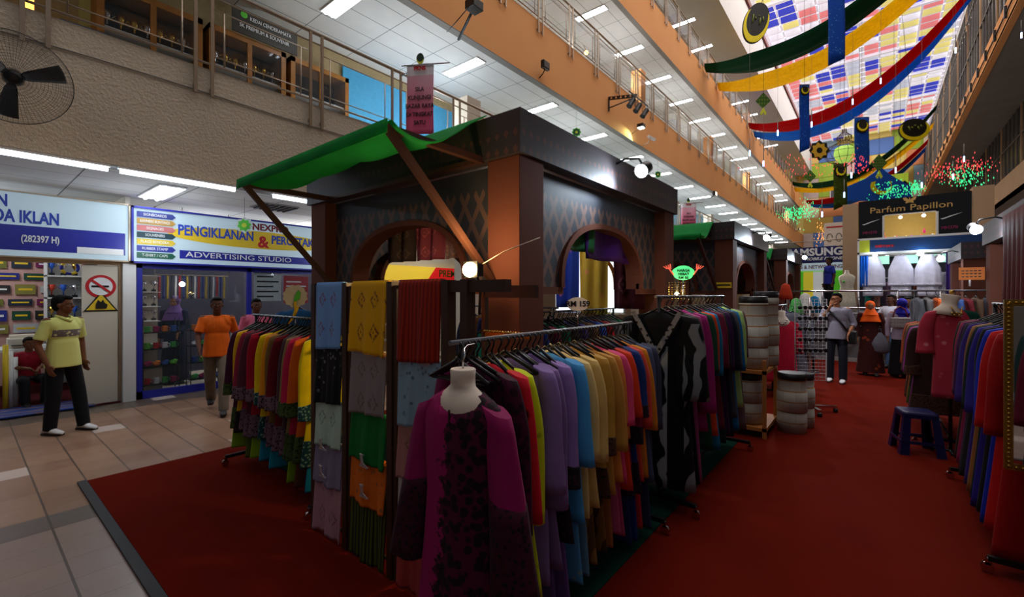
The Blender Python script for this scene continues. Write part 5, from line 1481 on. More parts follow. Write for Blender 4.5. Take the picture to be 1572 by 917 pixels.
# perfume shop above / behind
PYY = 18.6
a = PY(1322, 305, PYY); b_ = PY(1487, 365, PYY)
M_NIGHT = plain('glossy black board', S(14, 14, 18), .25)
xl, xr = PY(1318, 300, PYY).x, PY(1492, 300, PYY).x
zt_, zb_ = PY(1400, 302, PYY).z, PY(1400, 366, PYY).z
t = thing('shop_sign', 'glossy black sign reading Parfum Papillon in gold with a butterfly', 'sign', (xl, PYY, zb_))
ww, hh = xr-xl, zt_-zb_
MB().box(0, 0, hh*.62, ww, .1, hh).box(0, 0, 0, ww*.23, .1, hh*.62).box(ww*.73, 0, 0, ww, .1, hh*.62).build('sign_board', M_NIGHT, t)
M_GOLDL = emis('gold sign lettering', S(170, 130, 70), .25)
text('Parfum Papillon', .27, M_GOLDL, t, (ww*.48, -.01, hh*.74), (PI/2, 0, 0), align='CENTER', sx=1.15)
m = MB()
for s in (-1, 1):
    m.prism([(0, 0), (s*.10, .10), (s*.16, .08), (s*.13, .0), (s*.08, -.02), (s*.10, -.09), (s*.03, -.08)][::s], .02, M=Matrix.Translation((ww*.48, -.02, hh*.92)))
m.box(ww*.48-.012, -.03, hh*.92-.08, ww*.48+.012, 0, hh*.92+.08); m.build('butterfly', M_GOLDL, t)
for x in (.11, .82):
    text('MH370', .12, plain('purple print', S(150, 40, 90)), t, (ww*x, -.01, hh*.2), (PI/2, 0, 0), bold=.003, align='CENTER')
    m = MB(); m.prism([(-.2, .0), (-.15, -.03), (.0, .03), (.28, .14), (.02, .07), (-.13, .01)], .01, M=Matrix.Translation((ww*x, -.01, hh*.42))); m.build('swoosh', M_WHT, t)
# open upper window with lit goods
m = MB(); m.box(ww*.23, .0, -.02, ww*.25, .1, hh*.62); m.box(ww*.71, 0, -.02, ww*.73, .1, hh*.62); m.box(ww*.23, 0, hh*.60, ww*.73, .1, hh*.64)
m.build('window_surround', M_WHITE, t)
t = thing('perfume_shop', 'lit interior of the perfume shop under its black sign', 'shop', (xl, PYY+.2, zb_-.45))
MB().box(0, 1.5, -.3, ww, 1.6, 1.5).build('back_wall', plain('warm shop wall', S(200, 170, 90)), t)
MB().box(0, 0, -.4, ww, 1.5, -.3).build('floor_slab', M_WHITE, t)
MB().box(0, .0, .36, ww, .4, .45).build('counter', M_BLACK, t)
rr = random.Random(4)
for k in range(26):
    c = [(230, 60, 120), (240, 200, 80), (120, 220, 120), (250, 250, 250), (200, 80, 220), (240, 120, 50)][k % 6]
    x = rr.uniform(.1, ww-.1)
    m = MB(); m.lathe([(.03, 0), (.035, .09), (.012, .11), (.012, .15)], 8)
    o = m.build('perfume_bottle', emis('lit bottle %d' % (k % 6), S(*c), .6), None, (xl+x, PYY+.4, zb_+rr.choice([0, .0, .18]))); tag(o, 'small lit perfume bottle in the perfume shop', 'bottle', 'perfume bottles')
for k in range(5):
    q = thing('downlight', 'small warm downlight in the perfume shop', 'downlight', (xl+.5+k*.55, PYY+.35, zb_+hh*.56), 0, 'perfume shop downlights'); MB().ball((0, 0, 0), .05, 6).build('bulb', emis('warm white bulb', (1, .8, .6, 1), 10), q); MB().tube([(0, 0, .03), (0, .05, .1)], .02, 6).build('socket', M_WHITE, q)
point(((xl+xr)/2, PYY+.8, zb_+.3), 16, (1, .85, .6), .1)
# beige piers at both ends of the perfume sign
struct(MB().box(xl-.42, PYY-.05, 1.2, xl-.02, PYY+.5, zt_-.05).build('wall_pillar', M_TAN))
struct(MB().box(xr+.02, PYY-.05, 1.2, xr+.45, PYY+.5, zt_+.1).build('wall_pillar', M_TAN))

# phone shop sign
SYY = 19.0
xl2, xr2 = PY(1186, 385, SYY).x, PY(1296, 385, SYY).x
z1_, z0_ = PY(1296, 377, SYY).z, PY(1296, 402, SYY).z
t = thing('shop_sign', 'navy SAMSUNG mobile phone sign behind the third booth', 'sign', (xl2, SYY, z0_))
ww2, hh2 = xr2-xl2, z1_-z0_
MB().box(0, 0, 0, ww2, .12, hh2).build('navy_board', plain('navy sign', S(24, 28, 96), .4), t)
MB().box(0, 0, -.28, ww2, .12, -.01).build('white_strip', M_SIGNW, t)
text('SAMSUNG', .36, M_WHT, t, (ww2*.985, -.01, hh2*.66), (PI/2, 0, 0), align='RIGHT', bold=.014, sx=1.0)
text('MOBILE PHONE', .14, M_WHT, t, (ww2*.72, -.01, hh2*.24), (PI/2, 0, 0), align='CENTER', sx=1.1, shear=.3, bold=.004)
text('SOLUTIONS & NETWORKING', .17, plain('brown print', S(110, 50, 50)), t, (ww2*.98, -.01, -.15), (PI/2, 0, 0), align='RIGHT', sx=.85, bold=.004)
tag(MB().tube([(xl2-.3, SYY-.1, z1_+.18), (xr2+.9, SYY-.1, z1_+.22)], .02, 6).build('sign_rail', M_STEEL), 'thin steel rail above the navy phone sign', 'rail')
# striped backdrop & goods below the phone sign
t = thing('striped_backdrop', 'backdrop of yellow white and green stripes below the phone sign', 'backdrop', (xl2+.6, SYY+.6, .9))
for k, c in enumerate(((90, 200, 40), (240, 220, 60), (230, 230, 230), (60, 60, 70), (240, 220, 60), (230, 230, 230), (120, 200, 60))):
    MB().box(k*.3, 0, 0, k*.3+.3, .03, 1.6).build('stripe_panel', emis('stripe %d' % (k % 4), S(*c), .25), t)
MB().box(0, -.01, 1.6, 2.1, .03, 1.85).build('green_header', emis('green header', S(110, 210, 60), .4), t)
t = thing('notice_board', 'white notice board with red lines above the phone sign', 'board', (PY(1265, 350, 24).x, 24, PY(1265, 378, 24).z))
MB().box(0, 0, 0, 1.1, .05, 1.0).build('panel_board', plain('cream board', S(226, 206, 190)), t)
m = MB(); m.box(.08, -.01, .78, 1.02, 0, .84); m.build('red_line', M_RED, t)
m = MB()
for k in range(3): m.tube([(.2+k*.33+.1*math.cos(a_*.6), -.01, .35+.18*math.sin(a_*.6)) for a_ in range(10)], .012, 4)
m.build('line_drawing', M_BLACK, t)
for x in (.05, 1.0): MB().box(x, .05, -PY(1265, 378, 24).z+1.2, x+.06, .1, .9).build('post', M_STEEL, t)

# orange notice on the right
t = thing('notice_board', 'small orange price notice standing on the high blouse rack', 'notice', (.99, 9.70, 1.90))
MB().box(0, 0, 0, .28, .01, .19).build('notice_card', plain('orange card', S(222, 120, 40)), t)
m = MB()
for z in (.13, .085, .04):
    for q in range(5): m.box(.03+q*.045, -.003, z, .06+q*.045, 0, z+.014)
m.build('print', M_BLACK, t); MB().tube([(.12, .005, -.1), (.12, .005, 0)], .012, 6).build('clip_stem', M_WHITE, t)

# ================================================================== HANGING FESTIVE DECORATION
RX = 4.3
CG = translucent(fb('dark green satin drape', 12, 76, 44), .3); CYL = translucent(fb('yellow satin drape', 255, 220, 50), .55); CR = translucent(fb('red satin drape', 200, 8, 24), .5); CB = translucent(fb('blue satin drape', 50, 140, 220), .5)
def drape(l, px, w, mat, label):
    """cloth slung across the hall in one plane: a parabola through the left fixing and two sighted points"""
    a = PX(l[0], l[1], XP+.06); Y = a.y
    if Y > 60: Y = 60+(Y-56)*.25; a = PY(l[0], l[1], Y)
    q = [PY(u, v, Y) for u, v in px]
    (x0_, z0_), (x1_, z1_), (x2_, z2_) = [(p.x, p.z) for p in (a, q[0], q[1])]
    def zz(x):
        return z0_*(x-x1_)*(x-x2_)/((x0_-x1_)*(x0_-x2_))+z1_*(x-x0_)*(x-x2_)/((x1_-x0_)*(x1_-x2_))+z2_*(x-x0_)*(x-x1_)/((x2_-x0_)*(x2_-x1_))
    xe = RX
    if q[-1].x > 3.0 and len(q) == 3: xe = RX
    def fn(u, v):
        x = x0_+(xe-x0_)*u
        k = .3+.7*min(1, 5*u, 5*(1-u)+.2)
        return (x, Y+(v-.5)*w*k+.04*math.sin(u*17), zz(x)-.12*math.sin(v*PI)*w+.035*math.sin(v*16+u*5)-(v-.5)*.10*w)
    m = MB(); m.grid(fn, 60, 12)
    return tag(m.build('draped_banner_cloth', mat, solid=.008), label, 'drape', None)
drape((1083, 103), ((1217, 76), (1335, 4)), 1.7, CG, 'dark green cloth drape slung across the hall at the top')
drape((1103, 132), ((1262, 92), (1390, 2)), 1.7, CYL, 'yellow cloth drape slung across the hall below the first green one')
drape((1150, 192), ((1290, 167), (1405, 80)), 1.7, CR, 'red cloth drape slung across the middle of the hall')
drape((1158, 205), ((1297, 181), (1405, 95)), 1.7, CB, 'blue cloth drape slung just below the red one')
drape((1217, 281), ((1314, 269), (1400, 205)), 1.8, CG, 'far dark green cloth drape')
drape((1220, 290), ((1297, 283), (1390, 230)), 1.9, CYL, 'far yellow cloth drape beneath the far green one')
drape((1238, 309), ((1314, 297), (1400, 240)), 2.0, CR, 'far red cloth drape')
drape((1245, 314), ((1325, 302), (1405, 244)), 2.0, CB, 'far blue cloth drape beneath the far red one')

M_DISC = plain('dark disc', S(24, 26, 20), .5); M_CRES = plain('yellow crescent', S(236, 216, 20), .5); M_SKY = translucent(fb('blue night print', 40, 100, 190, 'floral', (120, 190, 235), .5), .6)
def cres(R, r, dx, dz, n=24):
    a = math.radians(35)
    out = [(R*math.cos(PI+a+(2*PI-2*a-0)*0+t_), R*math.sin(PI+a+t_)) for t_ in []]
    pts = []
    for k in range(n+1):
        t_ = math.radians(150+240*k/n); pts.append((R*math.cos(t_), R*math.sin(t_)))
    for k in range(n+1):
        t_ = math.radians(150+240*(n-k)/n); pts.append((dx+r*math.cos(t_), dz+r*math.sin(t_)))
    return pts
def medallion(u, v, D, hw, hh, label, rz, tilt=0.0):
    p = PD(u, v, D); s = D/F
    t = thing('crescent_medallion', label, 'medallion', p, rz); t.rotation_euler = (0, tilt, rz)
    W_, H_ = hw*s, hh*s
    m = MB(); m.prism([(W_*math.cos(2*PI*k/32), H_*math.sin(2*PI*k/32)) for k in range(32)], .08); m.build('black_disc', M_DISC, t)
    m = MB(); m.prism([(x*W_*.97, z*H_*.97) for x, z in cres(1, .84, .0, .16)], .1, M=Matrix.Translation((0, -.02, 0))); m.build('crescent', M_CRES, t)
    m = MB()
    for q in range(5): m.tube([((-.4+.2*q)*W_, -.02, (.35-.1*(q % 2))*H_), ((-.3+.2*q)*W_, -.02, (-.05+.2*(q % 3))*H_)], .02*W_/ .4, 5)
    m.build('script_mark', plain('olive script', S(110, 120, 30)), t)
    MB().tube([(0, .04, H_), (0, .04, ZR-.2-p.z)], .012, 4).build('string', M_BLACK, t)
medallion(1161, 35, 20, 19, 32, 'large oval medallion with a yellow crescent at the top of the hall', .65, .28)
medallion(1404, 199, 24, 23, 17, 'wide oval medallion with a yellow crescent before the right windows', .65, -.1)
def vbanner(u, v0, v1, D, hw, label, mat, rz=.65, cut=1):
    p = PD(u, v0, D); s = D/F; L = (v1-v0)*s; w = hw*s
    t = thing('vertical_banner', label, 'banner', p, rz, 'night sky crescent banners')
    def fn(a_, b_): return ((a_-.5)*2*w, .02*math.sin(b_*6), -L*b_*(1-.10*(1-a_)*cut*0)-(.0 if b_ < .99 else (1-a_)*w*.9*cut))
    MB().grid(fn, 6, 16).build('banner_cloth', mat, t, solid=.02)
    m = MB(); m.prism([(w*.9*math.cos(2*PI*k/24), -w*1.3+w*.95*math.sin(2*PI*k/24)) for k in range(24)], .03, M=Matrix.Translation((0, -.04, 0))); m.build('dark_roundel', M_DISC, t)
    m = MB(); m.prism([(x*w*.72, z*w*.75-w*1.25) for x, z in cres(1, .82, .05, .2)], .03, M=Matrix.Translation((0, -.08, 0))); m.build('crescent', M_CRES, t)
    MB().tube([(-w, 0, 0), (w, 0, 0)], .02, 6).build('rod', M_STEEL, t); MB().tube([(0, 0, 0), (0, 0, ZR-.2-p.z)], .01, 4).build('string', M_BLACK, t)
vbanner(1284, -70, 90, 17, 12.5, 'large blue crescent banner cut by the top edge of the photo', M_SKY)
vbanner(1235, 130, 228, 22, 7.5, 'narrow blue crescent banner between the yellow and red drapes', M_SKY)
vbanner(1323, 180, 257, 25, 11, 'blue crescent banner hanging right of the wire lantern', M_SKY)
vbanner(1290, 250, 314, 28, 10, 'green crescent banner hanging below the wire lantern', translucent(fb('green night print', 80, 96, 30, 'floral', (130, 150, 60), .3), .5))
M_YST = plain('yellow star', S(220, 180, 50))
D = 25; s = D/F
star(PD(1258, 231, D), 16*s, .65, 'yellow eight pointed star left of the wire lantern', M_DISC, M_YST, M_DISC, 8)
star(PD(1389, 290, 30), 13*30/F, .65, 'olive eight pointed star above the perfume sign', M_DISC, plain('olive star', S(120, 110, 30)), M_DISC, 8)
def diamond(u, v, D, r, label):
    p = PD(u, v, D); r = r*D/F
    t = thing('woven_diamond', label, 'ornament', p, .65, 'woven diamond ornaments')
    tm_ = fb('woven green leaf', 60, 96, 40, 'songket', (170, 180, 70), 1.0/max(r, .1)*.5)
    m = MB(); m.prism([(0, r), (r*.8, .1*r), (0, -r*.7), (-r*.8, .1*r)], .15*r); m.build('woven_body', tm_, t)
    m = MB()
    for q in (-1, 1): m.prism([(0, -r*.6), (q*.35*r, -1.3*r), (q*.15*r, -1.5*r), (0, -1.1*r)][::q], .06*r)
    m.build('tail', M_YGR, t); MB().tube([(0, 0, r), (0, 0, ZR-.2-p.z)], .01, 4).build('string', M_BLACK, t)
diamond(1172, 156, 22, 14, 'woven green diamond before the white upper wall')
diamond(1350, 252, 28, 15, 'woven green diamond right of the green banner')
diamond(1244, 272, 28, 11, 'small woven diamond before the lower left lights')
# wire lantern
D = 26; s = D/F; p = PD(1296, 228, D)
t = thing('wire_lantern', 'large round wire lantern with a green core in the middle of the hall', 'lantern', p)
m = MB(); prof = [(.10, 1.0), (.12, .8), (.34, .62), (.36, .5), (.2, .38), (.75, .1), (1.0, -.25), (.8, -.55), (.35, -.8), (.12, -.95)]
K = 27*s
for k in range(14):
    a_ = 2*PI*k/14; m.tube([(r*K*math.cos(a_), r*K*math.sin(a_), z*K*1.1) for r, z in prof], .014, 4)
for r, z in prof[2:8]: m.tube([(r*K*math.cos(2*PI*k/20), r*K*math.sin(2*PI*k/20), z*K*1.1) for k in range(21)], .014, 4, caps=False)
m.build('wire_cage', plain('lantern wire', S(90, 70, 50)), t)
MB().lathe([(.35*K, -.75*K), (.5*K, -.3*K), (.45*K, 0), (.3*K, .1*K)], 16).build('green_core', emis('green lantern core', (.45, .75, .12, 1), .6), t)
MB().tube([(0, 0, K*1.1), (0, 0, ZR-.2-p.z)], .012, 4).build('string', M_BLACK, t)

# fairy light nets, tiny drops of light
def fairy(label, boxes, col, n, seed, r=.022):
    rr = random.Random(seed); m = MB()
    for i in range(n):
        u0, v0, u1, v1, D0 = boxes[i % len(boxes)]
        p = PD(rr.gauss((u0+u1)/2, (u1-u0)/4.2), rr.gauss((v0+v1)/2, (v1-v0)/4.2), D0*rr.uniform(.92, 1.08))
        q = r*rr.uniform(.7, 1.3)
        m.add([p+Vector((q, 0, 0)), p+Vector((-q*.5, q*.8, 0)), p+Vector((-q*.5, -q*.8, 0)), p+Vector((0, 0, q*2.2)), p-Vector((0, 0, q*2.2))], [(0, 1, 3), (1, 2, 3), (2, 0, 3), (1, 0, 4), (2, 1, 4), (0, 2, 4)])
    return tag(m.build('fairy_lights', emis('fairy '+label[:14], col, 1.3)), label, 'fairy lights', None, 'stuff')
fairy('red fairy lights over the left drapes', [(1160, 236, 1300, 275, 24), (1290, 235, 1345, 270, 24)], (1, .08, .08, 1), 170, 1)
fairy('red fairy lights before the right windows', [(1452, 240, 1530, 268, 22), (1420, 250, 1480, 285, 22)], (1, .06, .1, 1), 190, 2)
fairy('green fairy lights before the right windows', [(1445, 255, 1520, 290, 22)], (.05, .9, .3, 1), 150, 3)
fairy('green fairy lights before the lower left parapet', [(1205, 308, 1262, 342, 26), (1195, 318, 1240, 338, 26)], (.05, .9, .35, 1), 260, 4)
fairy('green fairy lights above the perfume sign', [(1335, 275, 1400, 312, 24), (1390, 278, 1420, 300, 24)], (.05, .9, .35, 1), 260, 5)
fairy('orange fairy lights left of the perfume sign', [(1250, 340, 1268, 380, 26)], (1, .4, .08, 1), 60, 6)
# meteor tubes
for i, (u, v, D) in enumerate(((1151, 236, 20), (1194, 205, 22), (1246, 192, 22), (1309, 157, 20), (1352, 125, 20), (1467, 78, 18), (1568, 55, 16), (1172, 252, 24), (1480, 245, 20), (1463, 272, 20), (1415, 285, 24), (1375, 262, 26), (1296, 300, 24), (1307, 270, 26), (1262, 330, 26))):
    p = PD(u, v, D)
    t = thing('meteor_light', 'thin hanging tube light with a blue white tip', 'tube light', p, 0, 'hanging meteor lights')
    MB().tube([(0, 0, -.10*D/20), (0, 0, .14*D/20)], .03*D/20, 6).build('lit_tip', emis('meteor blue', (.35, .5, 1, 1), 7), t); MB().tube([(0, 0, .14*D/20), (0, 0, .7*D/20)], .02*D/20, 6).build('dark_tube', M_SOFF, t); MB().tube([(0, 0, .7*D/20), (0, 0, ZR-.2-p.z)], .005, 3).build('wire', M_SOFF, t)
# blue and yellow crescent board above the perfume sign
p = PD(1352, 286, 30)
t = thing('crescent_board', 'blue dome shaped board with crescent behind the green fairy lights', 'board', p, .6)
s = 30/F
for q in (-30, 20): MB().tube([(q*s, .05, 0), (q*s, .05, ZR-.2-p.z)], .012, 4).build('string', M_BLACK, t)
m = MB(); m.prism([(-55*s, -22*s), (45*s, -22*s), (42*s, 0), (22*s, 12*s), (8*s, 22*s), (0, 30*s), (-8*s, 22*s), (-22*s, 12*s), (-50*s, 0)][::-1], .1); m.build('dome_board', plain('royal blue board', S(16, 84, 190)), t)
m = MB(); m.prism([(x*15*s, z*13*s) for x, z in cres(1, .8, .2, .2)], .1, M=Matrix.Translation((0, -.06, 0))); m.build('crescent', M_CRES, t)
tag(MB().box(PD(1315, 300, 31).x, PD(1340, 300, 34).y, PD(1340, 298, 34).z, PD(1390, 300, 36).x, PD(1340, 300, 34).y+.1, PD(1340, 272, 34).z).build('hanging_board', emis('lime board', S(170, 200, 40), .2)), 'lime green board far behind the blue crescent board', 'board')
for q in (1320, 1380):
    w_ = PD(q, 272, 35); w_.y = PD(1340, 300, 34).y+.05; w_.z -= .8
    tag(MB().tube([tuple(w_), (w_.x, w_.y, ZR-.1)], .012, 4).build('hanging_wire', M_BLACK), 'thin wire holding the lime green board far down the hall', 'wire', 'board wires')
# ================================================================== PROPS ON THE CARPET
# blue plastic stool
t = thing('plastic_stool', 'navy blue plastic stool standing alone on the red carpet', 'stool', (.33, 6.40, .012), .25); t.scale = (.9, .9, .98)
M_STL = plain('navy blue plastic', S(18, 20, 70), .35, noise_amt=.05)
m = MB(); m.loft([[(sx_*a, sy_*a, z) for sx_, sy_ in [(-1, -.8), (-.8, -1), (.8, -1), (1, -.8), (1, .8), (.8, 1), (-.8, 1), (-1, .8)]] for a, z in ((.165, .385), (.165, .43), (.155, .445), (.14, .45))], sm=False); m.build('seat', M_STL, t)
for sx_ in (-1, 1):
    for sy_ in (-1, 1):
        m = MB(); a = [(sx_*.155, sy_*.155), (sx_*.09, sy_*.155), (sx_*.09, sy_*.145), (sx_*.145, sy_*.145), (sx_*.145, sy_*.09), (sx_*.155, sy_*.09)]
        if sx_*sy_ > 0: a = a[::-1]
        m.loft([[(x*k, y*k, z) for x, y in a] for k, z in ((1.35, 0), (1.0, .42))], sm=False); m.build('leg', M_STL, t)
m = MB()
for s in (-1, 1): m.box(-.18, s*.19-.006, .12, .18, s*.19+.006, .15); m.box(s*.19-.006, -.18, .12, s*.19+.006, .18, .15)
m.build('stretcher', M_STL, t)

# brick-look drums on a wooden shelf
def brickmat():
    t = NT('grey brick printed drum'); co = t.coord('UV')
    oc = t.coord(); x = t.xyz(oc)
    ang = t.math('ARCTAN2', x[1], x[0])
    u = t.math('MULTIPLY', ang, 1.1); 
    cmb = t.node('ShaderNodeCombineXYZ'); t.l.new(u, cmb.inputs[0]); t.l.new(x[2], cmb.inputs[1])
    br = t.node('ShaderNodeTexBrick'); br.inputs['Scale'].default_value = 1.0
    br.inputs['Brick Width'].default_value = .9; br.inputs['Row Height'].default_value = .125; br.inputs['Mortar Size'].default_value = .007
    br.inputs['Color1'].default_value = S(160, 156, 146); br.inputs['Color2'].default_value = S(182, 178, 166); br.inputs['Mortar'].default_value = S(150, 104, 50)
    t.l.new(cmb.outputs[0], br.inputs['Vector']); t.color(br.outputs['Color']); return t.set(rough=.8)
M_BRK = brickmat()
M_PINE = plain('pine shelf', S(176, 112, 50), .6, scale=5, noise_amt=.2)
def drum(x, y, z, r, h, label):
    t = thing('brick_drum', label, 'drum', (x, y, z), rnd.uniform(0, 3), 'brick look display drums')
    m = MB(); prof = []; k = 0; zz = 0
    while zz < h-.01:
        b = min(.25, h-zz); o = .006*math.sin(k*2.1); prof += [(r+o, zz), (r+.006+o, zz+b*.5), (r+o, zz+b-.006), (r-.003, zz+b-.003)]; zz += b; k += 1
    m.lathe([(r*.9, 0)]+prof, 24); m.build('drum_wall', M_BRK, t)
    MB().lathe([(r*.95, h-.01), (r*1.01, h), (r*1.01, h+.07), (r*.9, h+.075)], 24).build('black_cap', M_BLACK, t)
    return t
drum(-1.15, 6.05, .80, .155, .78, 'left tall grey brick drum with black cap on top of the pine shelf')
drum(-1.08, 6.42, .80, .14, .84, 'right tall grey brick drum with black cap on top of the pine shelf')
drum(-1.20, 6.05, .14, .15, .52, 'grey brick drum inside the lower bay of the pine shelf')
drum(-.80, 6.42, .012, .155, .64, 'grey brick drum with black cap on the carpet beside the pine shelf')
drum(-.72, 6.75, .012, .12, .60, 'narrow grey brick drum partly behind the one on the carpet')
t = thing('pine_shelf', 'pine wood shelf holding the grey brick drums', 'shelf', (-1.18, 6.2, .012))
for z in (.08, .74): MB().box(-.20, -.36, z, .20, .42, z+.04).build('shelf_board', M_PINE, t)
for a in (-.18, .18):
    for b in (-.34, .40): MB().box(a-.02, b-.02, 0, a+.02, b+.02, .9).build('post', M_PINE, t)

# ruby tunic bust + grey dress
p = PD(1200, 482, 7.2)
t = thing('mannequin_bust', 'small white neck bust with a necklace above the cherry tunic', 'mannequin', (p.x, p.y, p.z), .25)
m = MB(); m.loft([[(r*math.cos(2*PI*k/20), r*math.sin(2*PI*k/20)*(1 if r < .07 else .6), z) for k in range(20)] for r, z in ((.05, .05), (.055, .04), (.05, -.03), (.08, -.07), (.115, -.12), (.10, -.2))]); m.build('bust_form', M_BUST, t)
MB().tube([(0, 0, .05), (0, 0, .1), (.02, 0, .13), (.04, .05, .12)], .005, 5).build('hook', M_CHROME, t)
m = MB()
for k in range(7): m.ball((-.06+k*.02, -.085, -.10-.06*math.sin(PI*k/6)), .014, 5)
m.build('necklace', M_CHROME, t)
garment((p.x, p.y, p.z+.02), .25, 'cherry red tunic worn by the small white bust left of the sunglasses rack', fb('cherry tunic', 176, 16, 48), None, None, 1.0, w=.2, hem=.23, th=.07, sl=.5, hanger=False)
garment((p.x+.12, p.y+.22, p.z+.12), .3, 'grey gown with long sleeve behind the cherry red tunic', fb('grey gown', 96, 98, 112), None, None, 1.3, w=.23, hem=.25, th=.06, sl=.7, sr=.08)
rack('rack behind the cherry red tunic before the third booth', (p.x-.15, p.y+.1), (p.x-.15, p.y+1.6), p.z+.12)
for i, (nm, c) in enumerate((('plum', (70, 30, 60)), ('black', (20, 20, 24)), ('violet', (80, 60, 130)), ('navy', (24, 28, 60)))):
    garment((p.x-.15, p.y+.45+i*.28, p.z+.12), .2, nm+' dress hanging behind the cherry red tunic', fb('bk '+nm, *c), None, None, 1.15, group='dresses behind the cherry red tunic', w=.2)

# sunglasses grid rack
p = PD(1243, 640, 6.4)
p = Vector((p.x, p.y, 0.012))
t = thing('grid_rack', 'white wire grid rack of sunglasses on a wheeled base', 'rack', p, .5)
MB().tube([(0, 0, .06), (0, 0, 1.62)], .016, 8).build('pole', M_CHROME, t)
m = MB(); m.bar((-.34, 0, .08), (.34, 0, .08), .04, .03); m.bar((0, -.3, .08), (0, .3, .08), .04, .03); m.build('base', M_CHROME, t)
for a, b in ((-.33, 0), (.33, 0), (0, -.29), (0, .29)): MB().lathe([(.01, 0), (.03, .005), (.03, .05), (.01, .06)], 10, (a, b, .0)).build('caster', M_BLACK, t)
m = MB(); M_WW = plain('white wire', S(200, 200, 204), .4)
for k in range(9): m.tube([(-.20+k*.05, -.03, .45), (-.20+k*.05, -.03, 1.6)], .0035, 4)
for k in range(24): m.tube([(-.2, -.035, .45+k*.05), (.2, -.035, .45+k*.05)], .0025, 4)
m.tube([(-.2, -.03, .45), (-.2, -.03, 1.6), (.2, -.03, 1.6), (.2, -.03, .45), (-.2, -.03, .45)], .008, 6); m.build('wire_grid', M_WW, t)
Rp = Matrix.Translation(p) @ Matrix.Rotation(.5, 4, 'Z')
sg = None
for r_ in range(5):
    for c_ in range(3):
        q = Rp @ Vector((-.13+.13*c_, -.09, 1.48-.15*r_))
        if sg is None:
            m = MB(); m.lathe([(.001, 0), (.028, .002), (.028, .006), (.001, .008)], 12); m.xf(Matrix.Translation((-.034, 0, 0)) @ Matrix.Rotation(PI/2, 4, 'X'))
            s0 = len(m.v); m2 = MB().lathe([(.001, 0), (.028, .002), (.028, .006), (.001, .008)], 12); m2.xf(Matrix.Translation((.034, 0, 0)) @ Matrix.Rotation(PI/2, 4, 'X')); m.add(m2.v, m2.f)
            m.tube([(-.01, 0, .005), (0, -.004, .01), (.01, 0, .005)], .003, 5); m.tube([(-.062, 0, .01), (-.062, .05, .01)], .003, 5); m.tube([(.062, 0, .01), (.062, .05, .01)], .003, 5)
            sg = m.build('sunglasses', M_BLACK, None, q, (0, 0, .5))
            tag(sg, 'dark sunglasses hanging on the white wire grid rack', 'sunglasses', 'sunglasses on the grid rack')
        else:
            c = sg.copy(); COL.objects.link(c); c.location = q

# price tag bubble on the front rack
def bubble(p, label, w, h, col, lines, rz=.6, stem=.3):
    t = thing('price_sign', label, 'price sign', p, rz)
    m = MB(); m.prism([(w*math.cos(2*PI*k/28)*(1+.05*math.sin(5*2*PI*k/28)), h*math.sin(2*PI*k/28)) for k in range(28)], .004)
    m.build('card', col, t)
    for i, s in enumerate(lines): text(s, h*(1.1 if len(lines) == 1 else .5), M_BLACK, t, (0, -.004, (0 if len(lines) == 1 else h*(.3-.5*i))), (PI/2, 0, 0), align='CENTER', ext=.001, bold=.0015)
    MB().tube([(0, .006, -h), (0, .01, -h-stem)], .004, 6).build('stem', M_CHROME, t)
    return t
p = PX(887, 467, -1.75)
bubble(p, 'white oval price sign reading RM 159 above the inner rack', .085, .052, M_WHT, ['RM 159'], .6, .12)
p = PX(1049, 419, -1.55)
t = bubble(p, 'green heart price sign with red hands above the second aisle rack', .11, .075, emis('neon green card', (.1, .9, .3, 1), .5), ['HARGA', 'HEBAT', 'RM 50'], .6, .25)
for s in (-1, 1):
    m = MB(); m.bar((s*.10, -.005, -.02), (s*.15, -.005, .05), .035, .006)
    for k in range(4): m.bar((s*(.13+.012*k), -.006, .04), (s*(.135+.022*k), -.006, .09-.008*k), .011, .006)
    m.build('red_hand', emis('neon red hand', (1, .15, .08, 1), .5), t)
t = thing('warm_bulb', 'small warm bulb glowing over the second aisle rack', 'bulb', PX(1039, 452, -1.6)); MB().ball((0, 0, 0), .022, 8).build('bulb', M_WARM, t); MB().tube([(0, 0, .02), (0, 0, .15)], .008, 6).build('socket', M_BLACK, t)
point(PX(1039, 452, -1.6)+Vector((.05, -.05, .05)), 3, (1, .7, .35), .03)
# small string of gold trinkets beneath the green price sign
t = thing('trinket_string', 'cluster of gold bead strings under the green price sign', 'bead string', PX(1040, 435, -1.5))
m = MB()
for q in range(6):
    for k in range(8): m.ball((-.08+.03*q, 0, -.022*k), .009, 4)
m.build('beads', G_GOLD, t); MB().tube([(-.1, 0, .0), (.1, 0, .0)], .005, 5).build('bar', M_RACK, t)
# paper flower with yellow ribbon above the left rack
p = PD(453, 455, 4.3)
t = thing('rosette', 'cream paper rosette with a green tag and yellow ribbon above the left rack', 'rosette', p, .9)
m = MB(); m.prism([((.10+.012*(k % 2))*math.cos(2*PI*k/24), (.10+.012*(k % 2))*math.sin(2*PI*k/24)) for k in range(24)], .015); m.build('petal_disc', plain('cream paper', S(214, 204, 180), .7), t)
m = MB(); m.prism([(-.01, -.06), (.04, -.03), (.05, .03), (.03, .06), (-.0, .0)], .01, M=Matrix.Translation((0, -.012, 0))); m.build('green_leaf', M_GREENP, t)
m = MB(); m.tube([(-.0, -.015, -.05), (.01, -.02, -.12), (-.01, -.02, -.2), (-.06, -.02, -.26)], .012, 6); m.tube([(.0, -.015, -.12), (.03, -.02, -.1), (.0, -.02, -.18)], .012, 6); m.build('ribbon', plain('yellow satin ribbon', S(240, 190, 20)), t)
MB().tube([(0, .01, -.1), (0, .01, -.42)], .004, 5).build('stem', M_CHROME, t)
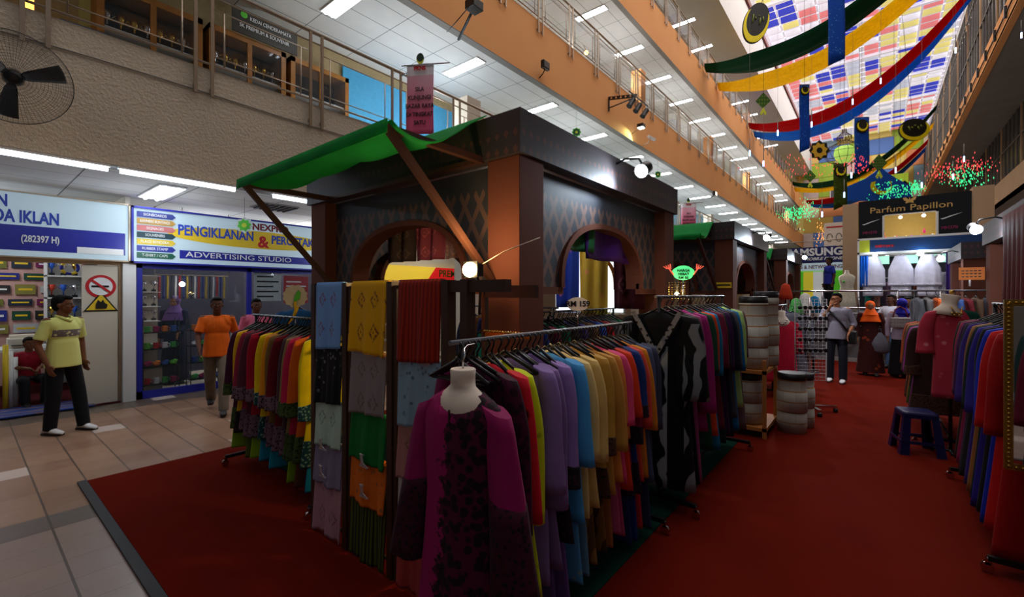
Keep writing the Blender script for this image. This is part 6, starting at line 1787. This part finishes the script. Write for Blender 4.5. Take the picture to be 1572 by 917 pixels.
# blue cloth behind the rosette (blouse on form)
p = PD(458, 490, 5.2)
garment((p.x, p.y, 1.62), .6, 'petrol blue jacket seen behind the cream rosette', fb('petrol jacket', 16, 80, 130), None, None, .7, w=.24, th=.08, cat='jacket', name='jacket', sl=.5, hanger=True)
rack('short rack behind the left rack of kurung dresses', (-4.95, 2.25), (-4.95, 3.2), 1.5) if False else None

# fabrics hanging inside the nearest booth
FL = fb('blue floral cloth', 40, 70, 190, 'floral', (230, 120, 170), .35); YF = fb('yellow floral cloth', 220, 190, 80, 'floral', (240, 170, 120), .3)
def hang(x, y, w, z1, z0, mat, label, along='x', grp=None):
    m = MB()
    if along == 'x': m.grid(lambda u, v: (x+w*u, y+.03*math.sin(u*14+v), z1+(z0-z1)*v), 30, 8)
    else: m.grid(lambda u, v: (x+.03*math.sin(u*14+v), y+w*u, z1+(z0-z1)*v), 30, 8)
    return tag(m.build('hanging_cloth', mat, solid=.006), label, 'cloth', grp)
hang(-3.44, 5.2, .36, 2.36, 1.5, FL, 'blue flowered cloth glowing inside the nearest booth arch')
hang(-3.06, 5.2, .40, 2.34, 1.42, YF, 'yellow flowered cloth inside the nearest booth arch')
hang(-2.57, 5.2, .40, 2.3, 1.5, fb('dark red print', 70, 20, 40, 'songket', (150, 90, 110), .5), 'dark maroon printed cloth inside the nearest booth arch')
hang(-2.15, 2.95, .95, 2.5, 2.08, fb('deep green woven', 20, 84, 40, 'songket', (10, 50, 26)), 'deep green cloth draped in the top of the right arch', 'y')
hang(-2.16, 3.75, 1.3, 2.5, 2.02, fb('deep purple woven', 60, 16, 100, 'songket', (40, 10, 70)), 'deep purple cloth draped in the top of the right arch', 'y')
for i, (x, w, c) in enumerate(((-4.15, .48, (96, 80, 72)), (-3.66, .42, (196, 96, 116)), (-3.23, .5, (216, 166, 150)), (-2.72, .42, (130, 100, 84)))):
    hang(x, 2.95, w, 2.6, 2.02, fb('songket row %d' % i, *c, pat='songket', r2=(min(255, c[0]+50), min(255, c[1]+40), min(255, c[2]+30))), ['dark brown', 'mauve rose', 'tan rose', 'umber'][i]+' songket cloth hung in the top of the front arch')
t = thing('light_panel', 'bright white light panel at the back of the nearest booth', 'light', (-3.5, 5.32, 1.45)); MB().box(0, 0, 0, 1.0, .04, .85).build('diffuser', emis('white light panel', (.85, .95, 1, 1), 1.6), t); MB().box(-.03, .01, -.03, 1.03, .05, .88).build('frame', M_WHITE, t)
point((-3.4, 4.2, 2.5), 16, (1, .9, .75), .1)
# yellow-black stickers etc. on the second booth
t = thing('price_label', 'small yellow paper label on the second booth column', 'label', PY(1108, 438, 8.54)); MB().box(-.1, 0, -.05, .16, .004, .05).build('paper', M_YEL, t); MB().box(-.08, -.002, -.01, .14, 0, .015).build('print', M_BLACK, t)
# boxes of accessories on the low shelf beyond the inner rack
t = thing('display_table', 'low table crowded with small goods inside the nearest booth', 'table', (-3.9, 4.95, 0))
MB().box(-.6, -.2, .95, 1.3, .2, 1.0).build('table_top', M_STAND, t)
for a in (-.56, 1.26): MB().box(a-.02, -.18, .012, a+.02, .18, .95).build('leg', M_STAND, t)
rr = random.Random(2)
for k in range(16):
    c = [(220, 40, 60), (40, 180, 80), (240, 200, 60), (240, 240, 240), (40, 120, 200), (230, 110, 40), (160, 60, 180)][k % 7]; h = rr.uniform(.1, .3)
    o = MB().box(-.04, -.03, 0, .04, .03, h).box(-.035, -.034, h*.3, .035, -.03, h*.7, 1).build('gift_box', [plain('gift %d' % (k % 7), S(*c)), M_WHT], None, (-4.42+k*.115, 4.92+.05*(k % 2), 1.0)); tag(o, 'small coloured box on the table inside the nearest booth', 'box', 'small goods inside the booth')
t = thing('yellow_menu', 'stack of dark folded blankets and caps piled on the table by the second booth', 'pile', (-1.9, 7.3, 0)) if False else None
# goods under the samsung sign: small mannequin head covers
for i, (u, v, c, l) in enumerate(((1222, 470, (60, 130, 60), 'green'), (1236, 462, (230, 226, 220), 'white'), (1250, 466, (20, 120, 170), 'turquoise'), (1248, 474, (226, 216, 206), 'ivory'), (1206, 446, (200, 60, 30), 'red'))):
    p = PD(u, v, 9.0+.3*i); m = MB(); m.lathe([(.02, .16), (.08, .12), (.10, .03), (.13, -.08), (.15, -.2), (.1, -.21)], 14)
    o = m.build('headscarf_display', fb('scarf head '+l, *c), None, p); tag(o, l+' headscarf on a head stand below the navy phone sign', 'headscarf', 'headscarf displays')
    tag(MB().tube([(p.x, p.y, 0.012), (p.x, p.y, p.z-.15)], .015, 6).lathe([(.10, 0), (.1, .015), (.02, .02)], 12, (p.x, p.y, .012)).build('display_stand', M_RACK), 'thin black stand holding the '+l+' headscarf', 'stand')
# ================================================================== PEOPLE
def fuse(name, balls, cones, mat, parent, voxel=.009, smooth=4, flat=None):
    bm = bmesh.new()
    for c, r, R in balls:
        ret = bmesh.ops.create_icosphere(bm, subdivisions=3, radius=1.0)
        M = Matrix.Translation(c) @ (R if R else Matrix.Identity(4)) @ Matrix.Diagonal((r[0], r[1], r[2], 1))
        bmesh.ops.transform(bm, matrix=M, verts=ret['verts'])
    for a, b, r0, r1, fl in cones:
        a = Vector(a); b = Vector(b); d = b-a; L = d.length
        ret = bmesh.ops.create_cone(bm, cap_ends=True, segments=20, radius1=r0, radius2=r1, depth=L)
        q = d.to_track_quat('Z', 'Y').to_matrix().to_4x4()
        M = Matrix.Translation((a+b)/2) @ Matrix.Diagonal((1, fl, 1, 1)) @ q if fl != 1 else Matrix.Translation((a+b)/2) @ q
        bmesh.ops.transform(bm, matrix=M, verts=ret['verts'])
    me = bpy.data.meshes.new(name+'_tmp'); bm.to_mesh(me); bm.free()
    o = bpy.data.objects.new(name+'_tmp', me); COL.objects.link(o)
    md = o.modifiers.new('r', 'REMESH'); md.mode = 'VOXEL'; md.voxel_size = voxel
    sm = o.modifiers.new('s', 'SMOOTH'); sm.iterations = smooth; sm.factor = .5
    dg = bpy.context.evaluated_depsgraph_get(); dg.update()
    me2 = bpy.data.meshes.new_from_object(o.evaluated_get(dg)); me2.name = name
    bpy.data.objects.remove(o); bpy.data.meshes.remove(me)
    for p in me2.polygons: p.use_smooth = True
    me2.materials.clear(); me2.materials.append(mat)
    r = bpy.data.objects.new(name, me2); COL.objects.link(r); r.parent = parent
    return r
def lerp(a, b, f): return Vector(a)*(1-f)+Vector(b)*f
BASE = dict(ankL=(.10, .0, .09), ankR=(-.10, .0, .09), kneeL=(.10, -.015, .48), kneeR=(-.10, -.015, .48), hipL=(.085, 0, .88), hipR=(-.085, 0, .88),
            pel=(0, 0, .95), che=(0, 0, 1.25), nek=(0, .01, 1.42), head=(0, -.01, 1.575), shL=(.175, 0, 1.375), shR=(-.175, 0, 1.375),
            elL=(.225, .03, 1.10), elR=(-.225, .03, 1.10), wrL=(.235, -.03, .86), wrR=(-.235, -.03, .86))
# x>0 is the person's left; the person faces -Y
def skinmat(n, c): return fabric('skin '+n, S(*c), S(c[0]*.9, c[1]*.85, c[2]*.85), 'plain', .5, .55)
def person(label, loc, rz, scale, pose, skin, hair, top, pants, shoe, female=False, voxel=.010, detail=True, headrot=0.0, hands=True, sleeve='short', top_len=.80, shoe_col=None, untuck=True):
    t = thing('person', label, 'person', loc, rz); t.scale = (scale, scale, scale)
    J = dict(BASE); J.update(pose); J = {k: Vector(v) for k, v in J.items()}
    w = .92 if female else 1.0
    Rh = Matrix.Rotation(headrot, 4, 'Z'); hc = J['head']
    hv = lambda x, y, z: hc+(Rh @ Vector((x, y, z)))
    balls = [(hv(0, .012, .025), (.074, .092, .088), Rh), (hv(0, -.015, -.035), (.058, .068, .075), Rh), (hv(0, -.045, -.085), (.032, .03, .026), Rh),
             (hv(0, -.088, -.022), (.013, .020, .016), Rh), (hv(0, -.078, .0), (.009, .014, .026), Rh), (hv(0, -.070, .022), (.045, .018, .010), Rh),
             (hv(.074, .01, -.008), (.010, .02, .030), Rh), (hv(-.074, .01, -.008), (.010, .02, .030), Rh),
             (hv(.03, -.055, -.02), (.022, .022, .02), Rh), (hv(-.03, -.055, -.02), (.022, .022, .02), Rh),
             (hv(0, -.075, -.058), (.022, .012, .010), Rh)]
    cones = [(J['nek']-Vector((0, -.0, .05)), hv(0, .012, -.03), .055, .050, 1)]
    balls += [(J['che'], (.15*w, .10, .17), None), (J['pel'], (.145, .105, .13), None), (lerp(J['pel'], J['che'], .5), (.13*w, .095, .16), None), (J['nek']-Vector((0, 0, .06)), (.14*w, .07, .05), None)]
    for s in 'LR':
        balls += [(J['sh'+s], (.052, .05, .052), None), (J['el'+s], (.037,)*3, None), (J['knee'+s], (.055,)*3, None), (J['hip'+s], (.085, .09, .09), None), (J['wr'+s], (.024,)*3, None)]
        cones += [(J['sh'+s], J['el'+s], .048, .036, 1), (J['el'+s], J['wr'+s], .038, .024, 1), (J['hip'+s], J['knee'+s], .082, .052, 1), (J['knee'+s], J['ank'+s], .052, .034, 1)]
        f = J['ank'+s]+Vector((0, -.045, -.055)); balls.append((f, (.028, .085, .020), None))
    # hands: palm, four unequal fingers with a bend, thumb from the side of the palm
    if hands:
        for s, sg in (('L', 1), ('R', -1)):
            w_, e_ = J['wr'+s], J['el'+s]
            d = pose.get('hand'+s); d = Vector(d).normalized() if d else ((w_-e_).normalized()*.6+Vector((0, -.05, -.4))).normalized()
            side = Vector(pose.get('side'+s, (0, -1, 0))); side = (side-d*side.dot(d)).normalized(); nrm = d.cross(side).normalized()*sg
            Rm = Matrix((side, nrm, d)).transposed().to_4x4()
            balls.append((w_+d*.045, (.040, .016, .052), Rm))
            for q, L in enumerate((.070, .078, .073, .058)):
                base = w_+d*.082+side*(.030-.020*q); k1 = base+d*(L*.5)+nrm*(-.006*sg); k2 = k1+d*(L*.42)+nrm*(-.020*sg)
                cones += [(base-d*.02, k1, .0095, .0085, 1), (k1, k2, .0085, .0065, 1)]; balls += [(k1, (.0088,)*3, None), (k2, (.0068,)*3, None)]
            tb = w_+d*.03+side*.030; t1 = tb+(d*.6+side*.8).normalized()*.035; t2 = t1+(d*.9+side*.25).normalized()*.03
            cones += [(tb, t1, .013, .011, 1), (t1, t2, .011, .008, 1)]; balls += [(t1, (.011,)*3, None), (t2, (.008,)*3, None)]
    body = fuse('body', balls, cones, skin, t, voxel if not detail else min(voxel, .0065), 3)
    if detail:
        for s in (-1, 1):
            e = MB(); e.ball((0, 0, 0), .0105, 6); ob = e.build('eye', [M_EYE], body, hv(s*.028, -.0715, .004)); 
            e = MB(); e.ball(tuple(hv(s*.028, -.0785, .004)), (.0065, .005, .0065), 5); e.build('iris', M_BLACK, ob); ob.parent = t
            for c in [c for c in bpy.data.objects if c.parent == ob]: c.location = -Vector(ob.location)
            e = MB(); e.tube([tuple(hv(s*(.014+.008*k), -.088+.0035*k, .024+.003*math.sin(k*.8))) for k in range(5)], .0035, 5); e.build('eyebrow', M_BLACK, t)
        e = MB(); e.tube([tuple(hv(-.02+.008*k, -.0875+.0012*abs(k-2.5)**1.5, -.056-.001*math.sin(k))) for k in range(6)], .0045, 6); e.build('mouth', plain('lips', S(120, 62, 56)), t)
    if hair is not None:
        hb = [(hv(0, .028, .045), (.083, .093, .083), Rh), (hv(0, .055, .0), (.074, .062, .085), Rh), (hv(0, -.04, .09), (.06, .045, .028), Rh)]
        fuse('hair', hb, [], hair, t, .008, 2)
    # trousers or skirt
    if pants is not None:
        b, c = [], []
        b.append((J['pel']-Vector((0, 0, .03)), (.150, .112, .105), None))
        for s in 'LR':
            b += [(J['knee'+s], (.073,)*3, None), (J['hip'+s], (.088, .098, .09), None)]
            c += [(J['hip'+s], J['knee'+s], .090, .074, 1), (J['knee'+s], lerp(J['knee'+s], J['ank'+s], 1.04)-Vector((0, 0, .02)), .074, .064, 1)]
        fuse('trousers', b, c, pants, t, .011, 3)
    # shirt
    if top is not None:
        b = [(J['che'], (.172*w, .125, .18), None), (lerp(J['pel'], J['che'], .45), (.158*w, .122, .2), None), (J['nek']-Vector((0, 0, .065)), (.155*w, .085, .045), None)]
        bot = Vector((J['pel'].x, J['pel'].y, J['pel'].z-(.13 if untuck else .02)))
        c = [(lerp(J['pel'], J['che'], .6), bot, .155, .186, .78), (J['nek']-Vector((0, 0, .05)), J['nek']+Vector((0, 0, .0)), .075, .062, 1)]
        for s in 'LR':
            b.append((J['sh'+s]-Vector((0, 0, .006)), (.056, .056, .052), None))
            c.append((J['nek']-Vector((0, 0, .055)), J['sh'+s]-Vector((0, 0, .012)), .070, .056, 1)); b.append((lerp(J['sh'+s], J['che'], .38)-Vector((0, 0, .01)), (.085, .085, .095), None))
            if sleeve == 'short': c.append((J['sh'+s]-Vector((0, 0, .01)), lerp(J['sh'+s], J['el'+s], .78), .053, .062, 1))
            elif sleeve == 'half': c += [(J['sh'+s], J['el'+s], .056, .053, 1), (J['el'+s], lerp(J['el'+s], J['wr'+s], .3), .053, .050, 1)]; b.append((J['el'+s], (.053,)*3, None))
            else: c += [(J['sh'+s], J['el'+s], .064, .052, 1), (J['el'+s], lerp(J['el'+s], J['wr'+s], .93), .053, .044, 1)]; b.append((J['el'+s], (.053,)*3, None))
        fuse('shirt', b, c, top, t, .008 if detail else .011, 9)
    if shoe is not None:
        for s in 'LR':
            m = MB(); a = J['ank'+s]; o_ = MB(); rings = []
            for f, wd, h in ((-.085, .028, .05), (-.075, .036, .085), (-.03, .039, .095), (.02, .04, .08), (.07, .045, .06), (.12, .044, .045), (.165, .032, .034), (.18, .012, .02)):
                rings.append([(a.x+wd*math.cos(q*PI/6), a.y-f, a.z-.085+.012+max(-.0, (h)*.5*(1+math.sin(q*PI/6)))) for q in range(12)])
            m.loft(rings); sh = m.build('shoe', shoe, t)
            m = MB(); m.prism([(-.036, -.082), (.036, -.082), (.044, .08), (.028, .172), (-.028, .172), (-.044, .08)], .02, M=Matrix(((1, 0, 0, a.x), (0, 0, -1, a.y+.0), (0, 1, 0, a.z-.088), (0, 0, 0, 1)))); m.build('sole', shoe_col or M_BLACK, sh)
    return t, J, hv
M_EYE = plain('eye white', S(150, 140, 134), .4)
HAIR = fb('black hair', 14, 12, 12)
BR1 = skinmat('warm brown', (122, 76, 52)); BR2 = skinmat('dark brown', (96, 58, 42)); BR3 = skinmat('light brown', (168, 112, 80))
JEAN = fb('dark trousers', 22, 24, 30); SHOEW = plain('white trainer', S(220, 220, 222)); SHOEB = plain('dark shoe', S(34, 30, 30))
def facing(p, deg):  # heading: 0 faces the camera
    a = math.atan2(-p[0], p[1]) ; return a+math.radians(deg)
# -- standing man in the yellow polo
tp = NT('pale yellow polo with chest band'); x = tp.xyz(tp.coord())
w1 = tp.math('MULTIPLY', tp.math('GREATER_THAN', x[2], 1.19), tp.math('LESS_THAN', x[2], 1.275)); w1 = tp.math('MULTIPLY', w1, tp.math('LESS_THAN', tp.math('ABSOLUTE', x[0]), .155))
vo = tp.node('ShaderNodeTexVoronoi'); vo.inputs['Scale'].default_value = 24; tp.l.new(tp.coord(), vo.inputs['Vector'])
inner = tp.mix(tp.ramp(vo.outputs['Distance'], .3, .4), S(210, 206, 150), S(112, 100, 96))
tp.color(tp.mix(w1, S(220, 222, 128), inner)); tp.set(rough=.85, sheen=.1)
P1 = PD(97, 664, 5.45); P1.z = 0
fz = facing(P1, 38)
t, J, hv = person('man in a pale yellow polo shirt standing on the tiles with folded arms at his sides', (P1.x, P1.y, 0.0), fz, .985,
    dict(ankL=(.155, -.10, .09), kneeL=(.135, -.05, .48), ankR=(-.10, .06, .09), kneeR=(-.10, .01, .48), elL=(.245, .05, 1.11), wrL=(.225, -.02, .88), elR=(-.245, .04, 1.10), wrR=(-.215, -.06, .87), pel=(.0, .0, .95)),
    BR1, HAIR, tp.m, JEAN, SHOEW, headrot=.45, voxel=.0065)
t['label'] = 'man in a pale yellow polo shirt and white trainers standing on the tiles'
m = MB(); m.tube([(-.06, -.045, 1.425), (-.03, -.085, 1.40), (0, -.095, 1.375), (.03, -.085, 1.40), (.06, -.045, 1.425), (.06, .03, 1.44), (0, .06, 1.445), (-.06, .03, 1.44), (-.06, -.045, 1.425)], .016, 8); m.build('collar', tp.m, t)
# -- walking pair behind the left rack
P2 = PD(333, 600, 6.35); P2.z = 0
OR = fb('orange tee', 232, 104, 20)
person('person in an orange shirt walking past the second shop', (-7.35, 2.35, 0), -PI/2-.35+PI, .97,
    dict(ankL=(.09, -.30, .10), kneeL=(.09, -.20, .50), ankR=(-.09, .30, .16), kneeR=(-.09, .06, .48), elL=(.23, .14, 1.12), wrL=(.22, .10, .88), elR=(-.23, -.08, 1.12), wrR=(-.2, -.24, .95), head=(0, -.04, 1.575)),
    BR2, HAIR, OR, fb('khaki trousers', 110, 100, 88), SHOEB, headrot=.1, voxel=.009, detail=True)
person('person in a pink top walking beyond the one in orange', (-7.8, 3.05, 0), -PI/2-.2+PI, .95,
    dict(ankL=(.09, -.2, .10), kneeL=(.09, -.14, .50), ankR=(-.09, .2, .12), kneeR=(-.09, .04, .48), head=(0, -.03, 1.575)),
    BR2, HAIR, fb('pink top', 206, 100, 130), JEAN, SHOEB, voxel=.010, detail=True)
# -- seated boy in red in the left shop
person('boy in a red shirt sitting behind the standing man in the left shop', (-10.1, .68, -.2), facing((-9.9, .1), 10), .86,
    dict(pel=(0, 0, .72), che=(0, -.05, 1.00), nek=(0, -.06, 1.17), head=(0, -.11, 1.31), shL=(.17, -.06, 1.12), shR=(-.17, -.06, 1.12), hipL=(.09, -.02, .68), hipR=(-.09, -.02, .68),
         kneeL=(.14, -.42, .70), kneeR=(-.14, -.42, .70), ankL=(.12, -.40, .33), ankR=(-.12, -.40, .33), elL=(.21, -.2, .92), elR=(-.21, -.2, .92), wrL=(.06, -.36, .90), wrR=(-.06, -.36, .90)),
    BR1, HAIR, fb('dark red shirt', 150, 20, 40), fb('dark shorts', 30, 28, 34), SHOEB, voxel=.010, detail=True)
t = thing('stool', 'dark stool under the seated boy in the left shop', 'stool', (-10.12, .72, .02))
MB().lathe([(.16, .36), (.18, .38), (.18, .41), (.16, .42)], 18).build('seat', M_BLACK, t)
for a, b in ((-.12, -.12), (.12, -.12), (.12, .12), (-.12, .12)): MB().tube([(a*1.2, b*1.2, 0), (a, b, .37)], .012, 6).build('leg', M_CHROME, t)
# -- woman in purple hijab inside second shop
def hijab(t, hv, mat, cape=True, long=.0, w=1.0):
    b = [(hv(0, .028, .03), (.094, .10, .105), None), (hv(0, .025, -.07), (.085, .08, .08), None)]
    c = [(hv(0, .01, -.06), hv(0, .012, -.20), .080, .15, 1)]
    if cape: c.append((hv(0, .01, -.18), hv(0, 0, -.36-long), .15, .205*w, .8)); b.append((hv(0, .01, -.2), (.17, .11, .06), None))
    return fuse('headscarf', b, c, mat, t, .008, 3)
def dress(t, J, mat, top=.15, w=1.0, z0=.07):
    c = [(J['che']+Vector((0, 0, .0)), (J['pel'].x, J['pel'].y, J['pel'].z), .155, .165*w, .78), (J['pel'], (J['pel'].x, J['pel'].y, z0), .165*w, .26*w, .8)]
    b = [(J['che'], (.17, .12, .17), None), (J['nek']-Vector((0, 0, .07)), (.15, .08, .05), None)]
    for s in 'LR':
        b += [(J['sh'+s], (.065,)*3, None), (J['el'+s], (.058,)*3, None)]; c += [(J['sh'+s], J['el'+s], .064, .058, 1), (J['el'+s], lerp(J['el'+s], J['wr'+s], .92), .058, .058, 1)]
    return fuse('long_dress', b, c, mat, t, .010, 3)
t, J, hv = person('woman in a purple headscarf and dark dress behind the shop window', (-10.15, 2.55, .02), facing((-9.7, 2.5), -20), .96, dict(elL=(.22, -.05, 1.12), wrL=(.15, -.2, 1.0)), BR3, None, None, None, SHOEB, female=True, voxel=.010)
hijab(t, hv, fb('purple headscarf', 120, 84, 150)); dress(t, J, fb('dark blue dress', 34, 40, 66))
# -- man in grey shirt on the carpet
P5 = (-.55, 10.05)
GS = fb('grey striped shirt', 150, 146, 160, 'stripe', (124, 120, 136), 3)
P5 = PD(1284, 590, 8.55)
t, J, hv = person('man in a grey shirt on the carpet holding a hand to his mouth', (P5.x, P5.y, .012), facing(P5, -8), 1.0,
    dict(elR=(-.24, -.10, 1.16), wrR=(-.06, -.17, 1.46), handR=(.3, .0, .95), sideR=(1, 0, 0), elL=(.26, .05, 1.12), wrL=(.20, -.10, .93), ankL=(.11, -.06, .09), kneeL=(.11, -.05, .48)),
    BR3, HAIR, GS, fb('dark jeans', 26, 28, 38), SHOEW, headrot=-.25, voxel=.009, sleeve='half')
m = MB(); m.tube([(-.13, -.09, 1.40), (-.05, -.14, 1.3), (.08, -.145, 1.15), (.17, -.10, 1.0), (.2, .03, .95)], .018, 6); m.tube([(-.13, -.09, 1.40), (-.12, .07, 1.41), (0, .14, 1.25), (.2, .06, .95)], .018, 6); bg = m
bag = thing('shoulder_bag', 'black shoulder bag worn by the man in the grey shirt', 'bag', (P5.x, P5.y, .012), facing(P5, -8))
m.build('strap', M_BLACK, bag); MB().box(.18, -.10, .74, .30, .14, .98).build('pouch', M_BLACK, bag, bevel=.02); MB().box(.30, -.09, .86, .306, .13, .97).build('flap', SHOEB, bag)
# -- woman in orange headscarf
P6 = PD(1336, 577, 9.3)
bat = fabric('red brown batik dress', S(60, 20, 18), S(150, 60, 30), 'floral', .35)
t, J, hv = person('woman in an orange headscarf and red brown batik dress walking on the carpet', (P6.x, P6.y, .012), facing(P6, 5), .90, dict(ankL=(.09, -.14, .09), kneeL=(.09, -.1, .48), elL=(.24, .0, 1.12), elR=(-.24, .02, 1.12)), BR3, None, None, None, SHOEB, female=True, voxel=.009)
hijab(t, hv, fb('orange headscarf', 240, 92, 10)); dress(t, J, bat, w=1.05)
for c in [c for c in bpy.data.objects if c.parent == t and c.name.startswith('long_dress')]: c['label'] = 'red brown batik dress with flower blotches'
# -- man in white shirt with pink cloth, jeans
P7 = PD(1359, 572, 10.2)
person('man in a white shirt and blue jeans behind the woman in orange', (P7.x+.1, P7.y+.2, .012), facing(P7, -35), .98, dict(ankL=(.09, -.2, .1), kneeL=(.09, -.12, .48), ankR=(-.09, .16, .12), elR=(-.24, -.06, 1.14), wrR=(-.12, -.22, 1.22)), BR2, HAIR, fb('white shirt', 200, 200, 214), fb('blue jeans', 60, 84, 120), SHOEB, voxel=.010, sleeve='half', headrot=.3)
# -- woman in blue headscarf, back to camera, with handbag and carrier bag
P8 = PD(1384, 584, 9.0)
t, J, hv = person('woman in a blue headscarf and lilac blouse seen from behind', (P8.x, P8.y, .012), facing(P8, 205), .93, dict(ankL=(.09, -.05, .09), elL=(.24, -.02, 1.12), elR=(-.24, -.02, 1.12), wrR=(-.22, -.16, .98)), BR3, None, fb('lilac blouse', 176, 160, 180), None, SHOEB, female=True, voxel=.010, sleeve='long')
hijab(t, hv, fb('royal blue headscarf', 34, 30, 150), True, .05, .75)
fuse('black_skirt', [((0, 0, .92), (.16, .12, .1), None)], [((0, 0, .95), (0, 0, .07), .165, .24, .8)], fb('black skirt', 16, 14, 20), t, .010, 3)
bag = thing('handbag', 'checked handbag on the shoulder of the woman in blue headscarf', 'bag', (P8.x-.02, P8.y-.2, 1.02), .4)
MB().box(-.16, -.05, 0, .16, .05, .2).build('bag_body', fb('checked bag', 150, 140, 140, 'songket', (60, 40, 50), 3), bag, bevel=.02)
MB().tube([(-.13, 0, .18), (-.08, .02, .36), (.02, .08, .42), (.1, .05, .36), (.13, 0, .18)], .012, 6).build('bag_strap', plain('maroon strap', S(110, 20, 36)), bag)
bag = thing('carrier_bag', 'thin grey plastic carrier bag held beside the lilac blouse', 'bag', (P8.x-.34, P8.y-.05, .48), .3)
m = MB(); m.loft([[(rx*math.cos(2*PI*k/16)*(1+.1*math.sin(3*k)), rx*.6*math.sin(2*PI*k/16), z) for k in range(16)] for z, rx in ((0, .12), (.05, .17), (.2, .18), (.32, .13), (.40, .05), (.42, .03))]); m.build('bag_body', fb('grey plastic bag', 110, 110, 122), bag)
MB().tube([(-.03, 0, .4), (-.02, 0, .5), (.02, 0, .5), (.03, 0, .4)], .008, 5).build('bag_handle', fb('grey plastic bag', 110, 110, 122), bag)
# -- person with dark hair behind them, and man in blue by the phone shop
P9 = PD(1366, 520, 12.6)
person('dark haired person in a grey top partly hidden behind the blue headscarf', (P9.x+.25, 13.3, .012), facing(P9, 0), .95, {}, BR2, HAIR, fb('grey top', 90, 90, 100), JEAN, SHOEB, voxel=.012, detail=False)
P10 = PD(1268, 440, 13.5)
person('man in a blue shirt looking down in front of the striped backdrop', (P10.x, 17.6, 1.2), facing(P10, -60), .98, {}, BR2, HAIR, fb('blue shirt', 40, 50, 150), JEAN, SHOEB, voxel=.012, detail=False)
0 and tag(MB().box(P10.x-.8, 17.6, 0, P10.x+.8, 18.5, .34).box(P10.x-.85, 17.55, .30, P10.x+.85, 17.6, .345).build('low_step', M_SOFF), 'low grey step under the man in the blue shirt', 'step')
